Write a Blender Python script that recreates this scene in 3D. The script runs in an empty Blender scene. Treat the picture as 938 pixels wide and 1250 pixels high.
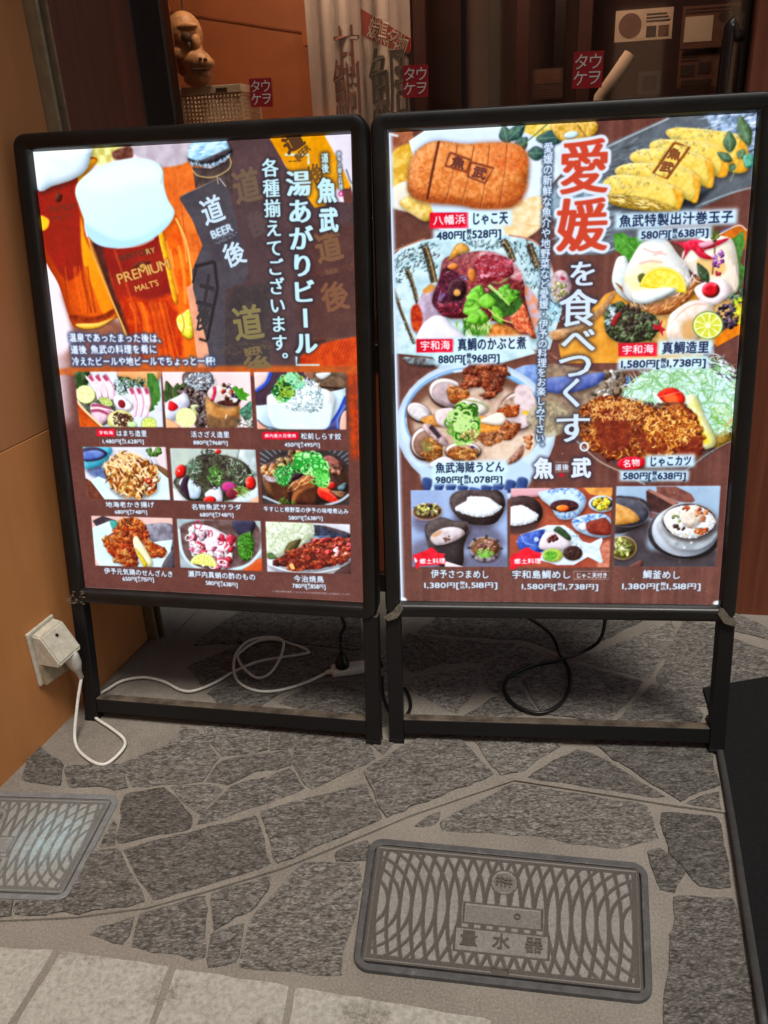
import bpy, bmesh, math, random
import numpy as np
from mathutils import Vector, Matrix

random.seed(5)
SC = bpy.context.scene
# ---------------------------------------------------------------- camera
F_, PITCH, ROLL, HC = 996.97, .4215, -.0528, 1.1122       # focal length in photo pixels, tilt, roll, height
_fw = np.array([0, math.cos(PITCH), -math.sin(PITCH)]); _r = np.array([1., 0, 0]); _u = np.cross(_r, _fw)
_R = math.cos(ROLL)*_r+math.sin(ROLL)*_u; _U = -math.sin(ROLL)*_r+math.cos(ROLL)*_u
cd = bpy.data.cameras.new('camera'); cam = bpy.data.objects.new('camera', cd); SC.collection.objects.link(cam)
cd.sensor_fit = 'VERTICAL'; cd.sensor_height = 36; cd.lens = F_/1250*36; cd.clip_end = 200; cd.clip_start = .02
M = Matrix.Identity(4)
for i in range(3):
    M[i][0], M[i][1], M[i][2] = _R[i], _U[i], -_fw[i]
M[0][3], M[1][3], M[2][3] = 0, 0, HC
cam.matrix_world = M; SC.camera = cam
# ---------------------------------------------------------------- light
SUN_EL, SUN_AZ = math.radians(70), math.radians(158)      # lamp light from high up on the street side
w = bpy.data.worlds.new('World'); SC.world = w; w.use_nodes = True
nt = w.node_tree; bg = nt.nodes['Background']
sky = nt.nodes.new('ShaderNodeTexSky'); sky.sky_type = 'NISHITA'; sky.sun_disc = False; sky.sun_elevation = SUN_EL; sky.sun_rotation = SUN_AZ
mx = nt.nodes.new('ShaderNodeMix'); mx.data_type = 'RGBA'; mx.blend_type = 'MULTIPLY'; mx.inputs[0].default_value = 1; mx.inputs[7].default_value = (1.0, .83, .66, 1)
nt.links.new(sky.outputs[0], mx.inputs[6]); nt.links.new(mx.outputs[2], bg.inputs[0]); bg.inputs[1].default_value = .15
sl = bpy.data.lights.new('sun', 'SUN'); so = bpy.data.objects.new('sun', sl); SC.collection.objects.link(so)
sl.energy = 2.8; sl.angle = math.radians(20); sl.color = (1, .96, .89)
so.rotation_euler = Vector((math.sin(SUN_AZ)*math.cos(SUN_EL), math.cos(SUN_AZ)*math.cos(SUN_EL), math.sin(SUN_EL))).to_track_quat('Z', 'Y').to_euler(); so.location = (0, 0, 4)
SC.view_settings.view_transform = 'Standard'; SC.view_settings.look = 'None'; SC.view_settings.exposure = 0; SC.view_settings.gamma = 1; SC.view_settings.use_curve_mapping = False
# ---------------------------------------------------------------- helpers
def ray(x, y): return _fw+_R*(x-469)/F_-_U*(y-625)/F_
EYE = np.array([0, 0, HC])
def floor(x, y, z=0.0):
    d = ray(x, y); return EYE+d*((z-HC)/d[2])
def onplane(x, y, p, n):
    d = ray(x, y); p = np.asarray(p, float); n = np.asarray(n, float); return EYE+d*(np.dot(p-EYE, n)/np.dot(d, n))
def lin(c): return tuple((v/255/12.92 if v/255 <= .04045 else ((v/255+.055)/1.055)**2.4) for v in c)
def tag(o, label=None, cat=None, group=None, kind=None):
    if label: o['label'] = label
    if cat: o['category'] = cat
    if group: o['group'] = group
    if kind: o['kind'] = kind
    return o
def empty(name, loc=(0, 0, 0), mat=None, **k):
    o = bpy.data.objects.new(name, None); SC.collection.objects.link(o); o.empty_display_size = .05
    if mat is not None: o.matrix_world = mat
    else: o.location = loc
    return tag(o, **k)
def obj(name, bm, mat, parent=None, smooth=False, **k):
    me = bpy.data.meshes.new(name); bm.normal_update(); bm.to_mesh(me); bm.free()
    o = bpy.data.objects.new(name, me); SC.collection.objects.link(o)
    for m in (mat if isinstance(mat, (list, tuple)) else [mat]): me.materials.append(m)
    if smooth: me.polygons.foreach_set('use_smooth', [True]*len(me.polygons))
    if parent is not None: o.parent = parent
    return tag(o, **k)
def box(bm, x0, x1, y0, y1, z0, z1, bev=0, seg=2, T=None):
    b = bmesh.new(); bmesh.ops.create_cube(b, size=1)
    for v in b.verts: v.co = Vector(((x0+x1)/2+v.co.x*(x1-x0), (y0+y1)/2+v.co.y*(y1-y0), (z0+z1)/2+v.co.z*(z1-z0)))
    if bev: bmesh.ops.bevel(b, geom=b.edges[:], offset=bev, segments=seg, profile=.5, affect='EDGES')
    if T is not None: b.transform(T)
    merge(bm, b)
def merge(bm, b):
    me = bpy.data.meshes.new('t'); b.to_mesh(me); b.free(); bm.from_mesh(me); bpy.data.meshes.remove(me)
def cat_path(P, n=10):
    P = [np.asarray(p, float) for p in P]; q = [2*P[0]-P[1]]+P+[2*P[-1]-P[-2]]; o = []
    for i in range(1, len(q)-2):
        a, b, c, d = q[i-1:i+3]
        for t in np.linspace(0, 1, n, endpoint=False): o.append(.5*((2*b)+(-a+c)*t+(2*a-5*b+4*c-d)*t*t+(-a+3*b-3*c+d)*t**3))
    o.append(P[-1]); return o
def tube(bm, P, r, seg=8, flat=1.0):
    """round tube along points"""
    P = [Vector(p) for p in P]; rings = []; up = Vector((0, 0, 1))
    for i, p in enumerate(P):
        t = (P[min(i+1, len(P)-1)]-P[max(i-1, 0)]).normalized(); s = t.cross(up)
        if s.length < 1e-3: s = t.cross(Vector((1, 0, 0)))
        s.normalize(); n = s.cross(t); rr = r[i] if hasattr(r, '__len__') else r
        rings.append([bm.verts.new(p+s*rr*math.cos(a)+n*rr*flat*math.sin(a)) for a in [2*math.pi*k/seg for k in range(seg)]])
    for a, b in zip(rings, rings[1:]):
        for k in range(seg): bm.faces.new((a[k], a[(k+1) % seg], b[(k+1) % seg], b[k]))
    bm.faces.new(rings[0][::-1]); bm.faces.new(rings[-1])
def prism(bm, pts, z0, z1, bev=0, T=None):
    """upright prism over a 2-D outline"""
    b = bmesh.new(); a = sum(p[0]*q[1]-q[0]*p[1] for p, q in zip(pts, list(pts[1:])+[pts[0]]))
    if a < 0: pts = list(pts)[::-1]
    lo = [b.verts.new((p[0], p[1], z0)) for p in pts]; hi = [b.verts.new((p[0], p[1], z1)) for p in pts]; n = len(pts)
    b.faces.new(lo[::-1]); top = b.faces.new(hi)
    for i in range(n): b.faces.new((lo[i], lo[(i+1) % n], hi[(i+1) % n], hi[i]))
    if bev: bmesh.ops.bevel(b, geom=list(top.edges), offset=bev, segments=2, profile=.6, affect='EDGES')
    if T is not None: b.transform(T)
    merge(bm, b)
def text_bm(s, size, depth=0.0, bold=0.0):
    cu = bpy.data.curves.new('t', 'FONT'); cu.body = s; cu.size = size; cu.extrude = depth; cu.offset = bold; cu.align_x = 'CENTER'; cu.align_y = 'CENTER'; cu.resolution_u = 2
    o = bpy.data.objects.new('t', cu); me = bpy.data.meshes.new_from_object(o); bm = bmesh.new(); bm.from_mesh(me)
    bpy.data.objects.remove(o); bpy.data.curves.remove(cu); bpy.data.meshes.remove(me); return bm
class N:
    """tiny node-graph builder"""
    def __init__(s, name):
        s.m = bpy.data.materials.new(name); s.m.use_nodes = True; s.t = s.m.node_tree; s.p = s.t.nodes['Principled BSDF']
        s.tc = s.t.nodes.new('ShaderNodeTexCoord')
    def n(s, ty, ins={}, **kw):
        x = s.t.nodes.new('ShaderNode'+ty)
        for k, v in kw.items(): setattr(x, k, v)
        for k, v in ins.items():
            if hasattr(v, 'node'): s.t.links.new(v, x.inputs[k])
            else: x.inputs[k].default_value = v
        return x
    def noise(s, sc, det=6, rough=.6, vec=None, dist=0):
        x = s.n('TexNoise', {'Scale': sc, 'Detail': det, 'Roughness': rough, 'Distortion': dist}); s.t.links.new(vec or s.tc.outputs['Object'], x.inputs['Vector']); return x.outputs[0]
    def stretch(s, v): return s.n('Mapping', {'Vector': s.tc.outputs['Object'], 'Scale': v}).outputs[0]
    def ramp(s, f, stops):
        x = s.n('ValToRGB', {0: f}); e = x.color_ramp.elements
        while len(e) < len(stops): e.new(.5)
        for q, (p, c) in zip(e, stops): q.position = p; q.color = (*lin(c), 1)
        return x.outputs[0]
    def mix(s, f, a, b, bt='MIX'):
        x = s.n('Mix', {0: f, 6: a, 7: b}, data_type='RGBA', blend_type=bt); return x.outputs[2]
    def math(s, op, a, b=0.0, c=0.0): return s.n('Math', {0: a, 1: b, 2: c}, operation=op).outputs[0]
    def bump(s, h, st, d): s.t.links.new(s.n('Bump', {'Height': h, 'Strength': st, 'Distance': d}).outputs[0], s.p.inputs['Normal'])
    def set(s, **k):
        for a, v in k.items():
            i = s.p.inputs[a.replace('_', ' ')]
            if hasattr(v, 'node'): s.t.links.new(v, i)
            else: i.default_value = v
        return s.m
def simple(name, c, rough=.5, var=.25, sc=30, metal=0.0, bump=0, bd=.001, spec=.5, c2=None):
    b = N(name); c2 = c2 or tuple(v*(1-var) for v in c)
    col = b.ramp(b.noise(sc, 8, .65), [(.3, c2), (.7, c)])
    if bump: b.bump(b.noise(sc*3, 6, .6), bump, bd)
    r = b.n('MapRange', {0: b.noise(sc*.7, 5), 3: max(0, rough-.12), 4: min(1, rough+.12)}).outputs[0]
    return b.set(Base_Color=col, Roughness=r, Metallic=metal, Specular_IOR_Level=spec)
# ---------------------------------------------------------------- print painting (procedural, numpy)
RNG = np.random.default_rng(7)
_GL = {}
def glyph(ch):
    """triangle edges of one character (em = 1, y down, centred on its em box) and its advance"""
    if ch in _GL: return _GL[ch]
    cu = bpy.data.curves.new('t', 'FONT'); cu.body = ch; cu.size = 1.0; cu.resolution_u = 3
    ob = bpy.data.objects.new('t', cu); me = ob.to_mesh()
    nv = len(me.vertices); co = np.zeros(nv*3, np.float32); me.vertices.foreach_get('co', co); co = co.reshape(-1, 3)[:, :2].astype(float)
    ed = []
    for p in me.polygons:
        v = co[list(p.vertices)]
        a = 0.5*np.sum(v[:, 0]*np.roll(v[:, 1], -1) - np.roll(v[:, 0], -1)*v[:, 1])
        if a < 0: v = v[::-1]
        ed.append(np.hstack([v, np.roll(v, -1, 0)]))
    ob.to_mesh_clear(); bpy.data.objects.remove(ob); bpy.data.curves.remove(cu)
    e = np.vstack(ed) if ed else np.zeros((0, 4))
    _GL[ch] = (e, co)
    return _GL[ch]
_EM = None
def em():
    global _EM
    if _EM is None:
        c = glyph('国')[1]; mn, mx = c.min(0), c.max(0)
        s = (mx-mn).max()/0.86; _EM = (s, (mn+mx)/2)
    return _EM
def gl(ch):
    """edges centred at the em centre, y down, and advance in em"""
    e, c = glyph(ch); s, o = em()
    if len(e) == 0: return e, 0.5
    if ord(ch) < 0x2000:
        mn, mx = c.min(0), c.max(0); ctr = np.array([(mn[0]+mx[0])/2, o[1]]); adv = (mx[0]-mn[0])/s + 0.07
    else:
        ctr = np.array([o[0], o[1]]); adv = 1.0
    q = e.reshape(-1, 2, 2).copy(); q = (q-ctr)/s; q[..., 1] *= -1
    return q.reshape(-1, 4), adv

def box1(a, r, ax):
    r = int(r)
    if r < 1: return a
    pad = [(0, 0)]*a.ndim; pad[ax] = (r+1, r)
    c = np.cumsum(np.pad(a, pad, mode='edge'), axis=ax, dtype=np.float64)
    n = a.shape[ax]
    hi = np.take(c, np.arange(2*r+1, 2*r+1+n), axis=ax); lo = np.take(c, np.arange(0, n), axis=ax)
    return ((hi-lo)/(2*r+1)).astype(np.float32)
def blur(a, r):
    r = max(1, int(round(r*0.6)))
    for _ in range(2): a = box1(box1(a, r, 0), r, 1)
    return a
def dil(a, rx, ry, mn=False):
    f = np.minimum if mn else np.maximum
    rx, ry = int(round(rx)), int(round(ry)); o = a
    for d in range(1, rx+1):
        for q in (d, -d): o = f(o, np.roll(a, q, 1))
    b = o
    for d in range(1, ry+1):
        for q in (d, -d): o = f(o, np.roll(b, q, 0))
    return o
def dilc(a, r):
    o = a.copy(); r = int(round(r))
    for dy in range(-r, r+1):
        w = int((r*r-dy*dy)**.5+.3)
        s = a
        for dx in range(-w, w+1, 1 if r < 5 else 2): o = np.maximum(o, np.roll(np.roll(a, dy, 0), dx, 1))
    return o
def vnoise(h, w, sc, seed):
    r = np.random.default_rng(seed); g = r.random((int(h/sc)+4, int(w/sc)+4)).astype(np.float32)
    y = np.arange(h)/sc; x = np.arange(w)/sc
    yi = y.astype(int); xi = x.astype(int); fy = (y-yi); fx = (x-xi)
    fy = (fy*fy*(3-2*fy))[:, None].astype(np.float32); fx = (fx*fx*(3-2*fx))[None].astype(np.float32)
    a = g[yi][:, xi]; b = g[yi][:, xi+1]; c = g[yi+1][:, xi]; d = g[yi+1][:, xi+1]
    return (a*(1-fx)+b*fx)*(1-fy)+(c*(1-fx)+d*fx)*fy
def fbm(h, w, sc, seed, o=4):
    t = 0; n = np.zeros((h, w), np.float32); a = 1
    for i in range(o):
        if sc < 1.5: break
        n += a*vnoise(h, w, sc, seed+i*17); t += a; a *= .55; sc /= 2.1
    n /= t
    return np.clip((n-.5)*1.9+.5, 0, 1)
def smoothpts(p, k=6):
    p = np.asarray(p, float); n = len(p); o = []
    for i in range(n):
        a, b, c, d = p[i-1], p[i], p[(i+1) % n], p[(i+2) % n]
        for t in np.linspace(0, 1, k, endpoint=False):
            o.append(.5*((2*b)+(-a+c)*t+(2*a-5*b+4*c-d)*t*t+(-a+3*b-3*c+d)*t**3))
    return np.array(o)
def openspl(p, k=8):
    p = np.asarray(p, float)
    if len(p) < 3: return p
    q = np.vstack([2*p[0]-p[1], p, 2*p[-1]-p[-2]]); o = []
    for i in range(1, len(q)-2):
        a, b, c, d = q[i-1], q[i], q[i+1], q[i+2]
        for t in np.linspace(0, 1, k, endpoint=False):
            o.append(.5*((2*b)+(-a+c)*t+(2*a-5*b+4*c-d)*t*t+(-a+3*b-3*c+d)*t**3))
    o.append(p[-1]); return np.array(o)
def ell(cx, cy, rx, ry, rot=0, n=36, a0=0, a1=360):
    t = np.radians(np.linspace(a0, a1, n, endpoint=(a1-a0) < 360)); c, s = math.cos(math.radians(rot)), math.sin(math.radians(rot))
    x, y = rx*np.cos(t), ry*np.sin(t)
    return np.stack([cx+c*x-s*y, cy+s*x+c*y], 1)
def ribbon(p, w0, w1=None, taper=False):
    p = np.asarray(p, float); w1 = w0 if w1 is None else w1
    d = np.gradient(p, axis=0); d /= np.maximum(np.hypot(d[:, 0], d[:, 1]), 1e-9)[:, None]
    nn = np.stack([-d[:, 1], d[:, 0]], 1); w = np.linspace(w0, w1, len(p))/2
    if taper: w = w*np.sin(np.linspace(.12, math.pi-.12, len(p)))
    return np.vstack([p+nn*w[:, None], (p-nn*w[:, None])[::-1]])
def inside(poly, q):
    poly = np.asarray(poly, float); x, y = q[:, 0], q[:, 1]; r = np.zeros(len(q), bool)
    for a, b in zip(poly, np.roll(poly, -1, 0)):
        if a[1] == b[1]: continue
        c = ((a[1] > y) != (b[1] > y)) & (x < (b[0]-a[0])*(y-a[1])/(b[1]-a[1])+a[0]); r ^= c
    return r
def edges_of(p):
    p = np.asarray(p, float)
    a = np.sum(p[:, 0]*np.roll(p[:, 1], -1)-np.roll(p[:, 0], -1)*p[:, 1])
    if a < 0: p = p[::-1]
    return np.hstack([p, np.roll(p, -1, 0)])
def homog(src, dst):
    A = []
    for (x, y), (u, v) in zip(src, dst):
        A.append([x, y, 1, 0, 0, 0, -u*x, -u*y, -u]); A.append([0, 0, 0, x, y, 1, -v*x, -v*y, -v])
    return np.linalg.svd(np.array(A, float))[2][-1].reshape(3, 3)

class Print:
    SS = 4
    def __init__(self, corners, W, H, base):
        self.W, self.H = W, H
        self.M = homog(corners, [(0, 0), (W, 0), (W, H), (0, H)])
        self.im = np.empty((H, W, 3), np.float32); self.im[:] = np.array(base, np.float32)/255
        self.queue = []; self.clip = None; self.o = (0, 0, 1); self.seed = 100; self._nz = {}
    def crop(self, x, y, s): self.o = (x, y, s)
    def T(self, p):
        p = np.atleast_2d(np.asarray(p, float)); x = self.o[0]+p[:, 0]/self.o[2]; y = self.o[1]+p[:, 1]/self.o[2]
        q = self.M @ np.stack([x, y, np.ones_like(x)]); return (q[:2]/q[2]).T
    def sc(self, p):   # canvas pixels per crop pixel near p
        a = self.T([p, (p[0]+1, p[1]), (p[0], p[1]+1)]); return (np.hypot(*(a[1]-a[0]))+np.hypot(*(a[2]-a[0])))/2
    def noise(self, sc):
        k = round(sc, 1)
        if k not in self._nz: self._nz[k] = fbm(self.H, self.W, sc, int(sc*31)+5)
        self.seed += 1; r = np.random.default_rng(self.seed)
        return self._nz[k], int(r.integers(0, self.H)), int(r.integers(0, self.W))
    def cover(self, E, pad=0):
        """anti-aliased coverage of positively oriented edges (canvas px): mask, x0, y0"""
        S = self.SS
        if len(E) == 0: return None
        x0 = max(0, int(np.floor(E[:, [0, 2]].min()))-pad-1); x1 = min(self.W, int(np.ceil(E[:, [0, 2]].max()))+pad+2)
        y0 = max(0, int(np.floor(E[:, [1, 3]].min()))-pad-1); y1 = min(self.H, int(np.ceil(E[:, [1, 3]].max()))+pad+2)
        if x1 <= x0 or y1 <= y0: return None
        h, w = (y1-y0)*S, x1-x0
        ax, ay, bx, by = E[:, 0]-x0, (E[:, 1]-y0)*S, E[:, 2]-x0, (E[:, 3]-y0)*S
        sg = np.sign(by-ay); sw = ay > by
        ax, bx = np.where(sw, bx, ax), np.where(sw, ax, bx); ay, by = np.where(sw, by, ay), np.where(sw, ay, by)
        r0 = np.clip(np.ceil(ay-.5).astype(int), 0, h); r1 = np.clip(np.ceil(by-.5).astype(int), 0, h)
        n = np.maximum(r1-r0, 0); idx = np.repeat(np.arange(len(n)), n)
        if len(idx) == 0: return None
        st = np.cumsum(n)-n; rows = np.arange(len(idx))-np.repeat(st, n)+r0[idx]
        X = ax[idx]+(rows+.5-ay[idx])*(bx-ax)[idx]/np.maximum((by-ay)[idx], 1e-9)
        X = np.clip(X, 0, w-1e-3); xi = X.astype(int); fr = X-xi
        acc = np.bincount(rows*(w+2)+xi, weights=sg[idx]*(1-fr), minlength=h*(w+2)) + np.bincount(rows*(w+2)+xi+1, weights=sg[idx]*fr, minlength=h*(w+2))
        c = np.abs(np.cumsum(acc.reshape(h, w+2)[:, :w], axis=1))
        m = np.clip(c, 0, 1).reshape(y1-y0, S, w).mean(1).astype(np.float32)
        return m, x0, y0
    def put(self, m, x0, y0, col, a=1.0):
        h, w = m.shape
        if self.clip is not None: m = m*self.clip[y0:y0+h, x0:x0+w]
        m = (m*a)[..., None]; s = self.im[y0:y0+h, x0:x0+w]; s += (col-s)*m
    def finish(self):
        """photographic tone for the pictures, then the lettering on top"""
        im = self.im; L = blur(im.mean(2), 3); d = np.roll(L, (-3, -3), (0, 1))-np.roll(L, (3, 3), (0, 1)); im += np.clip(d*.13, -.04, .04)[..., None]
        im += .09*(im-blur(im, 30)); g = fbm(self.H, self.W, 7, 91, 3); im *= (1+.10*(g-.5)*np.clip((.8-L)*3, 0, 1))[..., None]; im += .5*(blur(im, 3)-im)
        m = im.mean(2, keepdims=True); im[:] = m+(im-m)*1.06; im[:] = np.clip((im-.5)*1.16+.5, 0, 1)
        q, self.queue = self.queue, None
        for E, c, k, cl in q: self.clip = cl; self.ink(E, c, **k)
        self.clip = None
    def rect_clip(self, pts):
        r = self.cover(edges_of(self.T(pts))); self.clip = np.zeros((self.H, self.W), np.float32)
        m, x, y = r; self.clip[y:y+m.shape[0], x:x+m.shape[1]] = m
    def F(self, pts, c, c2=None, n=14, k=1.6, b=0, s=1, a=1.0, sh=0.0, g=None, hl=0.0, r=None):
        """fill a shape: c..c2 mixed by noise of n px (or along gradient angle g), b soft edge, sh darker rim, hl light from upper left"""
        pts = np.asarray(pts, float)
        if s and len(pts) < 30: pts = smoothpts(pts)
        E = edges_of(self.T(pts)); ar = abs(float(np.sum(E[:, 0]*E[:, 3]-E[:, 2]*E[:, 1])))/2
        q = self.cover(E, int(b*2+2))
        if q is None: return
        m, x0, y0 = q; h, w = m.shape
        if 500 < ar < 70000 and b <= 2 and a > .6 and s:      # depth of the photographed dish: soft contact shadow, rounded light
            R0 = float(np.clip(ar**.5*.09, 3, 13)); qs = self.cover(E+np.array([.35, .7, .35, .7])*R0, int(R0*2.5))
            if qs is not None: self.put(blur(qs[0], R0*1.1), qs[1], qs[2], np.array([.13, .08, .07], np.float32), .42)
            sh = max(sh, .16); hl = max(hl, .16)
        c = np.array(c, np.float32)/255; col = np.broadcast_to(c, (h, w, 3)).astype(np.float32)
        if c2 is not None:
            c2 = np.array(c2, np.float32)/255
            if g is not None:
                yy, xx = np.mgrid[0:h, 0:w]; t = xx/max(w, 1)*math.cos(math.radians(g))+yy/max(h, 1)*math.sin(math.radians(g))
                t = (t-t.min())/max(t.max()-t.min(), 1e-6)
                nz, oy, ox = self.noise(n); t = np.clip(t+(self._sl(nz, oy, ox, h, w)-.5)*.25, 0, 1)
            else:
                nz, oy, ox = self.noise(n); t = np.clip((self._sl(nz, oy, ox, h, w)-.5)*(k if n < 30 else k*.55)+.5, 0, 1)
            col = col+(c2-c)*t[..., None]
        if sh or hl:
            R = r or max(3, min(h, w)*.16); mb = blur(np.pad(m, 2), R)[2:-2, 2:-2]
            e = np.clip((1-mb)*2, 0, 1)
            if sh: col = col*(1-sh*e[..., None])
            if hl:
                d = int(max(1, R*.6)); L = np.roll(np.roll(mb, -d, 0), -d, 1)-np.roll(np.roll(mb, d, 0), d, 1)
                col = np.clip(col+(hl*L)[..., None], 0, 1)
        if b: m = blur(m, b)
        self.put(m, x0, y0, col, a)
    def _sl(self, nz, oy, ox, h, w):
        m = lambda i, n: np.abs((i % (2*n-2))-(n-1)); return nz[np.ix_(m(np.arange(h)+oy, self.H), m(np.arange(w)+ox, self.W))]
    def batch(self, polys, c, a=1.0, b=0):
        if not polys: return
        E = np.vstack([edges_of(self.T(p)) for p in polys]); q = self.cover(E, int(b*2))
        if q is None: return
        m, x, y = q
        if b: m = blur(m, b)
        self.put(m, x, y, np.array(c, np.float32)/255, a)
    def rnd(self, region, n):
        p = smoothpts(region) if len(region) < 30 else np.asarray(region, float)
        mn, mx = p.min(0), p.max(0); o = np.zeros((0, 2)); t = 0
        while len(o) < n and t < 60:
            q = mn+(mx-mn)*RNG.random((n*2, 2)); o = np.vstack([o, q[inside(p, q)]]); t += 1
        return o[:n]
    def ST(self, region, n, L, w, cols, ang=(0, 180), bend=.3, a=1.0, b=0, layers=None):
        """scattered curved strokes (shreds, fibres, crumbs)"""
        layers = layers or max(len(cols), 4); P = self.rnd(region, n)
        for i in range(layers):
            pl = []
            for p in P[i::layers]:
                t = math.radians(RNG.uniform(*ang)); l = L*RNG.uniform(.5, 1.3)/2; d = np.array([math.cos(t), math.sin(t)]); nn = np.array([-d[1], d[0]])*l*bend*RNG.uniform(-1, 1)
                pl.append(ribbon(openspl([p-d*l, p+nn, p+d*l], 4), w*RNG.uniform(.6, 1.3), taper=True))
            self.batch(pl, cols[i % len(cols)], a, b)
    def RG(self, region, n, r, w, cols, flat=.7, a=1.0):
        P = self.rnd(region, n); k = max(len(cols), 4)
        for i in range(k):
            pl = []
            for p in P[i::k]:
                q = r*RNG.uniform(.6, 1.2); pl.append(ribbon(ell(p[0], p[1], q, q*RNG.uniform(flat*.7, 1), RNG.uniform(0, 180), 12, 0, 345), w))
            self.batch(pl, cols[i % len(cols)], a)
    def BL(self, region, n, r, cols, sh=.35, hl=.35, a=1.0, nz=6, el=.7, jag=.25):
        """heaped lumps, each shaded"""
        P = self.rnd(region, n); P = P[np.argsort(P[:, 1])]
        for i, p in enumerate(P):
            q = r*RNG.uniform(.6, 1.25); e = ell(0, 0, q, q*RNG.uniform(el, 1), 0, 9)*(1+jag*RNG.uniform(-1, 1, (9, 1)))
            t = RNG.uniform(0, 6.28); R = np.array([[math.cos(t), -math.sin(t)], [math.sin(t), math.cos(t)]])
            c = np.array(cols[int(RNG.integers(len(cols)))]); self.F(e@R.T+p, c*.82, np.clip(c*1.18, 0, 255), n=nz, k=2, sh=sh, hl=hl, a=a)
    def FR(self, reg, cols, n=60, r=22, glaze=None):
        """crisp or glazed fried surface: ragged flat lumps, crumbs, small glints"""
        c = [np.array(q, float) for q in cols]
        self.F(reg, c[0]*.75, c[1], n=8, k=2.6, sh=.25)
        P = self.rnd(reg, n)
        for i, p in enumerate(P):
            q = r*RNG.uniform(.5, 1.2); t = np.linspace(0, 6.283, 12)[:-1]; rr = q*(1+.45*RNG.uniform(-1, 1, 11)); e = np.stack([p[0]+rr*np.cos(t)*1.2, p[1]+rr*np.sin(t)*.8], 1)
            k = c[int(RNG.integers(len(c)))]; self.F(e, k*.7, np.clip(k*1.25, 0, 255), n=5, k=2.6, hl=.25, sh=.1, a=.8, b=1)
        self.ST(reg, n*6, r*.7, r*.16, [tuple(np.clip(q*f, 0, 255)) for q in c[:4] for f in (.6, 1.25)], (0, 360), .6, a=.7)
        if glaze: self.ST(reg, n*2, r*.5, r*.14, [glaze], (-30, 60), .6, a=.75, b=1)
    def LF(self, p0, p1, w, c, c2=None, vein=None, sh=.25):
        p0, p1 = np.array(p0, float), np.array(p1, float); d = p1-p0; nn = np.array([-d[1], d[0]])/max(np.hypot(*d), 1e-6)*w/2
        self.F([p0, p0+d*.25+nn*.8, p0+d*.5+nn, p0+d*.8+nn*.55, p1, p0+d*.8-nn*.55, p0+d*.5-nn, p0+d*.25-nn*.8], c, c2 or np.array(c)*1.35, n=10, sh=sh)
        if vein: self.LN([p0, p1], max(1.5, w*.05), vein, .7)
    def LN(self, pts, w, c, a=1.0, b=0, s=1, taper=False):
        p = openspl(pts) if s else np.asarray(pts, float)
        q = self.cover(edges_of(self.T(ribbon(p, w, taper=taper))), int(b*2))
        if q is None: return
        m, x, y = q; m = blur(m, b) if b else m
        self.put(m, x, y, np.array(c, np.float32)/255, a)
    # ---- lettering
    def glyphs(self, items):
        """items: (char, centre canvas xy, width px, height px, angle deg)"""
        E = []
        for ch, c, w, h, an in items:
            if ch == '@':
                for t, dy in (('税', -.26), ('込', .24)):
                    q = gl(t)[0].reshape(-1, 2, 2)*np.array([w*.5, h*.5])+np.array([0, h*dy]); E.append(self._rot(q, an, c))
                continue
            e = gl(ch)[0]
            if len(e): E.append(self._rot(e.reshape(-1, 2, 2)*np.array([w, h]), an, c))
        return np.vstack(E) if E else np.zeros((0, 4))
    def _rot(self, q, an, c):
        t = math.radians(an); R = np.array([[math.cos(t), -math.sin(t)], [math.sin(t), math.cos(t)]])
        return (q@R.T+np.asarray(c)).reshape(-1, 4)
    def ink(self, E, c, halo=None, hr=6, ha=1.0, ol=None, olr=0, bold=0, ming=0, mx=0, a=1.0, soft=0):
        if self.queue is not None:
            self.queue.append((E, c, dict(halo=halo, hr=hr, ha=ha, ol=ol, olr=olr, bold=bold, ming=ming, mx=mx, a=a, soft=soft), self.clip)); return
        pad = int(hr*2+olr+8); q = self.cover(E, pad)
        if q is None: return
        m, x, y = q
        if ming:
            m = dil(dil(m, 0, ming, True), ming, 0); m = np.clip(m, 0, 1)
        if mx: m = dil(m, mx, 0)
        if bold: m = dilc(m, bold) if bold >= 2 else np.maximum(m, np.clip(blur(m, bold*2)*1.9, 0, 1))
        if halo is not None:
            hm = np.clip(blur(dilc(m, max(1, hr*.6)), hr)*1.25, 0, 1); self.put(hm, x, y, np.array(halo, np.float32)/255, ha)
        if ol is not None: self.put(dilc(m, olr), x, y, np.array(ol, np.float32)/255)
        if soft: m = blur(m, soft)
        self.put(m, x, y, np.array(c, np.float32)/255, a)
    def row(self, s, p0, p1, h, c, sq=1.0, **k):
        """horizontal line of writing fitted between two points (its mid-left and mid-right)"""
        a, b = self.T([p0, p1]); hh = h*self.sc(p0)*1.08; d = b-a; L = np.hypot(*d); an = math.degrees(math.atan2(d[1], d[0]))
        adv = []
        for ch in s:
            w = .5 if ch == '@' else .32 if ch in '[]' else .28 if ch in ',.' else .5 if ch == '、' else .45 if ch == ' ' else .8 if ch == '円' else (gl(ch)[1])
            adv.append(w)
        S = L/sum(adv); x = 0; it = []
        for ch, w in zip(s, adv):
            cw = S*(1.0 if ch != '@' else .9); f = .8 if ch in '円' else 1.0
            if ch == '、': cw = S; x += .28*S
            it.append((ch, a+d/L*(x+w*S/2), cw*f, hh*f, an)); x += w*S-(.28*S if ch == '、' else 0)
        self.ink(self.glyphs(it), c, **k)
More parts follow.
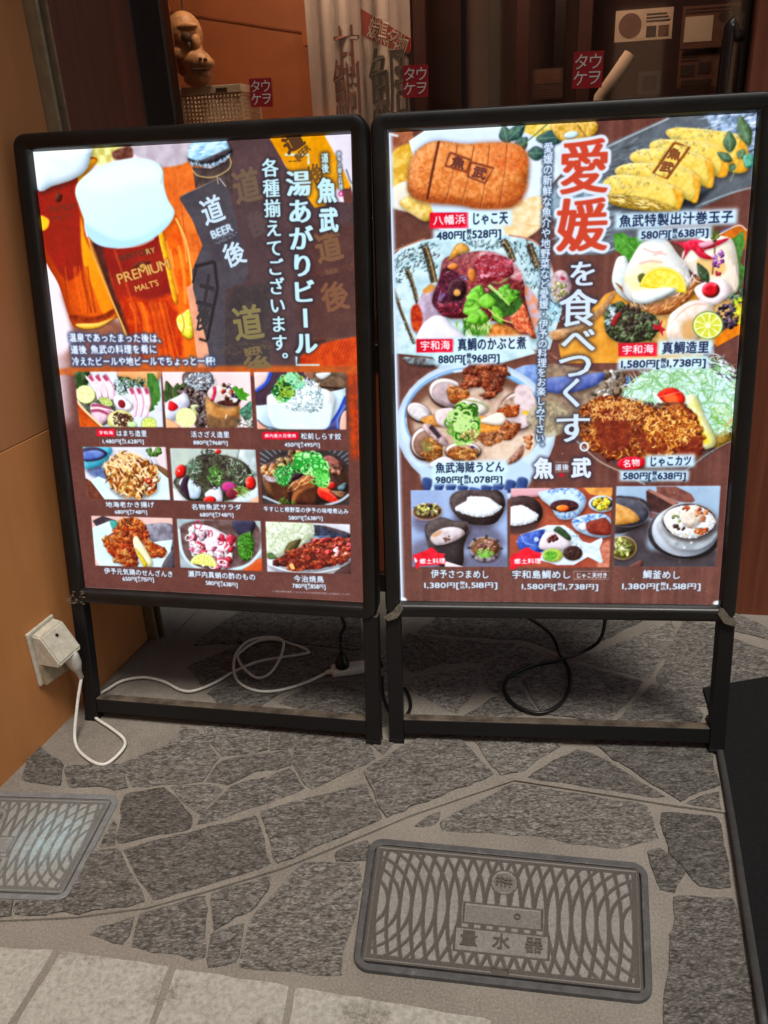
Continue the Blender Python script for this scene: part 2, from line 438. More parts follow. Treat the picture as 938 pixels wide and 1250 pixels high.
    def col(self, s, p0, p1, w, c, hs=1.0, **k):
        """vertical writing between two points (top and bottom of the column)"""
        a, b = self.T([p0, p1]); ww = w*self.sc(p0)*1.08; d = b-a; n = len(s); it = []; st = np.hypot(*d)/n
        an = math.degrees(math.atan2(d[1], d[0]))-90
        for i, ch in enumerate(s):
            ctr = a+d*(i+.5)/n
            if ch == '。': it.append((ch, ctr+np.array([ww*.6, -st*.55]), ww, st*hs, 0)); continue
            if ch == 'ー': it.append((ch, ctr, st*hs, ww, an+90)); continue
            it.append((ch, ctr, ww, st*hs*1.06, an))
        self.ink(self.glyphs(it), c, **k)
    def one(self, ch, p, w, h, c, rot=0, **k):
        s = self.sc(p); self.ink(self.glyphs([(ch, self.T([p])[0], w*s*1.1, h*s*1.1, rot)]), c, **k)
NAVY = (28, 42, 78); GLOW = (205, 232, 250); WH = (214, 234, 252); GOLD = (205, 160, 80)
def caption(P, name, a, b, h, price, c, d, ph, col=WH, halo=(60, 42, 52)):
    P.clip = None
    P.row(name, a, b, h, col, bold=1.2, halo=halo, hr=4, ha=.6)
    P.row(price, c, d, ph, col, bold=1.0, halo=halo, hr=3, ha=.5)
def tag_red(P, a, b, text, t0, t1, h):
    P.clip = None
    P.F([a, (b[0], a[1]), b, (a[0], b[1])], (196, 20, 52), (222, 34, 64), s=0)
    P.row(text, t0, t1, h, (250, 236, 240), bold=.8)
def wood_print(P):
    h, w = P.im.shape[:2]
    g = vnoise(h, w, 9, 3)*.0+np.repeat(fbm(1, w, 14, 11)[:1], h, 0)*.6+fbm(h, w, 60, 12)*.4
    P.im[:] = (np.array([100, 66, 60])/255+(np.array([122, 82, 74])-np.array([100, 66, 60]))/255*g[..., None]).astype(np.float32)

def paint_left():
    P = Print([(41.8, 184.8), (428.8, 163.6), (442.6, 734.6), (103, 717)], 1110, 1570, (108, 72, 66))
    wood_print(P)
    # ---- beer picture: bright table at the back
    P.crop(20, 140, 3.905)
    P.F([(60, 120), (860, 90), (1500, 60), (1700, 1225), (190, 1225)], (240, 230, 240), (226, 214, 232), n=90, s=0)
    P.F([(120, 900), (300, 860), (560, 1010), (900, 1060), (900, 1240), (150, 1240)], (120, 80, 72), (160, 105, 80), n=70, b=26)
    P.F([(60, 640), (140, 660), (262, 1000), (250, 1120), (150, 1110)], (240, 226, 236), b=16)
    P.F([(690, 255), (880, 205), (900, 620), (980, 1240), (560, 1240), (800, 900), (720, 470)], (200, 98, 44), (236, 138, 66), n=60, b=3)
    for i in range(26):
        x = 700+RNG.uniform(0, 190); P.LN([(x, 260+RNG.uniform(0, 500)), (x+60, 800+RNG.uniform(0, 300))], RNG.uniform(3, 8), (245, 150, 76) if i % 2 else (168, 74, 34), .35, 2)
    P.F([(560, 110), (830, 105), (830, 215), (700, 250), (640, 215), (570, 190)], (206, 200, 212), (180, 168, 180), n=30, b=4)
    P.F([(352, 150), (470, 140), (520, 165), (470, 215), (390, 240), (355, 200)], (232, 236, 170), (200, 190, 110), n=20, b=3)
    P.F([(465, 175), (545, 150), (560, 200), (500, 215), (470, 210)], (98, 62, 54), (130, 90, 80), b=3)
    # rear glass
    P.F([(100, 345), (200, 320), (300, 275), (345, 205), (392, 216), (330, 300), (325, 480), (345, 600), (430, 780), (492, 935), (484, 965), (390, 1003), (300, 1014), (262, 985), (205, 810), (138, 680), (116, 500)], (186, 66, 24), (224, 110, 28), n=80, g=30, sh=.2)
    P.F([(300, 285), (345, 215), (388, 220), (322, 300), (300, 320)], (244, 176, 40), b=2)
    P.F([(108, 352), (210, 325), (290, 288), (300, 420), (318, 560), (330, 700), (250, 790), (170, 690), (140, 620), (120, 470)], (160, 42, 34), (140, 44, 30), n=70, b=6)
    P.F([(310, 480), (336, 600), (420, 760), (484, 930), (420, 950), (370, 830), (320, 700)], (244, 170, 34), (226, 124, 22), n=60, g=60, b=5)
    P.F([(118, 480), (160, 500), (150, 540), (124, 545)], (248, 190, 50), b=3)
    P.F([(262, 950), (380, 960), (480, 915), (486, 938), (390, 985), (275, 985)], (118, 44, 22), (160, 66, 26), b=3)
    P.F([(285, 995), (390, 990), (470, 962), (400, 1010), (320, 1018)], (250, 200, 90), b=2)
    for i in range(14):
        x = 200+RNG.uniform(0, 150); P.LN([(x, 720), (x+10, 800), (x+RNG.uniform(10, 70), 940)], RNG.uniform(4, 9), (230, 110, 30) if i % 2 else (140, 50, 22), .5, 2)
    P.crop(20, 140, 3.905)
    P.row('SUNTORY', (118, 372), (252, 332), 24, (84, 34, 34)); P.row('PREMIUM', (150, 452), (290, 432), 40, (100, 44, 32)); P.row("MALT'S", (168, 492), (275, 480), 26, (100, 44, 32))
    P.F([(190, 385), (205, 372), (222, 380), (216, 408), (196, 410)], (96, 44, 34))
    P.F([(60, 165), (200, 150), (352, 140), (360, 190), (340, 260), (280, 305), (180, 338), (105, 354)], (214, 234, 248), (232, 240, 250), n=60, b=2)
    # front glass
    body = [(345, 580), (470, 632), (600, 615), (700, 550), (758, 470), (806, 580), (828, 720), (840, 900), (846, 1040), (838, 1235), (560, 1235), (520, 1040), (440, 850), (368, 660)]
    P.F(body, (206, 78, 22), (238, 126, 36), n=70, g=20, sh=.15)
    P.F([(356, 610), (425, 630), (450, 780), (500, 900), (552, 1035), (520, 1042), (440, 850), (372, 670)], (88, 50, 44), (70, 40, 40), n=20, b=3)
    P.F([(420, 632), (560, 620), (690, 565), (720, 700), (742, 850), (640, 905), (500, 905), (455, 780)], (158, 48, 34), (132, 36, 34), n=80, b=6)
    P.F([(500, 880), (640, 880), (740, 860), (780, 1000), (790, 1160), (700, 1200), (590, 1150)], (214, 82, 26), (176, 52, 22), n=26, b=10)
    for i in range(30):
        x = RNG.uniform(-1, 1); P.LN([(630+x*95, 890), (655+x*90, 980), (680+x*120, 1180)], RNG.uniform(4, 12), (240, 128, 40) if i % 2 else (160, 48, 20), .45, 3)
    P.F([(752, 520), (790, 590), (818, 720), (826, 900), (800, 930), (770, 800), (745, 640)], (236, 122, 36), (214, 90, 26), n=22, b=3)
    P.F([(680, 575), (702, 562), (735, 720), (768, 880), (748, 880), (712, 720)], (248, 190, 44), (236, 160, 40), b=2)
    P.F([(352, 600), (364, 610), (470, 900), (530, 1040), (520, 1042), (440, 850)], (236, 150, 60), b=2, a=.8); P.LN([(775, 620), (800, 760), (806, 900)], 14, (250, 176, 80), .6, 4); P.LN([(600, 900), (640, 1050), (660, 1200)], 26, (244, 132, 40), .45, 8)
    P.LN([(470, 640), (540, 850), (590, 1000)], 10, (214, 100, 50), .5, 4)
    P.LN([(770, 500), (800, 600), (815, 700)], 4, (250, 210, 150), .8, 1); P.LN([(735, 640), (752, 730)], 5, (250, 214, 130), .7, 2)
    P.F([(765, 965), (800, 940), (828, 930), (842, 1045), (815, 1062), (775, 1020)], (238, 226, 70), (250, 246, 150), n=8, b=2)
    P.LN([(790, 945), (800, 1000), (790, 1050)], 8, (196, 150, 40), .8, 1)
    P.F([(285, 372), (300, 320), (370, 262), (470, 222), (580, 205), (662, 220), (702, 262), (706, 330), (726, 402), (757, 462), (728, 525), (650, 592), (560, 626), (470, 634), (390, 617), (345, 572), (326, 500), (302, 430)], (226, 244, 252), (196, 232, 251), n=200, g=75, sh=.1, r=14, b=1.5)
    P.F([(330, 330), (420, 260), (560, 235), (660, 250), (680, 300), (560, 330), (430, 360)], (232, 245, 252), b=18, a=.6); P.F([(335, 520), (470, 590), (600, 580), (720, 500), (740, 470), (700, 540), (560, 622), (470, 630), (390, 612), (345, 570)], (160, 206, 236), b=10, a=.55)
    P.LN([(285, 372), (300, 322), (370, 264), (470, 224), (580, 207), (662, 222)], 3, (226, 226, 220), .8); P.LN([(690, 240), (704, 275), (690, 330)], 3, (130, 150, 165), .7)
    P.LN([(660, 590), (590, 622), (480, 634)], 4, (230, 222, 214), .9, 1)
    P.LN([(345, 585), (372, 670), (442, 850), (520, 1040), (552, 1180)], 7, (250, 206, 120), .75, 2); P.LN([(762, 490), (806, 590), (832, 730), (842, 900)], 8, (252, 214, 130), .8, 2); P.LN([(716, 600), (740, 720), (770, 850)], 12, (252, 200, 90), .5, 4)
    P.row('SUNTORY', (488, 682), (664, 640), 34, (88, 46, 34), bold=1); P.row('RY', (620, 652), (664, 640), 34, (196, 156, 90), bold=.8)
    P.F([(560, 715), (600, 695), (640, 700), (622, 728), (575, 735)], (98, 40, 32)); P.F([(590, 715), (612, 708), (618, 726), (594, 730)], (196, 150, 80))
    P.row('PREMIUM', (482, 782), (730, 705), 60, (222, 172, 88), bold=1.2, halo=(120, 40, 30), hr=3, ha=.5); P.row("MALT'S", (566, 828), (678, 796), 36, (222, 172, 88), bold=1)
    P.row('- - - - - - - - - -', (530, 862), (720, 830), 12, (110, 34, 30)); P.row('- - - - - - -', (560, 885), (700, 858), 12, (110, 34, 30))
    # ---- bottles, their darks greyed by a reflection veil painted in
    P.crop(220, 140, 3.904)
    P.F([(30, 820), (70, 800), (140, 1110), (150, 1235), (90, 1235), (60, 1000)], (232, 176, 150), (214, 150, 120), n=30, s=0)
    P.F([(225, 110), (432, 108), (500, 240), (640, 440), (700, 410), (830, 420), (850, 1060), (700, 1090), (585, 1140), (575, 1240), (205, 1240), (210, 780)], (80, 66, 70), (98, 76, 78), n=90, s=0)
    P.F([(560, 520), (842, 520), (848, 1050), (640, 1080), (560, 1000)], (98, 70, 66), (84, 58, 58), n=60, b=14, s=0)
    P.F([(260, 820), (420, 800), (430, 1240), (215, 1240), (215, 900)], (66, 60, 64), (80, 72, 74), n=40, b=6, s=0)
    P.F([(0, 400), (8, 384), (186, 300), (232, 360), (330, 740), (300, 800), (216, 830), (212, 1240), (150, 1240), (132, 1105), (62, 830), (58, 740), (108, 620), (60, 500)], (88, 84, 92), (74, 70, 78), n=60, s=0)
    P.F([(62, 250), (150, 255), (245, 205), (250, 300), (252, 380), (190, 300), (75, 350)], (72, 62, 62), (90, 78, 76), n=20, s=0)
    P.F([(38, 185), (60, 135), (125, 118), (212, 118), (240, 165), (236, 195), (160, 240), (60, 235)], (150, 196, 226), (196, 228, 246), n=18, sh=.2)
    P.F([(40, 205), (100, 215), (236, 160), (240, 185), (150, 232), (60, 226)], (60, 56, 62), (84, 80, 88), n=6, b=1)
    P.ST([(50, 215), (150, 232), (238, 188), (240, 205), (160, 252), (62, 250)], 70, 16, 4, [(196, 226, 244), (130, 170, 200), (70, 90, 110)], (60, 120))
    P.ST([(50, 150), (120, 125), (220, 125), (236, 160), (110, 205), (45, 190)], 40, 30, 3, [(230, 246, 255), (110, 150, 186)], (-30, 10))
    P.LN([(60, 262), (90, 290), (160, 296), (225, 265), (244, 232), (235, 195)], 5, (206, 176, 120)); P.LN([(178, 292), (184, 330)], 4, (206, 176, 120))
    P.LN([(8, 386), (186, 302)], 3, (150, 140, 146), .8)
    for a, b, w in (((72, 722), (165, 698), 16), ((165, 700), (180, 830), 14), ((178, 830), (128, 1075), 14), ((78, 730), (60, 800), 10), ((90, 1065), (128, 1078), 12)): P.LN([a, b], w, (48, 44, 48), .9, 1)
    P.clip = None; P.crop(0, 0, 1); P.rect_clip([(30, 150), (440, 150), (440, 449), (30, 449)]); P.crop(220, 140, 3.904)
    P.one('土', (125, 840), 80, 150, (50, 46, 50), 14, bold=3); P.one('後', (108, 970), 60, 120, (56, 52, 56), 14, bold=2)
    P.one('道', (318, 340), 130, 150, (118, 96, 72), -10, bold=3, a=.8)
    P.one('後', (370, 520), 90, 110, (92, 74, 74), -10, bold=3, a=.8)
    P.one('道', (155, 455), 105, 120, (206, 232, 250), -16, bold=2.4); P.row('BEER', (148, 572), (250, 530), 48, (200, 226, 246), bold=1.6)
    P.ST([(170, 592), (258, 556), (266, 575), (180, 612)], 60, 10, 2.5, [(150, 164, 180), (120, 132, 150)], (-30, -15))
    P.one('後', (258, 663), 100, 105, (206, 232, 250), -16, bold=2.4)
    P.one('道', (322, 992), 140, 155, (134, 122, 78), -6, bold=3.2); P.row('BEER', (306, 1130), (388, 1115), 46, (128, 108, 74), bold=1.4); P.one('後', (370, 1205), 130, 110, (124, 104, 70), -8, bold=3.2)
    P.ST([(212, 1100), (440, 1075), (440, 1110), (212, 1140)], 120, 12, 3, [(112, 98, 78), (98, 84, 72)], (-12, 0))
    P.one('道', (706, 628), 125, 140, (126, 88, 62), -10, bold=3); P.one('後', (735, 865), 125, 130, (128, 84, 60), -8, bold=3); P.row('BEER', (690, 748), (752, 738), 30, (118, 78, 62), bold=1)
    P.ST([(650, 745), (830, 700), (832, 735), (650, 765)], 90, 12, 3, [(120, 80, 66), (108, 72, 62)], (-14, -4))
    P.F([(570, 1150), (640, 1095), (740, 1072), (850, 1050), (860, 1240), (570, 1240)], (196, 78, 34), (172, 58, 26), n=20, s=0, b=3)
    for i in range(24): P.LN([(580+i*14, 1240), (640+i*16, 1060)], 5, (226, 110, 52), .4, 1)
    P.F([(540, 1120), (600, 1080), (700, 1070), (600, 1120)], (70, 44, 44), b=6, a=.8)
    P.F([(425, 108), (690, 98), (760, 232), (812, 330), (806, 350), (745, 352), (690, 432), (640, 442), (520, 270)], (226, 164, 30), (206, 140, 24), n=40, s=0)
    P.F([(686, 96), (820, 88), (830, 420), (812, 340), (764, 235)], (226, 220, 232), (212, 206, 222), n=40, s=0)
    P.one('道', (540, 130), 100, 80, (86, 54, 34), -28, bold=2.6); P.row('BEER', (552, 208), (615, 150), 44, (110, 74, 34), bold=1.4); P.one('後', (650, 285), 70, 100, (120, 80, 30), -28, bold=2)
    P.LN([(790, 260), (812, 320), (830, 330)], 8, (70, 80, 96), .7, 2)
    P.clip = None
    # ---- big vertical writing
    HB = dict(halo=(40, 34, 44), hr=9, ha=.75)
    WT = (198, 240, 252)
    for pts in ([(500, 190), (612, 190), (612, 236)], [(552, 1150), (552, 1190), (662, 1190)]): P.LN(pts, 9, WT, s=0)
    P.col('湯あがりビール', (560, 262), (600, 1148), 118, WT, hs=.93, bold=.8, mx=3, **HB)
    P.col('各種揃えてございます。', (427, 205), (478, 1215), 82, WT, hs=.92, bold=.8, mx=1, **HB)
    P.col('道後', (688, 182), (692, 278), 36, WT, bold=1, **HB)
    P.one('魚', (698, 362), 88, 108, WT, 0, bold=3, **HB); P.one('武', (706, 502), 88, 108, WT, 0, bold=3, **HB)
    P.col('伊予の郷土料理', (754, 176), (765, 356), 20, (190, 214, 230), bold=.8, halo=(60, 60, 80), hr=5, ha=.8)
    P.F(ell(765, 376, 12, 14), (190, 60, 120), b=1); P.F(ell(765, 376, 5, 7), (240, 220, 235))
    P.crop(20, 140, 3.905)
    HC = dict(halo=(48, 66, 110), hr=8, ha=.85, bold=1.3)
    P.row('温泉であったまった後は、', (250, 1060), (692, 1064), 40, (226, 240, 255), **HC)
    P.row('道後 魚武の料理を肴に', (258, 1118), (672, 1115), 40, (226, 240, 255), **HC)
    P.row('冷えたビールや地ビールでちょっと一杯!', (265, 1174), (946, 1172), 40, (226, 240, 255), **HC)
    # ---- bottom strip ground fades from the picture into the brown board
    P.crop(0, 0, 1)
    P.F([(60, 450), (445, 447), (450, 745), (60, 745)], (112, 74, 68), (102, 66, 62), n=60, s=0)
    P.F([(424, 446), (445, 446), (448, 560), (428, 560)], (196, 76, 32), (150, 66, 44), n=20, b=12, s=0)
    P.F([(30, 430), (82, 430), (84, 515), (60, 520)], (224, 206, 216), b=34, s=0, a=.8)
    P.F([(95, 448), (425, 446), (425, 456), (95, 458)], (208, 110, 44), (180, 90, 50), n=30, b=6, a=.8)
    for i in range(60):
        x = RNG.uniform(85, 440); P.LN([(x, RNG.uniform(460, 560)), (x+2, RNG.uniform(600, 740))], RNG.uniform(.4, 1.2), (126, 86, 78) if i % 2 else (94, 60, 56), .35, 1)
    dishes_left(P); P.finish()
    return P

SAL = [(244, 226, 236), (226, 190, 208), (196, 120, 146)]
def slice_fish(P, top, bot, w, red=(164, 52, 84)):
    """one sashimi slice: pale strip with a dark red skin end and fine lines"""
    t, b = np.array(top, float), np.array(bot, float); mid = (t+b)/2+np.array([w*.4, 0])
    P.F(ribbon(openspl([t, mid, b]), w, w*.6), (240, 214, 228), (250, 236, 246), n=8, sh=.15, s=0)
    P.LN([t+(w*.1, 0), t*.6+mid*.4+(w*.25, 0)], w*.55, red, .85, 3); P.LN([t+(w*.35, 0), mid+(w*.4, 0), b+(w*.25, 0)], w*.14, (206, 130, 168), .8, 1); P.LN([t+(-w*.4, 0), mid+(-w*.42, 0), b+(-w*.25, 0)], w*.12, (255, 248, 252), .9)
def citrus(P, cx, cy, r, rot=0, c=(196, 206, 96), fl=(222, 226, 150), rim=(112, 140, 50), el=.92, a0=0, a1=360):
    P.F(ell(cx, cy, r, r*el, rot, 30, a0, a1), rim, s=0); P.F(ell(cx, cy, r*.93, r*el*.93, rot, 30, a0, a1), (236, 238, 200), s=0)
    for k in range(9):
        t0 = a0+(a1-a0)*(k+.1)/9; t1 = a0+(a1-a0)*(k+.9)/9
        P.F(np.vstack([[(cx, cy)], ell(cx, cy, r*.84, r*el*.84, rot, 5, t0, min(t1, t0+359))]), c, fl, n=5, s=0)
    P.F(ell(cx, cy, r*.1, r*.1), (240, 240, 216))
def shreds(P, reg, n, L, w, cols, **k): P.ST(reg, n, L, w, cols, (0, 360), .5, **k)

def dishes_left(P):
    # 1 sashimi
    P.crop(85, 450, 7.817); P.rect_clip([(45, 25), (868, 22), (890, 553), (95, 550)])
    P.F([(0, 0), (900, 0), (900, 600), (0, 600)], (222, 228, 240), (206, 214, 232), n=60, s=0)
    P.F([(480, 10), (840, 10), (830, 140), (760, 190), (600, 110), (480, 90)], (226, 176, 126), (214, 160, 110), n=40)
    P.F([(60, 290), (320, 560), (60, 580)], (206, 96, 34), (176, 74, 30), n=16, s=0)
    P.F([(40, 20), (190, 20), (150, 180), (60, 180)], (50, 74, 44), (86, 110, 70), n=14)
    P.F([(60, 200), (380, 260), (440, 430), (300, 540), (120, 360)], (70, 76, 60), (120, 124, 110), n=14, b=6)
    P.F([(740, 40), (800, 40), (850, 120), (868, 250), (860, 300), (830, 320), (845, 340), (800, 350), (810, 385), (760, 410), (740, 250)], (54, 104, 46), (82, 134, 66), n=16, s=0)
    for i in range(12): P.LN([(800, 100+i*10), (862, 130+i*18)], 3, (112, 160, 92), .5, 1)
    P.ST([(440, 90), (560, 80), (740, 120), (560, 220), (440, 230)], 130, 60, 8, [(40, 70, 60), (70, 104, 84), (28, 50, 48), (130, 160, 130)], (0, 180))
    P.ST([(380, 40), (450, 60), (470, 250), (410, 200)], 50, 60, 5, [(240, 246, 252), (214, 226, 238)], (60, 120))
    for x in (180, 250, 320): slice_fish(P, (x, 60), (x+110-(x-180)*.2, 290), 76)
    for x in (580, 650, 725): slice_fish(P, (x-5, 180), (x-5-(x-725)*.25+0, 455), 66)
    P.F([(200, 330), (300, 335), (410, 390), (390, 450), (300, 530), (220, 470)], (226, 190, 206), (240, 216, 228), n=12, sh=.2); P.LN([(205, 345), (300, 350), (400, 395)], 30, (150, 70, 96), .9, 3); P.LN([(200, 400), (280, 395), (370, 430)], 26, (150, 60, 90), .9, 4); P.LN([(195, 372), (300, 372), (420, 400)], 9, (250, 244, 250))
    P.F([(420, 260), (490, 250), (560, 300), (606, 350), (560, 400), (480, 390), (430, 340)], (238, 230, 240), (250, 246, 252), n=14, sh=.25); P.F(ell(495, 330, 40, 32, 60), (150, 44, 60), sh=.3)
    citrus(P, 150, 240, 95, 20, (214, 216, 150), (232, 236, 190), (190, 196, 110)); citrus(P, 345, 310, 70, 25, (150, 180, 80), (190, 206, 120), (90, 120, 50), .55)
    P.F(ell(480, 490, 122, 100), (230, 224, 150), (214, 206, 120), n=10, sh=.15); P.F(ell(480, 490, 100, 80), (240, 236, 196), (226, 220, 160), n=8)
    P.ST([(420, 450), (470, 415), (600, 460), (560, 540), (440, 530)], 110, 40, 9, [(70, 40, 36), (100, 56, 50), (50, 34, 30)], (0, 180))
    P.F(ell(595, 530, 46, 30), (196, 226, 170)); citrus(P, 755, 525, 75, 0, (190, 206, 80), (212, 222, 120), (110, 150, 50))
    P.LN([(66, 300), (140, 390), (320, 560)], 22, (240, 206, 170))
    tag_red(P, (255, 570), (430, 642), '宇和海', (275, 607), (412, 607), 34)
    caption(P, 'はまち造里', (440, 612), (735, 615), 58, '1,480円[@1,628円]', (310, 688), (705, 690), 48)
    # 2 turban shell
    P.crop(195, 450, 7.817); P.rect_clip([(22, 25), (860, 25), (885, 555), (60, 558)])
    P.F([(0, 0), (900, 0), (900, 600), (0, 600)], (240, 220, 222), (232, 208, 212), n=60, s=0)
    P.F([(240, 30), (480, 30), (520, 200), (440, 260), (430, 560), (350, 560), (250, 330), (220, 150)], (74, 60, 58), (104, 88, 86), n=16)
    for p, q in (((60, 110), (120, 300)), ((250, 120), (150, 280)), ((30, 200), (110, 330)), ((170, 130), (140, 300))): P.LF(q, p, 90, (56, 76, 46), (84, 104, 64))
    P.BL([(200, 180), (380, 170), (450, 330), (330, 400), (250, 330)], 60, 26, [(78, 62, 60), (110, 92, 90), (60, 48, 48), (140, 126, 130)])
    P.ST([(240, 90), (330, 40), (500, 60), (520, 160), (380, 200), (260, 150)], 220, 34, 8, [(206, 220, 232), (110, 130, 150), (236, 242, 248), (150, 170, 190)], (0, 360), .6)
    P.F([(160, 260), (240, 230), (280, 340), (140, 480), (60, 480), (50, 330)], (222, 226, 240), (206, 204, 226), n=20); P.F([(90, 305), (140, 320), (172, 360), (130, 395), (80, 380)], (196, 30, 44), (220, 50, 60), sh=.2)
    P.F([(60, 470), (200, 560), (60, 580)], (232, 180, 140))
    P.F([(290, 350), (370, 340), (390, 380), (350, 440)], (206, 214, 170), (190, 200, 150)); citrus(P, 248, 460, 100, 20, (216, 224, 150), (232, 238, 190), (206, 214, 120))
    P.BL([(370, 370), (440, 380), (470, 560), (360, 560)], 22, 30, [(84, 70, 70), (104, 90, 92)])
    P.F([(442, 260), (560, 340), (680, 360), (752, 330), (755, 470), (690, 560), (520, 560), (450, 480)], (200, 150, 92), (176, 122, 70), n=26, sh=.25)
    P.F([(460, 430), (560, 470), (750, 440), (720, 560), (470, 560)], (110, 84, 64), (140, 106, 76), n=16, b=6); P.LN([(635, 430), (622, 470)], 9, (246, 240, 220))
    P.F([(450, 240), (500, 160), (560, 150), (700, 170), (760, 270), (740, 330), (640, 350), (540, 330)], (236, 228, 226), (206, 190, 188), n=12, sh=.1)
    P.F([(505, 170), (530, 165), (535, 220), (510, 300), (480, 290), (505, 230)], (196, 40, 84), (224, 90, 130))
    P.F([(540, 320), (640, 290), (750, 300), (730, 340), (640, 350)], (96, 54, 44), (66, 40, 40), n=6); P.BL([(600, 160), (700, 160), (750, 290), (630, 280)], 26, 24, [(244, 240, 240), (90, 56, 50), (60, 70, 96), (226, 214, 214), (190, 80, 50)])
    P.F([(690, 175), (735, 160), (750, 190), (790, 175), (800, 215), (860, 245), (820, 270), (835, 300), (760, 290), (730, 250)], (66, 136, 40), (90, 160, 60), s=0)
    for i in range(7): P.F([(750+i*6, 400+i*10), (860, 300+i*24), (885, 320+i*24), (770+i*8, 440+i*10)], (50+i*4, 100, 84), (110, 160, 140), n=6, s=0)
    shreds(P, [(740, 480), (880, 470), (880, 570), (760, 560)], 60, 40, 7, [(50, 90, 70), (220, 226, 236), (70, 60, 60)])
    caption(P, '活さざえ造里', (290, 622), (662, 625), 58, '880円[@968円]', (315, 698), (645, 703), 48)
    # 3 tofu
    P.crop(305, 450, 7.504); P.rect_clip([(35, 25), (868, 28), (880, 552), (65, 548)])
    P.F([(0, 0), (900, 0), (900, 600), (0, 600)], (84, 66, 82), (70, 54, 70), n=50, s=0)
    P.F([(20, 20), (190, 20), (150, 130), (50, 200)], (232, 206, 206)); P.LN([(190, 20), (150, 120), (50, 200)], 34, (60, 88, 186), 1, 2); P.LN([(175, 20), (130, 120), (45, 190)], 8, (150, 180, 240), .8)
    P.F([(590, 20), (880, 20), (880, 190), (640, 180)], (92, 74, 62), (130, 106, 86), n=18); P.F([(600, 40), (740, 30), (690, 80), (640, 90)], (216, 220, 222)); P.LN([(640, 165), (860, 175)], 14, (50, 40, 42))
    P.F([(500, 20), (590, 20), (570, 100), (500, 60)], (150, 110, 90))
    P.F([(40, 350), (160, 320), (800, 190), (880, 190), (880, 560), (60, 560)], (206, 226, 240), (190, 214, 234), n=30)
    P.F([(700, 560), (800, 380), (870, 240), (890, 300), (890, 570)], (72, 66, 110), (90, 88, 140), n=20); P.LN([(870, 250), (800, 400), (690, 560)], 22, (46, 80, 190), .9, 2); P.LN([(870, 330), (800, 450), (800, 540)], 14, (120, 160, 240), .8, 2); P.F([(830, 430), (880, 380), (880, 560), (820, 560)], (226, 180, 166))
    P.F([(60, 470), (160, 540), (60, 570)], (226, 170, 150)); P.LN([(65, 460), (130, 520), (300, 555)], 10, (40, 60, 90), .8, 1)
    P.F([(150, 280), (200, 220), (420, 160), (640, 170), (740, 210), (770, 280), (740, 420), (670, 550), (290, 550), (190, 470)], (232, 242, 246), (244, 248, 250), n=40, sh=.12)
    P.F([(160, 330), (300, 330), (500, 390), (700, 330), (740, 300), (740, 430), (670, 552), (290, 552), (190, 480)], (212, 230, 240), (226, 238, 246), n=40, b=6)
    P.ST([(330, 330), (620, 300), (640, 380), (400, 390)], 60, 50, 8, [(60, 80, 90), (150, 170, 180)], (-20, 40))
    P.ST([(340, 260), (420, 140), (520, 80), (640, 170), (690, 260), (600, 360), (420, 380)], 420, 70, 8, [(246, 250, 250), (190, 214, 222), (250, 252, 252), (120, 150, 160), (226, 238, 240)], (0, 360), .5)
    P.RG([(230, 160), (330, 60), (400, 40), (470, 110), (440, 180), (330, 270), (240, 260)], 70, 32, 11, [(44, 120, 60), (70, 160, 90), (130, 200, 140), (30, 80, 40), (150, 180, 60)])
    P.RG([(300, 50), (400, 40), (480, 130), (400, 160)], 24, 28, 9, [(110, 196, 150), (170, 226, 190)])
    tag_red(P, (110, 575), (440, 642), '県内産大豆使用', (130, 609), (418, 609), 34)
    caption(P, '松前しらす奴', (460, 612), (830, 618), 58, '450円[@495円]', (310, 690), (635, 692), 48)
    # 4 shrimp fritter
    P.crop(95, 540, 7.817); P.rect_clip([(45, 40), (835, 40), (875, 545), (85, 540)])
    P.F([(0, 0), (900, 0), (900, 600), (0, 600)], (206, 214, 230), (220, 218, 230), n=60, s=0)
    P.F([(700, 30), (840, 30), (860, 300), (760, 200)], (226, 210, 216)); P.F([(730, 200), (860, 270), (870, 340), (760, 260)], (130, 98, 70))
    P.F([(60, 330), (120, 370), (260, 540), (60, 560)], (104, 62, 54), (130, 80, 62), n=20, s=0); P.F([(80, 250), (330, 210), (300, 340), (190, 350)], (84, 104, 150), (110, 130, 170), b=8)
    P.F([(120, 365), (190, 320), (330, 380), (740, 240), (880, 360), (880, 560), (265, 560)], (206, 230, 242), (220, 238, 246), n=40, s=0)
    P.F([(30, 50), (300, 40), (310, 110), (240, 200), (120, 245), (50, 230)], (110, 196, 220), (80, 176, 206), n=30, sh=.15); P.F([(40, 60), (180, 45), (275, 95), (240, 140), (150, 170), (50, 165)], (58, 56, 92), sh=.1); P.F([(50, 90), (180, 72), (255, 115), (160, 160), (55, 160)], (112, 140, 200), (90, 116, 186), n=20)
    P.BL([(660, 60), (700, 50), (790, 80), (770, 110), (690, 130)], 12, 26, [(70, 110, 50), (96, 140, 70)]); P.LN([(690, 45), (690, 140)], 10, (76, 120, 50))
    P.F([(300, 430), (480, 500), (700, 470), (640, 530), (420, 540)], (120, 110, 120), b=10, a=.6)
    reg = [(250, 260), (320, 150), (440, 100), (600, 150), (730, 230), (750, 380), (730, 470), (620, 490), (600, 530), (480, 500), (340, 440)]
    P.F(reg, (150, 96, 50), (110, 70, 44), n=14, sh=.2)
    P.ST(reg, 330, 90, 16, [(206, 150, 84), (150, 86, 40), (232, 190, 128), (190, 120, 56), (110, 62, 36), (240, 214, 170)], (30, 150), .7)
    P.BL(reg, 34, 26, [(226, 178, 110), (206, 140, 70), (240, 214, 170), (150, 84, 44)], jag=.6, sh=.15, a=.7)
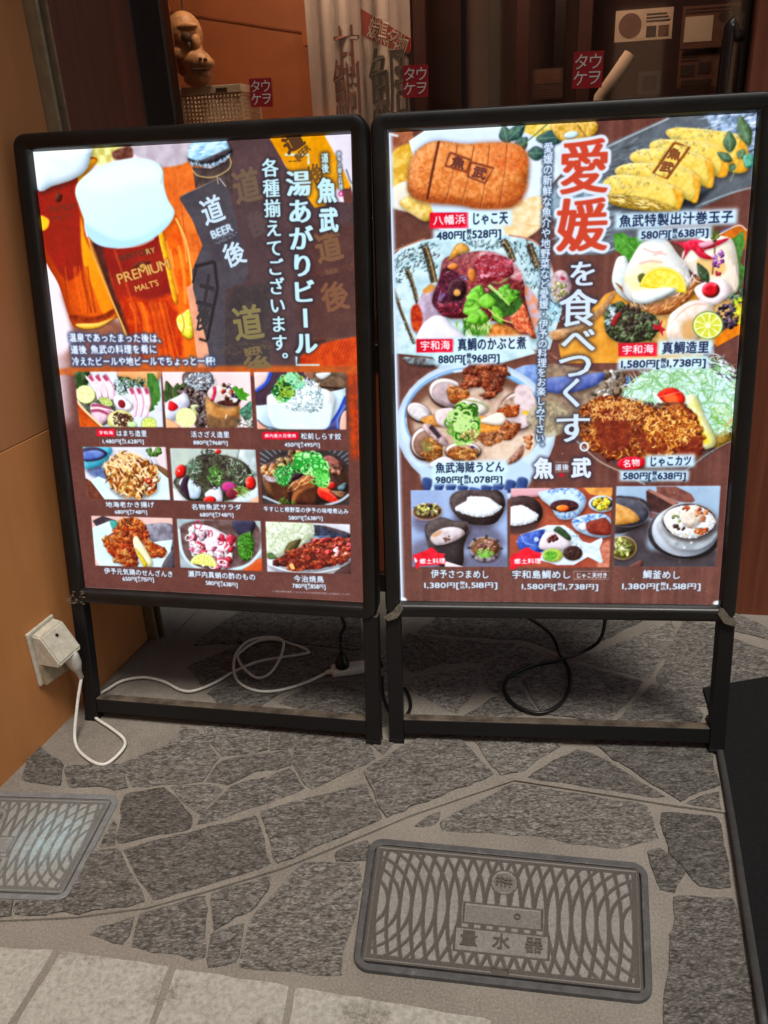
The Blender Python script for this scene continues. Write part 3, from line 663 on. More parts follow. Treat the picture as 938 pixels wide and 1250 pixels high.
    P.ST([(260, 180), (350, 110), (520, 100), (650, 150), (560, 200), (300, 280)], 90, 70, 9, [(244, 226, 190), (236, 206, 150)], (0, 60), .6)
    P.BL([(620, 370), (740, 360), (720, 470), (640, 490)], 18, 22, [(196, 60, 50), (236, 220, 180), (214, 150, 90)])
    caption(P, '地海老かき揚げ', (258, 590), (725, 592), 54, '680円[@748円]', (345, 660), (655, 662), 46)
    # 5 salad
    P.crop(200, 540, 7.817); P.rect_clip([(55, 50), (870, 65), (900, 570), (90, 550)])
    P.F([(0, 0), (950, 0), (950, 620), (0, 620)], (196, 206, 196), (176, 190, 190), n=30, s=0); P.F([(720, 50), (880, 60), (890, 300), (760, 260), (700, 180)], (206, 218, 220), (180, 196, 200), n=20); P.LN([(715, 60), (690, 180)], 8, (80, 90, 90), .8, 1)
    P.F([(80, 430), (280, 560), (60, 580)], (222, 230, 240)); P.F([(600, 580), (900, 420), (900, 580)], (214, 226, 236), (190, 206, 220), n=16); P.F([(800, 570), (900, 510), (900, 580)], (226, 180, 150))
    P.F([(110, 330), (330, 120), (700, 150), (850, 330), (700, 480), (560, 560), (250, 560), (110, 420)], (70, 66, 62), (100, 104, 84), n=14)
    P.F([(215, 380), (260, 340), (340, 400), (350, 470), (320, 530), (240, 520)], (206, 222, 236), (186, 206, 226), sh=.15); P.F([(390, 480), (520, 410), (550, 560), (420, 540)], (214, 224, 240), (226, 220, 236), sh=.1); P.F([(140, 390), (180, 310), (205, 330), (170, 410)], (214, 226, 238)); P.F([(190, 320), (240, 320), (220, 400), (240, 540), (180, 470), (150, 420)], (66, 44, 66))
    shreds(P, [(280, 250), (380, 70), (560, 120), (720, 200), (760, 330), (560, 400), (440, 440), (280, 380)], 520, 70, 7, [(44, 46, 40), (74, 74, 58), (30, 32, 30), (96, 100, 80), (60, 56, 52)])
    shreds(P, [(220, 200), (340, 150), (330, 330), (240, 330)], 70, 60, 7, [(60, 96, 76), (210, 226, 214), (130, 160, 140)])
    shreds(P, [(420, 250), (520, 240), (540, 380), (440, 370)], 60, 60, 8, [(90, 150, 70), (190, 220, 160), (60, 110, 50)])
    shreds(P, [(580, 170), (760, 200), (850, 300), (760, 400), (640, 380)], 130, 60, 7, [(70, 86, 66), (200, 220, 206), (110, 130, 100), (60, 60, 60)])
    P.F([(550, 400), (600, 370), (670, 390), (680, 440), (600, 470), (555, 450)], (204, 60, 120), (170, 70, 150), n=10, sh=.25); P.F([(600, 450), (690, 430), (720, 480), (640, 540), (590, 500)], (150, 50, 70), (110, 44, 60), n=8)
    P.ST([(690, 420), (830, 440), (760, 510), (690, 500)], 50, 60, 8, [(120, 150, 70), (190, 210, 140), (80, 110, 50)], (0, 60))
    for e in (ell(155, 272, 52, 66, 15), ell(822, 382, 50, 66, -8), ell(432, 548, 60, 40), ell(515, 82, 28, 22)):
        P.F(e, (206, 30, 30), (226, 50, 40), sh=.35, hl=.5)
    P.F(ell(140, 268, 8, 14), (250, 190, 180), b=2); P.F(ell(795, 380, 10, 10), (246, 170, 130), b=2)
    caption(P, '名物魚武サラダ', (255, 612), (735, 615), 56, '680円[@748円]', (335, 685), (658, 688), 48)
    # 6 beef tendon stew
    P.crop(310, 540, 7.504); P.rect_clip([(48, 65), (855, 70), (865, 570), (72, 560)])
    P.F([(0, 0), (950, 0), (950, 620), (0, 620)], (58, 50, 52), (76, 66, 66), n=30, s=0)
    for i in range(60):
        t = math.radians(185+i*3.1); P.LN([(470+430*math.cos(t), 330+290*math.sin(t)), (470+560*math.cos(t), 330+400*math.sin(t))], 8, (170, 200, 214) if i % 2 else (70, 70, 78), .8, 1)
    P.F([(60, 230), (150, 170), (400, 90), (700, 120), (850, 260), (830, 470), (600, 560), (260, 560), (70, 430)], (62, 46, 44), (90, 66, 56), n=20)
    P.F([(620, 150), (690, 115), (780, 180), (700, 210)], (150, 92, 84), (176, 120, 110)); P.F([(650, 200), (780, 200), (800, 260), (750, 300), (680, 260)], (206, 160, 136), (90, 56, 50), n=12, sh=.2)
    P.F([(75, 260), (180, 300), (350, 390), (330, 560), (230, 560), (100, 420)], (122, 76, 44), (84, 52, 38), n=24, sh=.35, hl=.3); P.F([(70, 270), (150, 290), (220, 350), (120, 350)], (206, 196, 210), (170, 150, 150), b=4); P.BL([(80, 230), (210, 210), (180, 290), (80, 280)], 14, 30, [(206, 160, 110), (170, 116, 76)])
    P.F([(340, 540), (360, 440), (480, 380), (570, 400), (590, 560), (420, 570)], (96, 54, 34), (70, 40, 30), n=20, sh=.2); P.LN([(350, 540), (380, 470), (470, 400), (550, 385)], 30, (186, 116, 60), .9, 6)
    P.F([(340, 380), (430, 280), (500, 280), (540, 370), (370, 420)], (206, 150, 96), (150, 90, 56), n=8, sh=.2); P.ST([(340, 380), (430, 280), (520, 300), (540, 370), (370, 420)], 30, 120, 9, [(236, 190, 140), (140, 84, 54)], (-50, -30))
    P.F([(578, 410), (640, 400), (770, 525), (700, 545), (590, 490)], (204, 40, 34), (226, 66, 44), n=20, sh=.15); P.F([(585, 405), (650, 400), (700, 440), (620, 440)], (226, 120, 80), b=4); P.LN([(655, 440), (740, 500)], 6, (250, 190, 180), .7, 2)
    P.F(ell(705, 390, 38, 36), (196, 50, 40), sh=.3, hl=.4); P.F([(760, 400), (840, 360), (820, 420), (780, 440)], (120, 150, 160), (80, 100, 110)); P.F([(700, 440), (830, 450), (780, 500)], (176, 130, 100), (120, 84, 66), n=10)
    P.BL([(200, 190), (330, 80), (440, 80), (380, 200), (260, 260)], 26, 34, [(176, 150, 90), (110, 84, 60), (150, 110, 90)])
    P.F([(330, 290), (460, 250), (440, 300), (350, 350)], (66, 48, 56))
    P.ST([(200, 250), (340, 210), (300, 370), (210, 340)], 110, 90, 8, [(96, 206, 110), (50, 160, 70), (160, 236, 160), (40, 120, 50)], (0, 360), .9)
    P.RG([(380, 130), (560, 110), (650, 210), (610, 270), (480, 260), (400, 230)], 80, 36, 11, [(70, 190, 80), (120, 226, 120), (180, 240, 170), (50, 150, 60)])
    P.RG([(540, 270), (680, 270), (660, 390), (560, 380)], 36, 30, 11, [(110, 206, 100), (196, 240, 170), (60, 160, 60)])
    P.LN([(75, 490), (240, 560)], 20, (190, 206, 220), .9, 2); P.LN([(640, 575), (780, 530), (865, 470)], 22, (200, 214, 230), .9, 2)
    P.ST([(230, 510), (380, 540), (340, 560), (240, 555)], 30, 40, 8, [(110, 140, 60), (80, 110, 44)], (0, 360))
    caption(P, '牛すじと根野菜の伊予の味噌煮込み', (80, 605), (858, 628), 48, '580円[@638円]', (308, 685), (622, 690), 46)
    # 7 fried chicken
    P.crop(105, 625, 5.685); P.rect_clip([(32, 25), (595, 40), (610, 385), (60, 372)])
    P.F([(0, 0), (640, 0), (640, 420), (0, 420)], (226, 196, 190), (214, 180, 176), n=40, s=0)
    P.F([(40, 60), (110, 25), (210, 60), (90, 130)], (84, 74, 84), (70, 60, 70), s=0); P.F([(400, 90), (600, 90), (600, 260), (480, 220), (420, 160)], (120, 116, 130), (150, 150, 166), n=14)
    P.F([(35, 110), (160, 60), (200, 110), (440, 210), (595, 190), (560, 390), (90, 380), (60, 320)], (206, 230, 240), (220, 238, 246), n=40, s=0); P.F([(160, 60), (215, 70), (190, 130)], (80, 170, 160))
    P.F([(520, 380), (600, 260), (610, 390)], (90, 84, 96)); P.F([(180, 340), (360, 350), (300, 380)], (140, 130, 140), b=8, a=.7)
    for reg, nn in (([(215, 70), (290, 40), (380, 60), (420, 140), (410, 220), (330, 200), (240, 170)], 46), ([(120, 190), (220, 130), (320, 200), (350, 350), (280, 380), (180, 310), (130, 240)], 70), ([(400, 190), (440, 200), (550, 260), (530, 300), (450, 310), (400, 270)], 26)):
        P.FR(reg, [(190, 80, 36), (150, 58, 30), (216, 112, 56), (120, 46, 28), (232, 150, 86)], nn, 20, (248, 190, 130))
    P.ST([(215, 70), (290, 30), (390, 60), (360, 110), (230, 110)], 40, 36, 5, [(226, 170, 96), (70, 40, 30)], (0, 180))
    P.F([(320, 200), (345, 165), (400, 240), (455, 340), (440, 382), (395, 380), (345, 290)], (240, 240, 214), (232, 230, 190), n=20, sh=.1); P.F([(335, 245), (375, 290), (420, 360), (400, 378), (355, 300)], (214, 186, 50), (230, 206, 80), n=8, b=1)
    caption(P, '伊予元気鶏のせんざんき', (118, 408), (600, 432), 42, '650円[@715円]', (245, 462), (465, 468), 36)
    # 8 octopus in vinegar
    P.crop(0, 0, 1); P.rect_clip([(215, 633), (317.2, 635.5), (319, 697), (219.5, 692.7)])
    P.F([(210, 630), (325, 630), (325, 700), (210, 700)], (176, 190, 196), (150, 166, 176), n=30, s=0)
    P.F([(300, 690), (322, 680), (322, 700), (296, 700)], (196, 90, 44))
    P.F([(222, 640), (270, 634), (312, 640), (316, 668), (300, 688), (260, 695), (232, 690), (220, 665)], (96, 74, 72), (120, 100, 100), n=20, b=4); P.LN([(217, 645), (222, 675), (238, 692), (268, 697), (300, 690), (320, 670)], 3.4, (206, 224, 232), .95, 1); P.F([(283, 636), (310, 636), (305, 652), (290, 652)], (60, 60, 84))
    P.F([(290, 655), (305, 650), (309, 668), (302, 684), (291, 678)], (70, 130, 44), (50, 100, 36), n=6, sh=.2); P.ST([(290, 655), (305, 650), (309, 668), (302, 684), (291, 678)], 60, 7, .8, [(100, 170, 70), (50, 96, 36), (130, 190, 90)], (0, 360))
    reg = [(232, 643), (245, 640), (262, 645), (285, 660), (283, 675), (275, 694), (255, 690), (232, 674)]
    P.F(reg, (226, 216, 226), (236, 230, 238), n=10, sh=.2); P.BL(reg, 36, 5.5, [(240, 232, 240), (226, 196, 212), (196, 66, 90), (246, 242, 246), (214, 120, 150)], jag=.35, hl=.3); P.RG(reg, 16, 4.5, 1.3, [(190, 60, 90), (246, 240, 244)])
    citrus(P, 247, 690, 16.5, 10, (206, 206, 90), (226, 226, 140), (176, 190, 80), .9, 180, 358)
    caption(P, '瀬戸内真蛸の酢のもの', (228, 700.3), (311, 704.5), 8, '580円[@638円]', (249.7, 711), (289, 713.8), 6.6)
    # 9 grilled chicken
    P.crop(260, 625, 5.211); P.rect_clip([(330, 58), (865, 75), (872, 392), (340, 378)])
    P.F([(300, 40), (900, 40), (900, 420), (300, 420)], (196, 196, 206), (220, 222, 230), n=30, s=0); P.F([(840, 330), (880, 300), (880, 400), (760, 395)], (90, 62, 60))
    P.F([(615, 85), (700, 85), (855, 130), (860, 160), (700, 165), (630, 130)], (52, 50, 66), (74, 80, 104), n=14); P.LN([(620, 110), (650, 150), (740, 150)], 8, (90, 140, 190), .9, 1); P.LN([(700, 85), (850, 140)], 8, (120, 80, 70), .8, 1)
    P.F([(325, 60), (590, 60), (640, 130), (560, 230), (430, 280), (330, 270)], (206, 214, 196), (224, 230, 220), n=14); P.ST([(325, 80), (590, 60), (630, 130), (540, 230), (400, 270), (330, 250)], 240, 60, 5, [(224, 232, 214), (190, 204, 170), (236, 242, 236), (170, 190, 140)], (0, 360), .4)
    P.F([(340, 310), (430, 290), (880, 230), (870, 310), (760, 365), (560, 385), (400, 365)], (206, 222, 240), (226, 234, 246), n=30, sh=.1)
    P.LF((450, 255), (555, 170), 60, (84, 76, 50), (110, 100, 60)); P.LF((330, 265), (400, 290), 40, (90, 110, 70))
    reg = [(390, 300), (500, 250), (640, 180), (760, 170), (870, 170), (872, 280), (740, 340), (600, 365), (480, 350), (400, 330)]
    P.FR(reg, [(150, 46, 30), (110, 32, 26), (186, 74, 42), (84, 28, 26), (206, 104, 64)], 110, 24, (246, 186, 150))
    P.BL([(640, 180), (860, 170), (860, 260), (700, 280)], 26, 16, [(196, 60, 60), (226, 150, 150), (176, 40, 44)], hl=.6); P.F(ell(770, 240, 14, 12), (236, 220, 236)); P.F([(480, 335), (500, 325), (515, 360), (495, 362)], (236, 190, 120)); P.LN([(345, 330), (480, 375), (640, 385), (800, 355)], 8, (240, 246, 252), .8, 1)
    caption(P, '今治焼鳥', (505, 422), (700, 428), 44, '780円[@858円]', (497, 467), (710, 473), 36)
    P.row('※写真の食材を使用しておりますが、仕入状況内容が変更になる場合がございます。', (372, 502), (878, 523), 13, (206, 206, 220))
    P.clip = None
def glowcap(P, rows, pad=0):
    """dark lettering on a soft pale glow: rows of (text, left, right, height)"""
    P.clip = None
    for t, a, b, h in rows:
        s = P.sc(a); A, B = P.T([a, b]); d = (B-A)/np.hypot(*(B-A)); nn = np.array([-d[1], d[0]]); hh = h*s*.62
        q = np.array([A-d*hh*.5-nn*hh, B+d*hh*.5-nn*hh, B+d*hh*.5+nn*hh, A-d*hh*.5+nn*hh])
        r = P.cover(edges_of(q), 14)
        if r is None: continue
        m, x, y = r; P.put(blur(m, 9), x, y, np.array(GLOW, np.float32)/255, .92)
    for t, a, b, h in rows: P.row(t, a, b, h, NAVY, bold=.9)
def ticks(P, pts, w0, w1, n, cols, w=4):
    for i in range(n):
        t = RNG.uniform(0, 1); p = openspl(pts, 20); a = p[int(t*(len(p)-1))]+RNG.uniform(-w0, w0, 2); P.LN([a, a+RNG.uniform(-w1, w1, 2)], w, cols[i % len(cols)], .8, 0)

def paint_right():
    P = Print([(476.4, 160), (923.2, 138), (876.3, 739), (489.9, 733)], 1110, 1570, (104, 70, 64))
    wood_print(P)
    # ---- fried fish cake
    P.crop(460, 120, 3.788)
    P.F([(60, 150), (170, 140), (190, 260), (140, 420), (60, 420)], (170, 112, 84), (140, 84, 62), n=24, s=0)
    P.F([(60, 270), (160, 200), (190, 250), (160, 420), (70, 500)], (206, 160, 60), (232, 200, 110), n=16, b=3)
    P.F([(68, 420), (160, 380), (200, 520), (170, 540), (90, 515)], (224, 220, 212), (232, 226, 196), n=20)
    P.F([(66, 500), (150, 520), (260, 560), (240, 700), (70, 720)], (96, 62, 56), (112, 76, 66), n=30, s=0, b=3)
    P.F([(110, 470), (240, 430), (320, 500), (250, 560), (190, 545)], (214, 180, 90), (240, 214, 150), n=12, b=2)
    P.F([(155, 190), (230, 140), (430, 122), (860, 100), (870, 330), (770, 440), (700, 520), (560, 640), (290, 600), (250, 470), (180, 280)], (206, 222, 246), (222, 234, 250), n=60, s=0)
    P.F([(560, 520), (770, 445), (800, 540), (700, 640), (560, 660)], (228, 200, 150), (240, 222, 190), n=14, b=3)
    for i in range(12): P.LN([(600+i*12, 540+i*5), (660+i*10, 620-i*4)], 2, (206, 170, 120), .6)
    P.F([(660, 120), (900, 100), (940, 190), (760, 180)], (206, 176, 70), (236, 214, 130), n=14, b=3)
    for p, q, w in (((610, 205), (590, 120), 62), ((610, 190), (690, 115), 60), ((700, 205), (640, 210), 70), ((740, 185), (900, 170), 70), ((700, 250), (790, 250), 66), ((650, 235), (700, 175), 50)):
        P.LF(p, q, w, (66, 96, 92), (92, 124, 110), (150, 180, 160))
    P.LN([(610, 250), (680, 210), (800, 110)], 6, (110, 130, 90))
    reg = [(148, 380), (165, 275), (215, 215), (290, 190), (420, 205), (600, 200), (680, 225), (706, 300), (690, 400), (660, 470), (590, 505), (480, 505), (390, 485), (230, 470), (165, 440)]
    P.F(reg, (96, 70, 60), b=14, a=.5)
    P.F(reg, (204, 122, 64), (226, 154, 96), n=9, k=2.4, sh=.25, r=30)
    P.F([(160, 400), (300, 440), (480, 460), (690, 380), (670, 470), (590, 505), (480, 505), (390, 485), (230, 470)], (176, 90, 44), (206, 122, 66), n=7, b=12, a=.8)
    P.F([(450, 215), (600, 205), (690, 240), (690, 330), (560, 310)], (196, 92, 46), (222, 124, 66), n=6, b=14, a=.7)
    P.ST(reg, 380, 14, 5, [(226, 156, 96), (176, 92, 46), (236, 176, 120), (166, 84, 40), (206, 126, 70)], (0, 360), a=.7)
    P.F([(150, 400), (230, 440), (390, 458), (560, 478), (660, 440), (706, 330), (700, 400), (660, 475), (590, 508), (480, 508), (390, 488), (230, 472), (165, 445)], (128, 62, 34), (160, 84, 46), n=6, b=7, a=.5); P.F([(200, 240), (420, 215), (600, 212), (670, 250), (560, 270), (300, 270)], (236, 170, 112), b=22, a=.4)
    P.LN([(294, 192), (270, 300), (238, 462)], 11, (92, 46, 34), .95, 1); 
    for a, b in (((380, 205), (330, 462)), ((455, 210), (392, 485)), ((528, 208), (482, 500)), ((606, 205), (590, 340), (570, 500))) if False else (((378, 208), (325, 465)), ((455, 212), (395, 485)), ((527, 210), (483, 502)), ((607, 205), (568, 502))): P.LN([a, ((a[0]+b[0])/2+6, (a[1]+b[1])/2), b], 4.5, (126, 62, 36), .85, 0); P.LN([(a[0]+6, a[1]), (b[0]+6, b[1])], 4, (236, 170, 110), .4, 1)
    for q in ([(345, 245), (440, 280), (420, 335), (322, 305)], [(440, 290), (545, 318), (505, 388), (425, 355)]): P.LN(q+[q[0]], 11, (112, 56, 44), .85, 1, s=0)
    P.one('魚', (382, 292), 62, 48, (104, 50, 42), 18, bold=2); P.one('武', (480, 340), 62, 52, (112, 56, 46), 18, bold=2)
    P.BL([(460, 225), (680, 230), (690, 320), (520, 300)], 26, 5, [(246, 190, 140), (232, 150, 100)], a=.6)
    # ---- braised sea bream head on a wide glazed plate
    P.crop(480, 280, 5.211)
    P.F([(-30, 190), (60, 110), (200, 60), (420, 20), (760, 30), (920, 80), (1020, 250), (1080, 500), (1000, 760), (500, 900), (0, 830)], (176, 206, 216), (206, 226, 234), n=24, s=0)
    P.LN([(-30, 150), (80, 100), (210, 50)], 9, (176, 130, 110)); P.LN([(740, 30), (900, 70), (1000, 200), (1060, 420)], 10, (186, 140, 126))
    dk = [(52, 74, 84), (74, 104, 112), (96, 120, 116), (60, 60, 60)]
    P.ST([(0, 180), (190, 80), (300, 60), (280, 250), (170, 260), (60, 330), (10, 300)], 190, 26, 8, dk, (100, 180), a=.8)
    P.ST([(500, 60), (900, 90), (1000, 260), (860, 260), (700, 130), (520, 110)], 170, 26, 8, dk, (40, 140), a=.8); P.ST([(840, 250), (980, 240), (1040, 560), (930, 600)], 80, 26, 8, dk, (60, 140), a=.8)
    for l, w in (([(205, 90), (240, 200), (268, 330)], 46), ([(90, 240), (130, 340), (165, 470)], 26), ([(700, 60), (740, 120), (770, 200)], 44), ([(870, 90), (900, 180), (930, 240)], 44), ([(10, 370), (60, 520), (140, 720)], 20)):
        P.LN(l, w, (62, 52, 46), .9, 2); P.LN([(x+8, y+4) for x, y in l], w*.2, (190, 160, 96), .9, 1)
        ticks(P, l, w*.5, 14, 26, [(40, 36, 36), (150, 120, 80), (190, 210, 214)], 6)
    P.F([(180, 420), (260, 340), (320, 520), (280, 620), (170, 660), (120, 580)], (196, 180, 206), (170, 150, 170), n=16); P.F([(120, 500), (165, 470), (195, 560), (170, 640), (130, 620)], (196, 84, 40), (160, 52, 40), n=10, b=3); P.F([(195, 380), (250, 340), (270, 370), (215, 400)], (206, 150, 80), b=3)
    P.F([(820, 330), (900, 400), (940, 520), (900, 640), (850, 500)], (196, 176, 190), (226, 150, 110), n=14, b=3)
    P.F([(600, 620), (760, 580), (870, 660), (840, 720), (620, 720)], (190, 110, 50), (226, 160, 90), n=12, b=3)
    hd = [(255, 440), (300, 300), (330, 180), (440, 150), (560, 130), (680, 150), (780, 220), (835, 330), (845, 440), (900, 640), (910, 690), (830, 660), (720, 600), (560, 560), (430, 560), (350, 550), (280, 500)]
    P.F(hd, (120, 54, 62), (166, 84, 84), n=10, k=2.6, sh=.2)
    P.F([(255, 440), (300, 310), (340, 230), (450, 300), (470, 420), (400, 540), (330, 540), (280, 490)], (70, 34, 50), (110, 50, 70), n=8, b=5)
    P.F([(560, 140), (680, 150), (790, 230), (830, 320), (740, 300), (640, 260), (560, 220)], (226, 190, 196), (196, 120, 130), n=9, b=5)
    P.F([(640, 290), (720, 260), (740, 310), (680, 340), (620, 330)], (226, 190, 150), b=2)
    P.FR([(540, 170), (720, 170), (770, 270), (660, 320), (560, 330)], [(190, 76, 90), (160, 50, 64), (216, 140, 160), (206, 110, 130)], 34, 20, (244, 220, 230))
    P.ST(hd, 260, 26, 5, [(206, 110, 110), (90, 36, 50), (226, 160, 150), (120, 50, 60), (240, 214, 214)], (0, 360), a=.6)
    P.F([(360, 190), (380, 130), (420, 80), (470, 90), (490, 130), (430, 150)], (226, 180, 110), (206, 150, 70), n=10, sh=.25); P.F([(350, 230), (390, 205), (420, 225), (385, 250)], (216, 140, 80), b=1); P.F([(480, 260), (510, 240), (530, 270), (515, 330), (490, 310)], (206, 130, 70), b=2)
    P.F(ell(412, 375, 58, 70, 10), (52, 28, 40), (80, 44, 56), n=6); P.LN(ell(412, 375, 50, 60, 10, 20, 150, 300), 7, (120, 80, 80), .9, 1); P.F(ell(412, 395, 24, 24), (206, 150, 90), (226, 176, 110), sh=.3)
    P.LN([(430, 300), (460, 295), (470, 320)], 14, (110, 130, 180), .7, 3); P.LN([(300, 440), (335, 400)], 20, (140, 130, 190), .7, 4); P.LN([(310, 380), (290, 470)], 6, (190, 160, 190), .7, 2)
    P.FR([(300, 470), (420, 470), (440, 540), (350, 550)], [(140, 48, 66), (100, 34, 52), (170, 84, 104)], 16, 16, (226, 180, 200))
    P.F([(750, 540), (830, 470), (870, 560), (910, 680), (860, 660), (790, 640)], (190, 84, 54), (226, 130, 90), n=5); P.ST([(750, 540), (830, 470), (870, 560), (910, 680), (860, 660), (790, 640)], 90, 26, 4, [(240, 190, 160), (150, 50, 36), (206, 110, 70)], (40, 100))
    gl_ = [(64, 130, 34), (96, 170, 50), (126, 200, 70), (50, 104, 30), (84, 156, 44)]
    P.F([(450, 560), (600, 560), (620, 640), (580, 670), (500, 660)], (70, 130, 50), (150, 190, 110), n=8); P.ST([(400, 600), (620, 570), (610, 670), (500, 670)], 40, 80, 9, [(190, 210, 140), (110, 160, 70), (60, 110, 40)], (60, 120))
    P.F([(600, 400), (700, 400), (830, 440), (760, 540), (640, 530)], (44, 80, 34), (66, 110, 46), n=8, b=3)
    for p, q, w in (((520, 470), (560, 345), 110), ((560, 450), (470, 420), 110), ((560, 480), (450, 520), 130), ((560, 500), (540, 610), 120), ((600, 500), (600, 400), 120), ((690, 440), (740, 340), 90), ((700, 440), (815, 390), 90), ((640, 480), (700, 600), 70), ((720, 430), (780, 430), 70), ((560, 540), (470, 580), 80), ((500, 480), (480, 440), 80)):
        P.LF(p, q, w, gl_[int(RNG.integers(5))], (140, 206, 84), (170, 220, 120))
    P.LN([(610, 350), (690, 420), (745, 475)], 15, (160, 206, 110)); P.LN([(620, 345), (700, 420)], 5, (220, 240, 190)); P.LN([(610, 500), (680, 560), (765, 590)], 9, (206, 190, 120))
    P.F([(160, 660), (200, 590), (270, 540), (330, 550), (380, 610), (470, 690), (300, 720), (160, 710)], (226, 222, 238), (236, 232, 244), n=20, sh=.1)
    # ---- rolled omelette on slate
    P.crop(690, 120, 3.782)
    P.F([(150, 230), (480, 85), (890, 55), (860, 400), (640, 500), (200, 720), (-40, 720), (-60, 400), (40, 300)], (88, 92, 96), (112, 120, 130), n=40, s=0)
    P.F([(640, 80), (890, 50), (870, 330), (760, 250)], (176, 196, 226), (110, 130, 156), n=10, s=0, b=5); P.ST([(640, 80), (880, 70), (860, 260), (740, 220)], 60, 60, 6, [(226, 236, 250), (60, 70, 84), (150, 170, 196)], (150, 175), b=1)
    P.F([(-60, 420), (220, 380), (200, 500), (-40, 560)], (110, 132, 146), (150, 170, 184), n=12, b=8); P.ST([(160, 260), (400, 180), (300, 340), (180, 380)], 70, 70, 4, [(150, 164, 172), (60, 66, 72)], (140, 170), a=.6, b=1)
    P.ST([(-40, 560), (200, 480), (280, 620), (60, 720), (-40, 690)], 60, 80, 5, [(140, 166, 190), (60, 70, 84), (190, 206, 220)], (150, 180), a=.7, b=1)
    P.LN([(170, 235), (330, 160), (480, 92)], 7, (196, 206, 214), .8, 1); P.LN([(600, 500), (760, 440), (870, 410)], 7, (170, 186, 200), .8, 1); P.LN([(60, 700), (180, 705), (260, 680)], 6, (190, 206, 220), .8, 1)
    P.F([(-60, 108), (60, 100), (140, 105), (150, 150), (80, 200), (-20, 190)], (190, 150, 60), (226, 190, 110), n=8); P.F(ell(30, 165, 34, 16, -10), (206, 226, 236)); P.LN([(60, 120), (110, 190)], 6, (120, 84, 40), .8, 1)
    yl = (232, 206, 110); yd = (206, 156, 50); yc = (240, 222, 150)
    sl = [((480, 180), (520, 135), (760, 160), (830, 200), (840, 330), (740, 330)), ((400, 240), (430, 190), (650, 205), (745, 250), (748, 350), (700, 362), (560, 300)), ((310, 290), (350, 235), (560, 240), (680, 300), (682, 400), (650, 410), (520, 360)), ((240, 350), (290, 300), (520, 310), (620, 370), (612, 470), (585, 478), (450, 420)), ((170, 445), (215, 355), (400, 370), (540, 430), (535, 500), (500, 522), (330, 500))]
    P.F([(520, 480), (660, 420), (760, 350), (700, 400), (600, 500)], (40, 44, 50), b=8, a=.8)
    for i, q in enumerate(sl):
        P.F(q, (236, 214, 124), (226, 196, 92), n=9, sh=.12)
        b = np.array(q[-3:]+q[-3:-2]) if False else None
        a3, a4 = np.array(q[3]), np.array(q[4]); a2 = np.array(q[2])
        P.F([a2*.3+a3*.7, a3, a4, np.array(q[5]), (a3*.45+np.array(q[5])*.55)], (222, 160, 50), (240, 190, 80), n=8, b=4, sh=.1)
        P.BL([q[0], q[1], q[2], (a2+a3)/2, (a3+np.array(q[0]))/2], 34, 8, [(244, 226, 150), (226, 190, 90), (250, 238, 180)], a=.55, hl=.25)
        P.LN([q[1], q[2], q[3]], 5, (250, 238, 180), .5, 2)
    P.F([(165, 448), (260, 440), (420, 470), (520, 515), (400, 520), (240, 495)], (206, 176, 84), (160, 130, 60), n=6, b=1); P.ST([(190, 450), (300, 452), (470, 500), (300, 495)], 60, 40, 5, [(236, 214, 140), (150, 120, 56), (110, 96, 60), (240, 226, 170)], (0, 25))
    P.LN([(505, 205), (575, 225), (470, 370), (408, 345), (505, 205)], 12, (122, 62, 30), .9, 1, s=0); P.one('魚', (505, 258), 58, 48, (134, 74, 36), 16, bold=2); P.one('武', (470, 318), 58, 48, (134, 74, 36), 16, bold=2)
    for p, q, w in (((760, 250), (755, 150), 60), ((770, 290), (700, 250), 40), ((800, 280), (825, 235), 44), ((850, 220), (800, 78), 62), ((780, 300), (760, 340), 30)): P.LF(p, q, w, (92, 116, 88), (110, 140, 110), (150, 176, 150))
    P.LN([(815, 260), (760, 385)], 4, (150, 160, 110)); P.F([(820, 270), (860, 260), (865, 310), (830, 320)], (80, 150, 126), (120, 180, 160), n=6)
    # ---- sea bream sashimi boat
    P.crop(740, 270, 5.211)
    P.F([(700, 100), (840, 30), (895, 60), (880, 180), (740, 200)], (206, 120, 40), (176, 96, 40), n=20, s=0); P.LN([(700, 95), (835, 28), (893, 60)], 9, (236, 206, 180)); P.LN([(720, 70), (790, 40)], 8, (90, 110, 170), .9, 1)
    P.F([(0, 460), (50, 440), (900, 480), (850, 690), (690, 782), (560, 900), (-280, 900), (-300, 780)], (206, 140, 50), (226, 170, 80), n=30, s=0)
    P.F([(60, 560), (860, 500), (700, 740), (560, 800), (330, 790), (100, 740)], (226, 190, 130), (206, 160, 90), n=16)
    P.F([(680, 740), (852, 640), (845, 720), (700, 800)], (226, 140, 36), (206, 120, 30), n=16, s=0)
    P.F([(50, 80), (110, 70), (150, 100), (230, 100), (260, 200), (140, 260), (100, 210), (60, 180)], (70, 130, 50), (96, 160, 70), n=8, s=0); P.LN([(70, 90), (180, 180)], 4, (130, 190, 110))
    P.F([(790, 120), (870, 60), (880, 140), (850, 260), (880, 300), (850, 440), (790, 400)], (70, 120, 54), (100, 150, 80), n=10, s=0)
    P.F([(480, 250), (560, 120), (770, 100), (830, 210), (840, 420), (770, 500), (620, 380)], (232, 222, 204), (240, 234, 226), n=16); P.F([(560, 260), (640, 230), (760, 260), (740, 340), (640, 340)], (226, 180, 110), b=8, a=.8)
    for i in range(9): P.LN([(700+i*14, 140+i*18), (760+i*9, 260+i*16), (790+i*3, 380+i*8)], 7, (236, 200, 180) if i % 2 else (250, 246, 240), .8, 1)
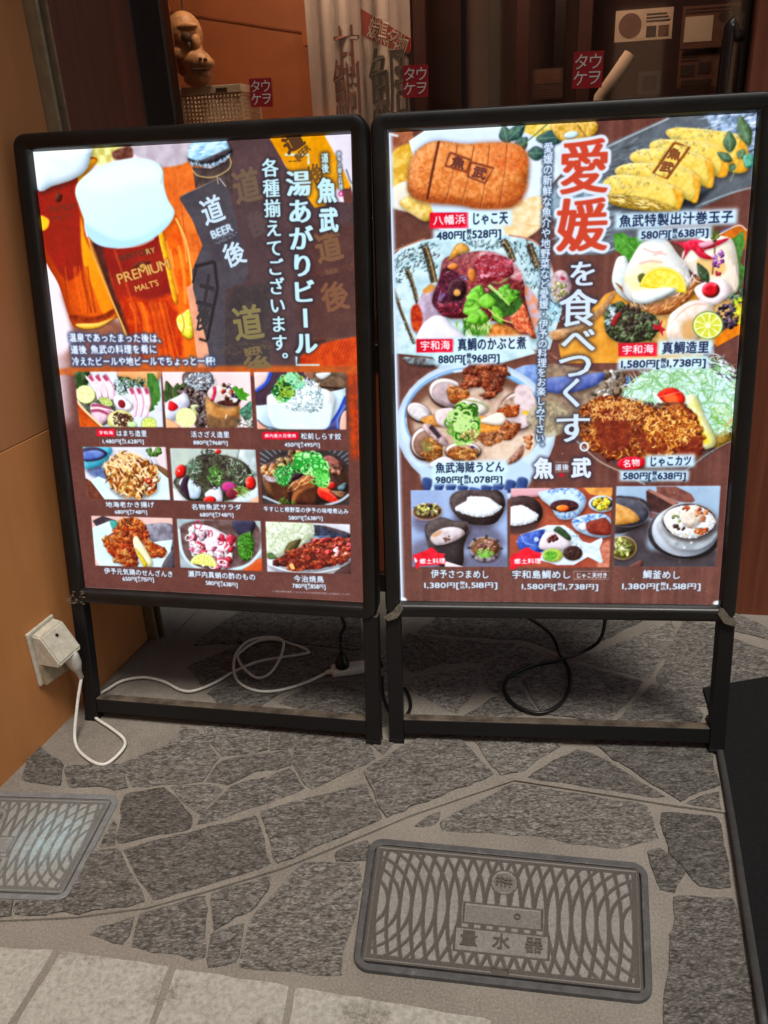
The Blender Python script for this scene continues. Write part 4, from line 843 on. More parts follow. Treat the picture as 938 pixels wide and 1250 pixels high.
    P.F([(420, 130), (500, 130), (560, 110), (650, 130), (780, 110), (700, 160), (620, 190), (680, 240), (600, 230), (540, 180), (490, 245), (500, 190), (470, 150)], (206, 26, 60), (226, 70, 100), n=8); P.F([(590, 140), (690, 120), (680, 150), (610, 170)], (240, 170, 190), b=2)
    P.F([(40, 380), (60, 260), (90, 220), (140, 250), (180, 500), (90, 470)], (232, 240, 240), (214, 226, 230), n=14)
    P.F([(60, 390), (140, 440), (280, 530), (430, 440), (590, 350), (560, 460), (400, 590), (230, 560)], (196, 140, 90), (170, 110, 66), n=10, sh=.2); P.ST([(220, 500), (420, 470), (560, 380), (520, 480), (330, 590)], 70, 60, 8, [(226, 176, 120), (160, 96, 60), (206, 150, 100)], (120, 160))
    P.F([(120, 330), (170, 220), (240, 130), (380, 120), (450, 200), (520, 300), (530, 400), (440, 460), (280, 520), (180, 515), (110, 440)], (236, 236, 232), (224, 226, 226), n=24, sh=.1)
    P.F([(120, 350), (240, 250), (370, 270), (350, 430), (220, 470), (150, 420)], (232, 222, 150), (236, 232, 200), n=14, b=12, a=.7)
    for l in ([(235, 170), (300, 195), (360, 190)], [(300, 215), (350, 205), (385, 212)], [(210, 270), (280, 252), (360, 260)]): P.LN(l, 11, (226, 180, 176), .9, 2)
    P.ST([(440, 300), (560, 240), (600, 340), (520, 420), (440, 460)], 40, 70, 5, [(250, 246, 244), (226, 206, 196)], (0, 360), .8); P.ST([(150, 500), (300, 510), (220, 560)], 24, 40, 4, [(246, 244, 236), (206, 190, 170)], (20, 90))
    P.F([(205, 345), (240, 330), (260, 370), (215, 385)], (96, 100, 50))
    lm = ell(362, 430, 148, 140, 8, 24, 178, 362); P.F(lm, (214, 196, 40), s=0); P.F(ell(362, 425, 128, 118, 8, 24, 180, 360), (226, 206, 60), (240, 226, 110), n=10, s=0)
    for k in range(5): P.LN([(362, 425), (362+118*math.cos(math.radians(200+k*36)), 425+108*math.sin(math.radians(200+k*36)))], 4, (246, 240, 180), .8, 1)
    P.LN(ell(362, 425, 137, 128, 8, 24, 180, 360), 7, (250, 244, 190), .9, 0)
    P.F([(180, 450), (390, 420), (440, 440), (280, 515), (190, 510)], (236, 242, 240), (226, 234, 236), n=12, b=2)
    P.F([(560, 440), (620, 390), (740, 370), (790, 440), (750, 500), (640, 540)], (240, 222, 226), (250, 240, 244), n=14, sh=.12); P.F([(390, 640), (430, 570), (560, 500), (680, 540), (640, 640), (560, 760), (400, 760)], (236, 226, 220), (226, 206, 190), n=14, sh=.1); P.F([(480, 660), (560, 620), (560, 740), (500, 760)], (206, 160, 100), b=10, a=.8)
    for i in range(5): P.LN([(410+i*16, 650-i*20), (520+i*14, 545-i*6), (640, 530)], 6, (226, 190, 180), .7, 2)
    P.F(ell(664, 436, 56, 50), (190, 20, 44), (214, 40, 60), sh=.35, hl=.5); P.F(ell(690, 405, 12, 8), (240, 120, 130), b=2)
    P.LF((650, 390), (580, 265), 62, (66, 84, 60), (90, 110, 84)); P.LN([(686, 40), (690, 180), (675, 340)], 9, (120, 84, 70)); P.BL([(665, 30), (710, 30), (705, 110), (675, 110)], 12, 12, [(120, 130, 60), (90, 110, 50)])
    P.BL([(690, 200), (740, 200), (740, 300), (690, 290)], 14, 16, [(176, 110, 190), (206, 150, 214), (140, 70, 150)]); P.BL([(690, 320), (720, 330), (710, 360)], 5, 10, [(190, 60, 90)])
    P.BL([(700, 560), (820, 530), (830, 640), (740, 700)], 60, 16, [(76, 60, 76), (56, 46, 60), (100, 84, 96)]); P.BL([(790, 460), (870, 440), (880, 500), (800, 520)], 20, 20, [(70, 100, 76), (96, 130, 100)]); P.ST([(815, 510), (860, 490), (855, 640), (820, 620)], 60, 24, 7, [(214, 220, 50), (240, 240, 110), (190, 196, 40)], (0, 360))
    citrus(P, 646, 662, 98, 0, (196, 200, 60), (214, 216, 100), (104, 140, 40)); P.F(ell(646, 662, 18, 18), (240, 240, 200), b=2)
    dk2 = [(56, 70, 44), (80, 96, 60), (40, 46, 36), (100, 110, 80), (70, 56, 52)]
    P.F([(0, 560), (60, 520), (200, 560), (320, 610), (300, 740), (100, 770), (0, 700)], (54, 62, 44), (84, 92, 66), n=8); P.BL([(10, 570), (60, 520), (200, 560), (310, 620), (290, 730), (100, 760), (10, 690)], 110, 20, dk2, jag=.5); P.BL([(0, 540), (50, 540), (60, 640), (10, 640)], 14, 18, [(206, 226, 236), (150, 170, 170)]); P.F([(60, 590), (100, 580), (60, 660), (30, 650)], (130, 30, 40), (160, 60, 60), n=6)
    P.F([(295, 650), (330, 665), (360, 625), (350, 670), (382, 690), (360, 700), (365, 735), (335, 690), (310, 690)], (176, 26, 50), s=0)
    # ---- seafood udon bowl
    P.crop(470, 430, 4.264)
    P.F([(64, 0), (250, 20), (300, 60), (200, 100), (120, 150), (64, 230)], (96, 62, 58), (110, 76, 70), n=30, s=0); P.F([(100, 20), (260, 30), (270, 70), (150, 60)], (150, 170, 180), (90, 80, 80), n=10)
    P.F(ell(800, 150, 160, 90, 5), (110, 140, 200), (150, 176, 220), n=20); P.F(ell(1050, 150, 240, 50, -2), (92, 104, 160), (110, 124, 176), n=20); P.LN(ell(950, 140, 200, 60, 0, 30, 20, 160), 10, (206, 214, 226), .9, 1)
    P.F(ell(478, 390, 416, 352, 4), (196, 216, 240), (214, 230, 248), n=40, sh=.15, r=24)
    P.F(ell(478, 640, 290, 150), (190, 212, 240), b=6)
    for i in range(9): P.F([(200+i*62, 640+abs(i-4)*-12+60), (250+i*62, 650+60-abs(i-4)*12), (230+i*62, 725), (205+i*60, 720)], (40, 66, 130), n=10, b=2, a=.7)
    P.LN(ell(470, 345, 362, 268, 3, 40), 7, (110, 160, 210), .9, 1); P.LN(ell(470, 352, 356, 262, 3, 30, 270, 340), 10, (70, 140, 200), .8, 1); P.LN(ell(470, 352, 356, 262, 3, 30, 180, 250), 8, (80, 110, 150), .8, 1)
    P.F(ell(468, 358, 350, 256, 3), (186, 160, 150), (206, 184, 172), n=24, sh=.1)
    P.F(ell(468, 352, 352, 258, 3), (120, 84, 70), b=2); P.F(ell(474, 376, 322, 226, 3), (196, 168, 150), (214, 192, 178), n=24, b=16, s=0)
    P.F([(130, 480), (230, 540), (330, 580), (520, 590), (660, 560), (620, 600), (380, 610), (220, 570)], (206, 190, 180), b=6); P.F([(520, 500), (780, 420), (760, 520), (640, 570)], (214, 190, 170), (226, 206, 190), n=16, b=4)
    def shell(c, rx, ry, rot, base=(206, 190, 190), lip=(120, 84, 76)):
        P.F(ell(c[0], c[1], rx, ry, rot), lip, n=8); P.F(ell(c[0]+2, c[1]-3, rx*.94, ry*.9, rot), (232, 222, 222), n=10); P.F(ell(c[0]+4, c[1]+4, rx*.84, ry*.78, rot), base, tuple(int(v*.9) for v in base), n=9, sh=.2)
        for k in range(5): P.LN(ell(c[0], c[1], rx*(.3+.13*k), ry*(.28+.12*k), rot, 20, 200, 330), 3, (236, 228, 226), .4, 1)
    shell((330, 210), 105, 80, 20, (196, 176, 180)); P.FR([(330, 180), (420, 180), (440, 240), (350, 260)], [(190, 110, 60), (150, 84, 50), (214, 146, 90)], 16, 16, (246, 210, 160))
    shell((180, 310), 70, 48, 30, (226, 222, 226)); P.F([(190, 340), (270, 320), (300, 380), (220, 370)], (226, 170, 90), (190, 130, 90), n=8, sh=.2)
    shell((700, 300), 110, 100, -30, (214, 196, 196)); P.F([(590, 280), (680, 220), (740, 240), (720, 300), (620, 320)], (196, 170, 150), (150, 120, 110), n=10, b=3); P.F([(680, 190), (760, 180), (790, 330), (700, 390)], (226, 210, 214), (206, 184, 190), n=14, b=3)
    P.F([(370, 270), (460, 230), (540, 280), (500, 320), (400, 300)], (226, 220, 214), (206, 200, 190), n=8, sh=.15); P.LN([(400, 240), (500, 260), (540, 290)], 8, (140, 150, 90), .8, 1)
    P.F([(270, 300), (370, 290), (350, 380), (280, 370)], (214, 196, 196), (226, 214, 214), n=10, sh=.1)
    shell((215, 470), 80, 92, 10, (150, 112, 96)); P.FR([(200, 450), (280, 440), (300, 540), (220, 560)], [(190, 130, 70), (150, 96, 56), (206, 160, 100)], 12, 18, (246, 214, 160)); P.F([(200, 390), (240, 370), (330, 460), (300, 480)], (220, 196, 196), (170, 140, 140), n=8); P.LN([(240, 380), (290, 440)], 24, (60, 46, 56), .9, 2)
    shell((408, 512), 96, 50, 0, (190, 150, 110)); P.FR([(340, 500), (460, 500), (470, 550), (350, 550)], [(196, 130, 70), (160, 96, 56), (220, 160, 100)], 14, 16, (246, 214, 160)); P.F(ell(458, 492, 12, 8), (90, 70, 110))
    P.F([(230, 590), (300, 540), (360, 560), (330, 600)], (226, 214, 220)); P.F([(620, 580), (660, 540), (720, 480), (720, 530), (680, 570)], (150, 110, 96), (196, 150, 130), n=6, sh=.2)
    P.FR([(405, 160), (440, 60), (520, 44), (625, 54), (636, 110), (600, 200), (540, 240), (510, 170), (430, 185)], [(160, 82, 54), (118, 58, 42), (186, 108, 74), (96, 46, 38)], 40, 24, (226, 160, 120))
    P.FR([(600, 290), (690, 280), (690, 330), (610, 330)], [(206, 110, 60), (170, 84, 50), (226, 150, 96)], 10, 15, (250, 210, 170)); P.F(ell(735, 312, 20, 12), (226, 190, 80)); P.BL([(720, 450), (760, 440), (750, 490)], 6, 16, [(196, 130, 90)])
    P.F([(470, 400), (500, 330), (560, 340), (636, 380), (640, 400), (560, 430), (490, 420)], (214, 140, 60), (236, 170, 90), n=8, sh=.25); P.F([(500, 350), (600, 310), (636, 350), (600, 376), (520, 366)], (236, 226, 214)); P.FR([(610, 380), (710, 370), (660, 450), (600, 440)], [(176, 100, 60), (140, 80, 54), (196, 130, 90)], 14, 18, (236, 190, 140)); P.FR([(490, 420), (620, 420), (560, 480), (510, 470)], [(170, 106, 66), (140, 90, 62), (200, 146, 106)], 16, 16, (236, 200, 160))
    P.RG([(340, 330), (400, 280), (460, 290), (480, 350), (460, 440), (380, 460), (350, 420)], 80, 26, 10, [(80, 136, 50), (110, 170, 70), (160, 206, 110), (56, 104, 36), (190, 220, 150)])
    P.BL([(400, 420), (480, 400), (500, 450), (420, 460)], 22, 10, [(200, 180, 120), (180, 160, 100)])
    P.RG([(200, 470), (240, 470), (240, 510), (200, 510)], 3, 16, 5, [(120, 150, 90)])
    # ---- fried fish cutlet
    P.crop(680, 430, 4.078)
    P.F([(-60, 60), (230, 100), (340, 100), (300, 220), (120, 300), (-40, 400), (-80, 250)], (130, 110, 96), (160, 140, 120), n=14, b=4); P.BL([(200, 130), (330, 110), (320, 220), (220, 230)], 40, 26, [(150, 140, 130), (110, 96, 84), (206, 206, 206), (130, 110, 90)]); P.F(ell(-40, 330, 110, 90), (190, 180, 150), (140, 130, 110), n=10, b=5, a=.8)
    P.F([(-60, 130), (120, 110), (238, 100), (200, 160), (60, 200), (-60, 190)], (96, 112, 176), (116, 132, 190), n=20, b=2)
    P.F([(60, 440), (140, 440), (300, 560), (420, 660), (600, 620), (860, 440), (870, 400), (780, 440), (620, 560), (200, 480)], (70, 66, 70), (96, 90, 94), n=10, s=0)
    P.F([(100, 440), (300, 240), (860, 100), (880, 400), (780, 470), (660, 590), (440, 600), (260, 520)], (110, 84, 76), (84, 66, 62), n=16, s=0); P.F([(740, 440), (870, 380), (860, 440), (780, 480)], (170, 140, 70), (130, 110, 60), n=8)
    cab = [(330, 210), (420, 110), (560, 60), (740, 20), (880, 110), (886, 300), (860, 380), (760, 390), (560, 260), (420, 240)]
    P.F(cab, (176, 206, 190), (206, 230, 220), n=10, s=0); P.ST(cab, 950, 90, 5.5, [(214, 236, 226), (150, 196, 150), (232, 246, 246), (176, 214, 176), (196, 226, 236), (130, 180, 120)], (0, 360), .45)
    P.ST([(720, 0), (840, 40), (886, 130), (800, 120)], 40, 50, 6, [(226, 246, 255), (80, 70, 80)], (0, 60)); P.ST([(760, 300), (880, 280), (850, 390)], 50, 60, 5, [(130, 176, 90), (190, 220, 170)], (0, 120)); P.LN([(840, 370), (872, 330)], 6, (230, 150, 110))
    P.F([(500, 215), (540, 180), (590, 180), (635, 220), (620, 265), (560, 262)], (200, 26, 24), (226, 60, 30), n=12, sh=.2); P.F([(530, 220), (590, 210), (600, 250), (560, 262)], (240, 110, 60), b=5); P.LN([(478, 200), (530, 260), (560, 285)], 14, (226, 232, 226)); P.LN([(500, 225), (640, 190)], 3, (240, 250, 240), .6)
    P.F([(640, 230), (690, 220), (740, 330), (790, 440), (760, 480), (700, 470), (680, 350)], (232, 232, 196), (222, 222, 150), n=14, sh=.1); P.F([(690, 300), (730, 390), (760, 450), (720, 450), (700, 380)], (226, 206, 60), b=6)
    cut = [(110, 290), (180, 240), (260, 215), (380, 240), (480, 285), (600, 260), (680, 300), (720, 400), (715, 500), (640, 530), (480, 530), (300, 540), (160, 470), (110, 390)]
    P.FR(cut, [(160, 82, 40), (116, 52, 32), (196, 120, 56), (96, 44, 34), (216, 150, 80)], 150, 26)
    P.ST(cut, 900, 26, 6.5, [(206, 140, 70), (150, 76, 36), (232, 176, 100), (110, 50, 32), (190, 110, 50), (130, 56, 34)], (0, 360), .6)
    for rg in ([(200, 300), (340, 300), (360, 470), (220, 470)], [(420, 400), (540, 410), (540, 490), (420, 490)], [(600, 440), (720, 430), (700, 520), (610, 520)]): P.F(rg, (112, 44, 34), (134, 56, 40), n=9, b=9, a=.75)
    P.ST([(180, 250), (420, 240), (440, 330), (180, 330)], 200, 24, 6, [(222, 170, 104), (190, 122, 60), (236, 194, 130)], (0, 360), .6); P.ST([(440, 340), (600, 290), (690, 340), (660, 450), (480, 470)], 260, 28, 7, [(232, 170, 80), (206, 130, 50), (244, 206, 130), (160, 84, 40)], (0, 360), .6)
    P.LN([(100, 440), (210, 540), (330, 600), (440, 660)], 5, (220, 214, 206), .8, 1); P.LN([(640, 590), (760, 500), (870, 440)], 4, (200, 196, 190), .8, 1)
    # small bits behind the big lettering
    P.crop(640, 320, 4.467)
    P.F([(150, 90), (190, 40), (240, 60), (262, 150), (200, 220), (160, 190)], (214, 190, 196), (170, 140, 150), n=10, sh=.15); P.BL([(160, 120), (230, 120), (220, 210), (170, 200)], 24, 12, [(190, 190, 140), (150, 150, 90), (226, 226, 200)]); P.F(ell(215, 85, 14, 10, 20), (170, 60, 80))
    P.ST([(150, 210), (240, 230), (230, 300), (150, 340)], 40, 26, 6, [(120, 190, 220), (70, 110, 130), (190, 226, 240)], (0, 180))
    P.F([(140, 380), (300, 330), (420, 240), (480, 160), (490, 180), (400, 300), (200, 420)], (226, 190, 150), (206, 150, 100), n=10, b=2)
    P.ST([(60, 470), (180, 500), (160, 540), (70, 510)], 24, 60, 4, [(196, 130, 110), (110, 70, 60)], (20, 50))
    # ---- small set-meal pictures
    sets_right(P)
    # ---- captions
    P.crop(460, 120, 3.788); tag_red(P, (250, 522), (430, 596), '八幡浜', (264, 560), (416, 553), 44)
    glowcap(P, [('じゃこ天', (442, 552), (612, 548), 58), ('480円[@528円]', (280, 630), (580, 618), 46)])
    tag_red(P, (188, 1108), (358, 1170), '宇和海', (204, 1140), (344, 1136), 44)
    glowcap(P, [('真鯛のかぶと煮', (376, 1136), (695, 1128), 58), ('880円[@968円]', (287, 1202), (572, 1196), 46)])
    P.crop(690, 120, 3.782); glowcap(P, [('魚武特製出汁巻玉子', (250, 567), (776, 546), 56), ('580円[@638円]', (350, 630), (662, 617), 44)])
    tag_red(P, (247, 1128), (425, 1190), '宇和海', (262, 1162), (410, 1155), 42); glowcap(P, [('真鯛造里', (445, 1153), (665, 1149), 56), ('1,580円[@1,738円]', (258, 1226), (650, 1219), 44)])
    P.crop(470, 430, 4.264); glowcap(P, [('魚武海賊うどん', (265, 600), (625, 594), 56), ('980円[@1,078円]', (265, 661), (615, 659), 44)])
    P.crop(680, 430, 4.078); P.F(ell(370, 552, 70, 34, -4), (196, 18, 44), (220, 30, 60)); P.row('名物', (328, 556), (414, 547), 40, (250, 236, 240), bold=1)
    glowcap(P, [('じゃこカツ', (458, 545), (670, 540), 52), ('580円[@638円]', (328, 615), (642, 616), 44)])
    # ---- lettering down the middle
    P.crop(640, 130, 5.95)
    for ch, c, w, h in (('愛', (440, 440), 340, 385), ('媛', (425, 862), 345, 380)):
        E = P.glyphs([(ch, P.T([c])[0], w*P.sc(c)*1.12, h*P.sc(c)*1.08, 0)]); P.ink(E, (206, 66, 40), halo=(120, 150, 190), hr=10, ha=.5, ol=(226, 236, 252), olr=10, bold=1.5, mx=4)
    P.crop(640, 320, 4.467)
    HB = dict(halo=(44, 38, 56), hr=10, ha=.7)
    for ch, c, w, h in (('を', (322, 62), 150, 140), ('食', (295, 252), 200, 200), ('べ', (298, 425), 185, 150), ('つ', (280, 560), 185, 165), ('く', (265, 712), 150, 165), ('す', (265, 905), 190, 165)): P.one(ch, c, w, h, (214, 234, 252), 0, bold=.8, mx=2, **HB)
    P.LN(ell(330, 1005, 23, 23, 0, 24), 9, (40, 36, 50), .5, 4, s=0); P.LN(np.vstack([ell(330, 1005, 22, 22, 0, 24), [(352, 1005)]]), 9, (226, 240, 255), s=0)
    P.crop(0, 0, 1); P.col('愛媛の新鮮な魚介や地野菜など愛媛・伊予の料理をお楽しみ下さい。', (670.8, 173), (659, 551), 12.2, (208, 228, 250), bold=.8, halo=(40, 56, 84), hr=7, ha=.8)
    P.crop(640, 320, 4.467)
    P.one('魚', (108, 1125), 100, 112, (226, 240, 255), 0, bold=3, **HB); P.one('武', (312, 1122), 98, 108, (226, 240, 255), 0, bold=3, **HB); P.row('道後', (168, 1118), (246, 1116), 36, (206, 224, 244), bold=.8); P.LN([(168, 1090), (246, 1089)], 3, (200, 214, 230), .7, s=0); P.LN([(168, 1142), (246, 1141)], 3, (200, 214, 230), .7, s=0); P.F(ell(204, 1160, 13, 9), (200, 30, 60))
    # light leaking along the left edge
    P.finish()
    P.crop(0, 0, 1); P.clip = None
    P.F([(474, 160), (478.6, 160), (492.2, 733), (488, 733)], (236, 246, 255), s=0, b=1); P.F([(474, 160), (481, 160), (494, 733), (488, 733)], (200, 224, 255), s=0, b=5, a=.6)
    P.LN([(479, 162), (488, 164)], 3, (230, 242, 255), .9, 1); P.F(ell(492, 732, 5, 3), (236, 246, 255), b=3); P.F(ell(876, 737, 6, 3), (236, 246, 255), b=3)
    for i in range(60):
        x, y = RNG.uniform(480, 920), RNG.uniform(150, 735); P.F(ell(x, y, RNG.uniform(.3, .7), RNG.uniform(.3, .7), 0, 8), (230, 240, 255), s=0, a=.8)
    return P

def island(P, s):
    P.clip = None
    P.F(s, (206, 26, 50), (226, 44, 66), n=14, s=0)
def rice(P, reg, n=160):
    P.F(reg, (222, 228, 236), (240, 244, 248), n=6); P.ST(reg, n, 22, 8, [(246, 248, 252), (206, 214, 224), (252, 252, 255), (226, 232, 240)], (0, 360), .2)
def sets_right(P):
    P.crop(495, 585, 6.948); P.rect_clip([(50, 88), (868, 88), (868, 742), (62, 742)])
    P.F([(0, 60), (900, 60), (900, 780), (0, 780)], (150, 170, 210), (166, 186, 222), n=60, s=0); P.F([(60, 560), (300, 500), (500, 740), (60, 760)], (120, 116, 140), b=20)
    for q in ([(70, 320), (300, 320), (240, 440), (100, 430)], [(430, 300), (720, 380), (850, 560), (600, 620), (420, 480)], [(520, 640), (860, 640), (860, 760), (480, 760)]): P.F(q, (92, 84, 104), b=18, a=.7)
    P.F([(380, 200), (420, 110), (600, 70), (790, 90), (850, 190), (820, 300), (740, 380), (560, 380), (440, 310)], (66, 54, 56), (84, 70, 72), n=24, sh=.2); P.F(ell(615, 195, 232, 120, 3), (70, 58, 60), (90, 78, 80), n=20); P.LN(ell(615, 195, 236, 124, 3, 40, 10, 190), 5, (170, 160, 170), .7, 1)
    rice(P, [(430, 230), (520, 180), (540, 145), (700, 150), (770, 200), (820, 240), (740, 300), (620, 320), (500, 290), (440, 260)])
    P.F(ell(188, 272, 128, 74, -4), (196, 160, 150)); P.F(ell(188, 265, 118, 64, -4), (110, 84, 70)); P.BL([(80, 240), (160, 200), (260, 210), (290, 270), (220, 310), (120, 300)], 60, 18, [(206, 206, 120), (170, 166, 80), (130, 110, 70), (226, 220, 170), (70, 60, 50)], jag=.4); P.LN(ell(188, 272, 128, 74, -4, 36), 4, (220, 200, 196), .8, 1)
    P.F([(170, 420), (190, 370), (300, 320), (420, 350), (520, 355), (548, 420), (500, 560), (480, 740), (300, 740), (200, 560)], (58, 50, 54), (76, 66, 68), n=24); P.F([(180, 420), (230, 350), (330, 322), (420, 358), (520, 358), (546, 410), (510, 470), (420, 520), (270, 556), (220, 500)], (76, 64, 64), (92, 80, 80), n=14); P.F([(215, 490), (300, 420), (400, 402), (480, 420), (505, 465), (400, 530), (270, 556)], (216, 210, 220), (200, 184, 186), n=14, sh=.1); P.F([(225, 470), (300, 430), (310, 450), (260, 490)], (200, 160, 130), b=4); P.BL([(330, 500), (380, 480), (390, 510), (350, 525)], 10, 9, [(150, 100, 80), (120, 76, 60)]); P.LN([(180, 420), (200, 480), (260, 556), (420, 522), (510, 470), (546, 410), (520, 358)], 4, (190, 180, 190), .7, 1)
    for x in (300, 370, 430): P.LN([(x, 560), (x+20, 740)], 3, (40, 36, 40), .5, 1)
    P.F(ell(680, 588, 136, 104, 2), (176, 164, 172)); P.F([(556, 600), (680, 640), (800, 590), (760, 680), (680, 700), (600, 680)], (150, 140, 150), (190, 180, 190), n=8); P.F(ell(680, 575, 122, 82, 2), (110, 76, 60), (150, 104, 70), n=10); P.BL([(620, 540), (720, 520), (770, 570), (660, 600)], 30, 18, [(150, 100, 80), (190, 150, 130), (120, 76, 66)]); P.RG([(620, 610), (700, 600), (740, 640), (650, 660)], 26, 16, 6, [(130, 190, 90), (180, 220, 140), (90, 150, 60)]); 
    for k in range(8): P.F(ell(680+132*math.cos(k*.8), 588+98*math.sin(k*.8), 20, 12, k*46), (70, 60, 64), b=1)
    P.F([(330, 690), (480, 735), (500, 745), (340, 742)], (226, 214, 220), s=0)
    island(P, [(70, 640), (110, 625), (180, 600), (225, 572), (262, 600), (280, 622), (345, 632), (330, 650), (346, 690), (340, 720), (120, 735), (100, 765), (85, 740), (95, 700), (70, 690)])
    P.row('郷土料理', (122, 696), (342, 690), 48, (250, 240, 244), bold=.8); P.F([(80, 660), (100, 680), (104, 700), (84, 700)], (220, 220, 230))
    caption(P, '伊予さつまめし', (218, 802), (715, 808), 74, '1,380円[@1,518円]', (160, 898), (785, 898), 62)
    P.crop(620, 585, 6.948); P.rect_clip([(30, 75), (890, 70), (862, 750), (20, 750)])
    P.F([(0, 40), (920, 40), (920, 780), (0, 780)], (150, 74, 58), (170, 92, 70), n=40, s=0); P.F([(30, 70), (360, 70), (300, 140), (30, 150)], (216, 170, 180)); P.F([(640, 70), (900, 70), (880, 150), (700, 130)], (206, 140, 80), (226, 170, 90), n=14, s=0); P.F([(800, 560), (880, 540), (870, 760), (760, 760)], (206, 140, 120), (180, 110, 90), n=12, b=6)
    P.F(ell(130, 280, 170, 142), (62, 44, 46), (80, 60, 60), n=20); P.F([(20, 380), (260, 360), (200, 450), (20, 460)], (84, 60, 60), b=8); rice(P, [(20, 250), (70, 225), (130, 220), (220, 270), (265, 310), (200, 370), (20, 388)])
    P.F([(262, 110), (340, 90), (480, 70), (600, 90), (668, 170), (640, 260), (560, 330), (440, 335), (360, 230), (290, 170)], (206, 226, 246), (190, 214, 240), n=16, sh=.15); P.ST([(380, 80), (600, 80), (660, 180), (620, 200), (560, 120), (360, 130)], 70, 26, 6, [(70, 110, 180), (110, 150, 206)], (0, 360)); P.ST([(400, 280), (620, 270), (560, 330), (440, 330)], 40, 24, 7, [(60, 96, 170), (110, 150, 206)], (60, 120))
    P.F(ell(482, 225, 120, 52), (66, 40, 46), (90, 54, 54), n=10); P.F(ell(468, 245, 55, 28), (226, 110, 40), (240, 140, 60), sh=.2, hl=.4)
    P.F(ell(800, 208, 114, 72), (206, 220, 236)); P.F(ell(800, 205, 92, 52), (60, 76, 96)); P.BL([(740, 200), (800, 160), (860, 190), (850, 240), (770, 250)], 24, 24, [(226, 206, 50), (236, 220, 80), (206, 170, 40)], hl=.4)
    P.F([(545, 350), (620, 310), (760, 290), (860, 320), (890, 420), (860, 490), (720, 490), (580, 430)], (196, 216, 240), (176, 200, 230), n=12, sh=.1); P.ST([(550, 350), (760, 295), (860, 320), (700, 350), (600, 400)], 60, 30, 8, [(70, 110, 190), (120, 160, 214)], (0, 360)); P.F(ell(642, 402, 40, 36), (226, 230, 244)); P.F([(670, 370), (760, 340), (830, 330), (880, 400), (870, 470), (740, 470), (680, 440)], (150, 66, 50), (130, 54, 44), n=10, sh=.2)
    P.F([(75, 530), (110, 470), (260, 420), (340, 388), (480, 390), (560, 440), (640, 530), (700, 545), (800, 495), (806, 520), (780, 590), (806, 700), (790, 716), (680, 660), (560, 730), (420, 730), (280, 690), (110, 610)], (206, 222, 240), (226, 236, 248), n=16, s=0)
    P.F([(80, 530), (120, 470), (300, 425), (310, 460), (270, 540), (310, 600), (200, 640), (110, 600)], (54, 80, 170), (90, 120, 200), n=8); P.F(ell(245, 510, 22, 20), (190, 206, 236), b=2); P.LN([(120, 480), (150, 540), (230, 560)], 10, (150, 180, 230), .8, 2)
    P.ST([(480, 400), (600, 470), (640, 580), (560, 560)], 60, 24, 5, [(110, 140, 170), (170, 196, 214)], (30, 60)); P.F([(265, 560), (300, 470), (360, 440), (480, 470), (540, 550), (480, 600), (300, 600)], (214, 210, 218), (226, 214, 222), n=10, sh=.15); P.F([(390, 430), (440, 400), (530, 480), (520, 520), (430, 460)], (60, 80, 54), (80, 104, 70), n=6); P.BL([(340, 510), (400, 475), (440, 510), (370, 530)], 16, 14, [(110, 46, 46), (140, 70, 66)])
    P.F(ell(382, 645, 88, 58), (196, 206, 110), (170, 196, 90), n=8, sh=.15); P.ST([(310, 640), (370, 600), (420, 640), (380, 690), (320, 680)], 120, 26, 7, [(96, 170, 60), (140, 206, 90), (60, 130, 40)], (0, 360)); P.F(ell(552, 628, 82, 62), (66, 40, 40), (90, 60, 54), n=6); P.BL(ell(552, 620, 70, 48, 0, 12), 24, 12, [(80, 50, 48), (60, 38, 40), (110, 76, 66)])
    P.LN([(640, 560), (780, 600)], 3, (150, 180, 214), .6); P.LN([(650, 600), (790, 670)], 3, (150, 180, 214), .6)
    island(P, [(40, 640), (90, 620), (130, 590), (175, 572), (205, 600), (290, 630), (280, 660), (284, 712), (90, 735), (50, 770), (15, 760), (30, 700), (10, 690)])
    P.row('郷土料理', (55, 698), (285, 694), 48, (250, 240, 244), bold=.8)
    caption(P, '宇和島鯛めし', (35, 810), (540, 812), 74, '1,580円[@1,738円]', (118, 910), (770, 915), 62)
    P.LN([(560, 783), (862, 783), (858, 850), (558, 850), (560, 783)], 3, (220, 220, 232), .9, s=0); P.row('じゃこ天付き', (580, 818), (846, 818), 48, WH, bold=.8)
    P.crop(745, 585, 6.469); P.rect_clip([(50, 55), (870, 55), (828, 695), (30, 690)])
    P.F([(0, 30), (900, 30), (900, 720), (0, 720)], (156, 180, 206), (170, 192, 216), n=50, s=0); P.F([(150, 400), (330, 330), (320, 560), (860, 560), (860, 720), (20, 720), (60, 560)], (84, 76, 84), (66, 60, 66), n=40, b=14)
    P.F([(365, 60), (520, 60), (640, 120), (670, 170), (640, 190), (540, 180), (370, 110)], (140, 92, 84), (110, 72, 66), n=18, s=0); P.F([(285, 95), (310, 80), (540, 190), (420, 280), (300, 250), (285, 150)], (70, 48, 48), (90, 62, 60), n=18, s=0); P.F([(290, 90), (320, 82), (540, 185), (500, 210)], (166, 118, 106), s=0); P.F([(300, 250), (400, 290), (340, 320), (290, 280)], (130, 96, 100), b=4)
    P.F([(20, 160), (130, 135), (260, 160), (312, 220), (300, 290), (230, 380), (20, 420)], (64, 58, 64), (80, 72, 78), n=20, sh=.15); P.F(ell(110, 260, 196, 112, 6), (96, 96, 108), (80, 80, 92), n=14); P.LN(ell(110, 260, 198, 116, 6, 40, -60, 110), 5, (180, 180, 196), .7, 1); P.F([(20, 200), (90, 205), (180, 250), (232, 320), (160, 350), (20, 350)], (206, 150, 80), (222, 176, 110), n=14, sh=.12)
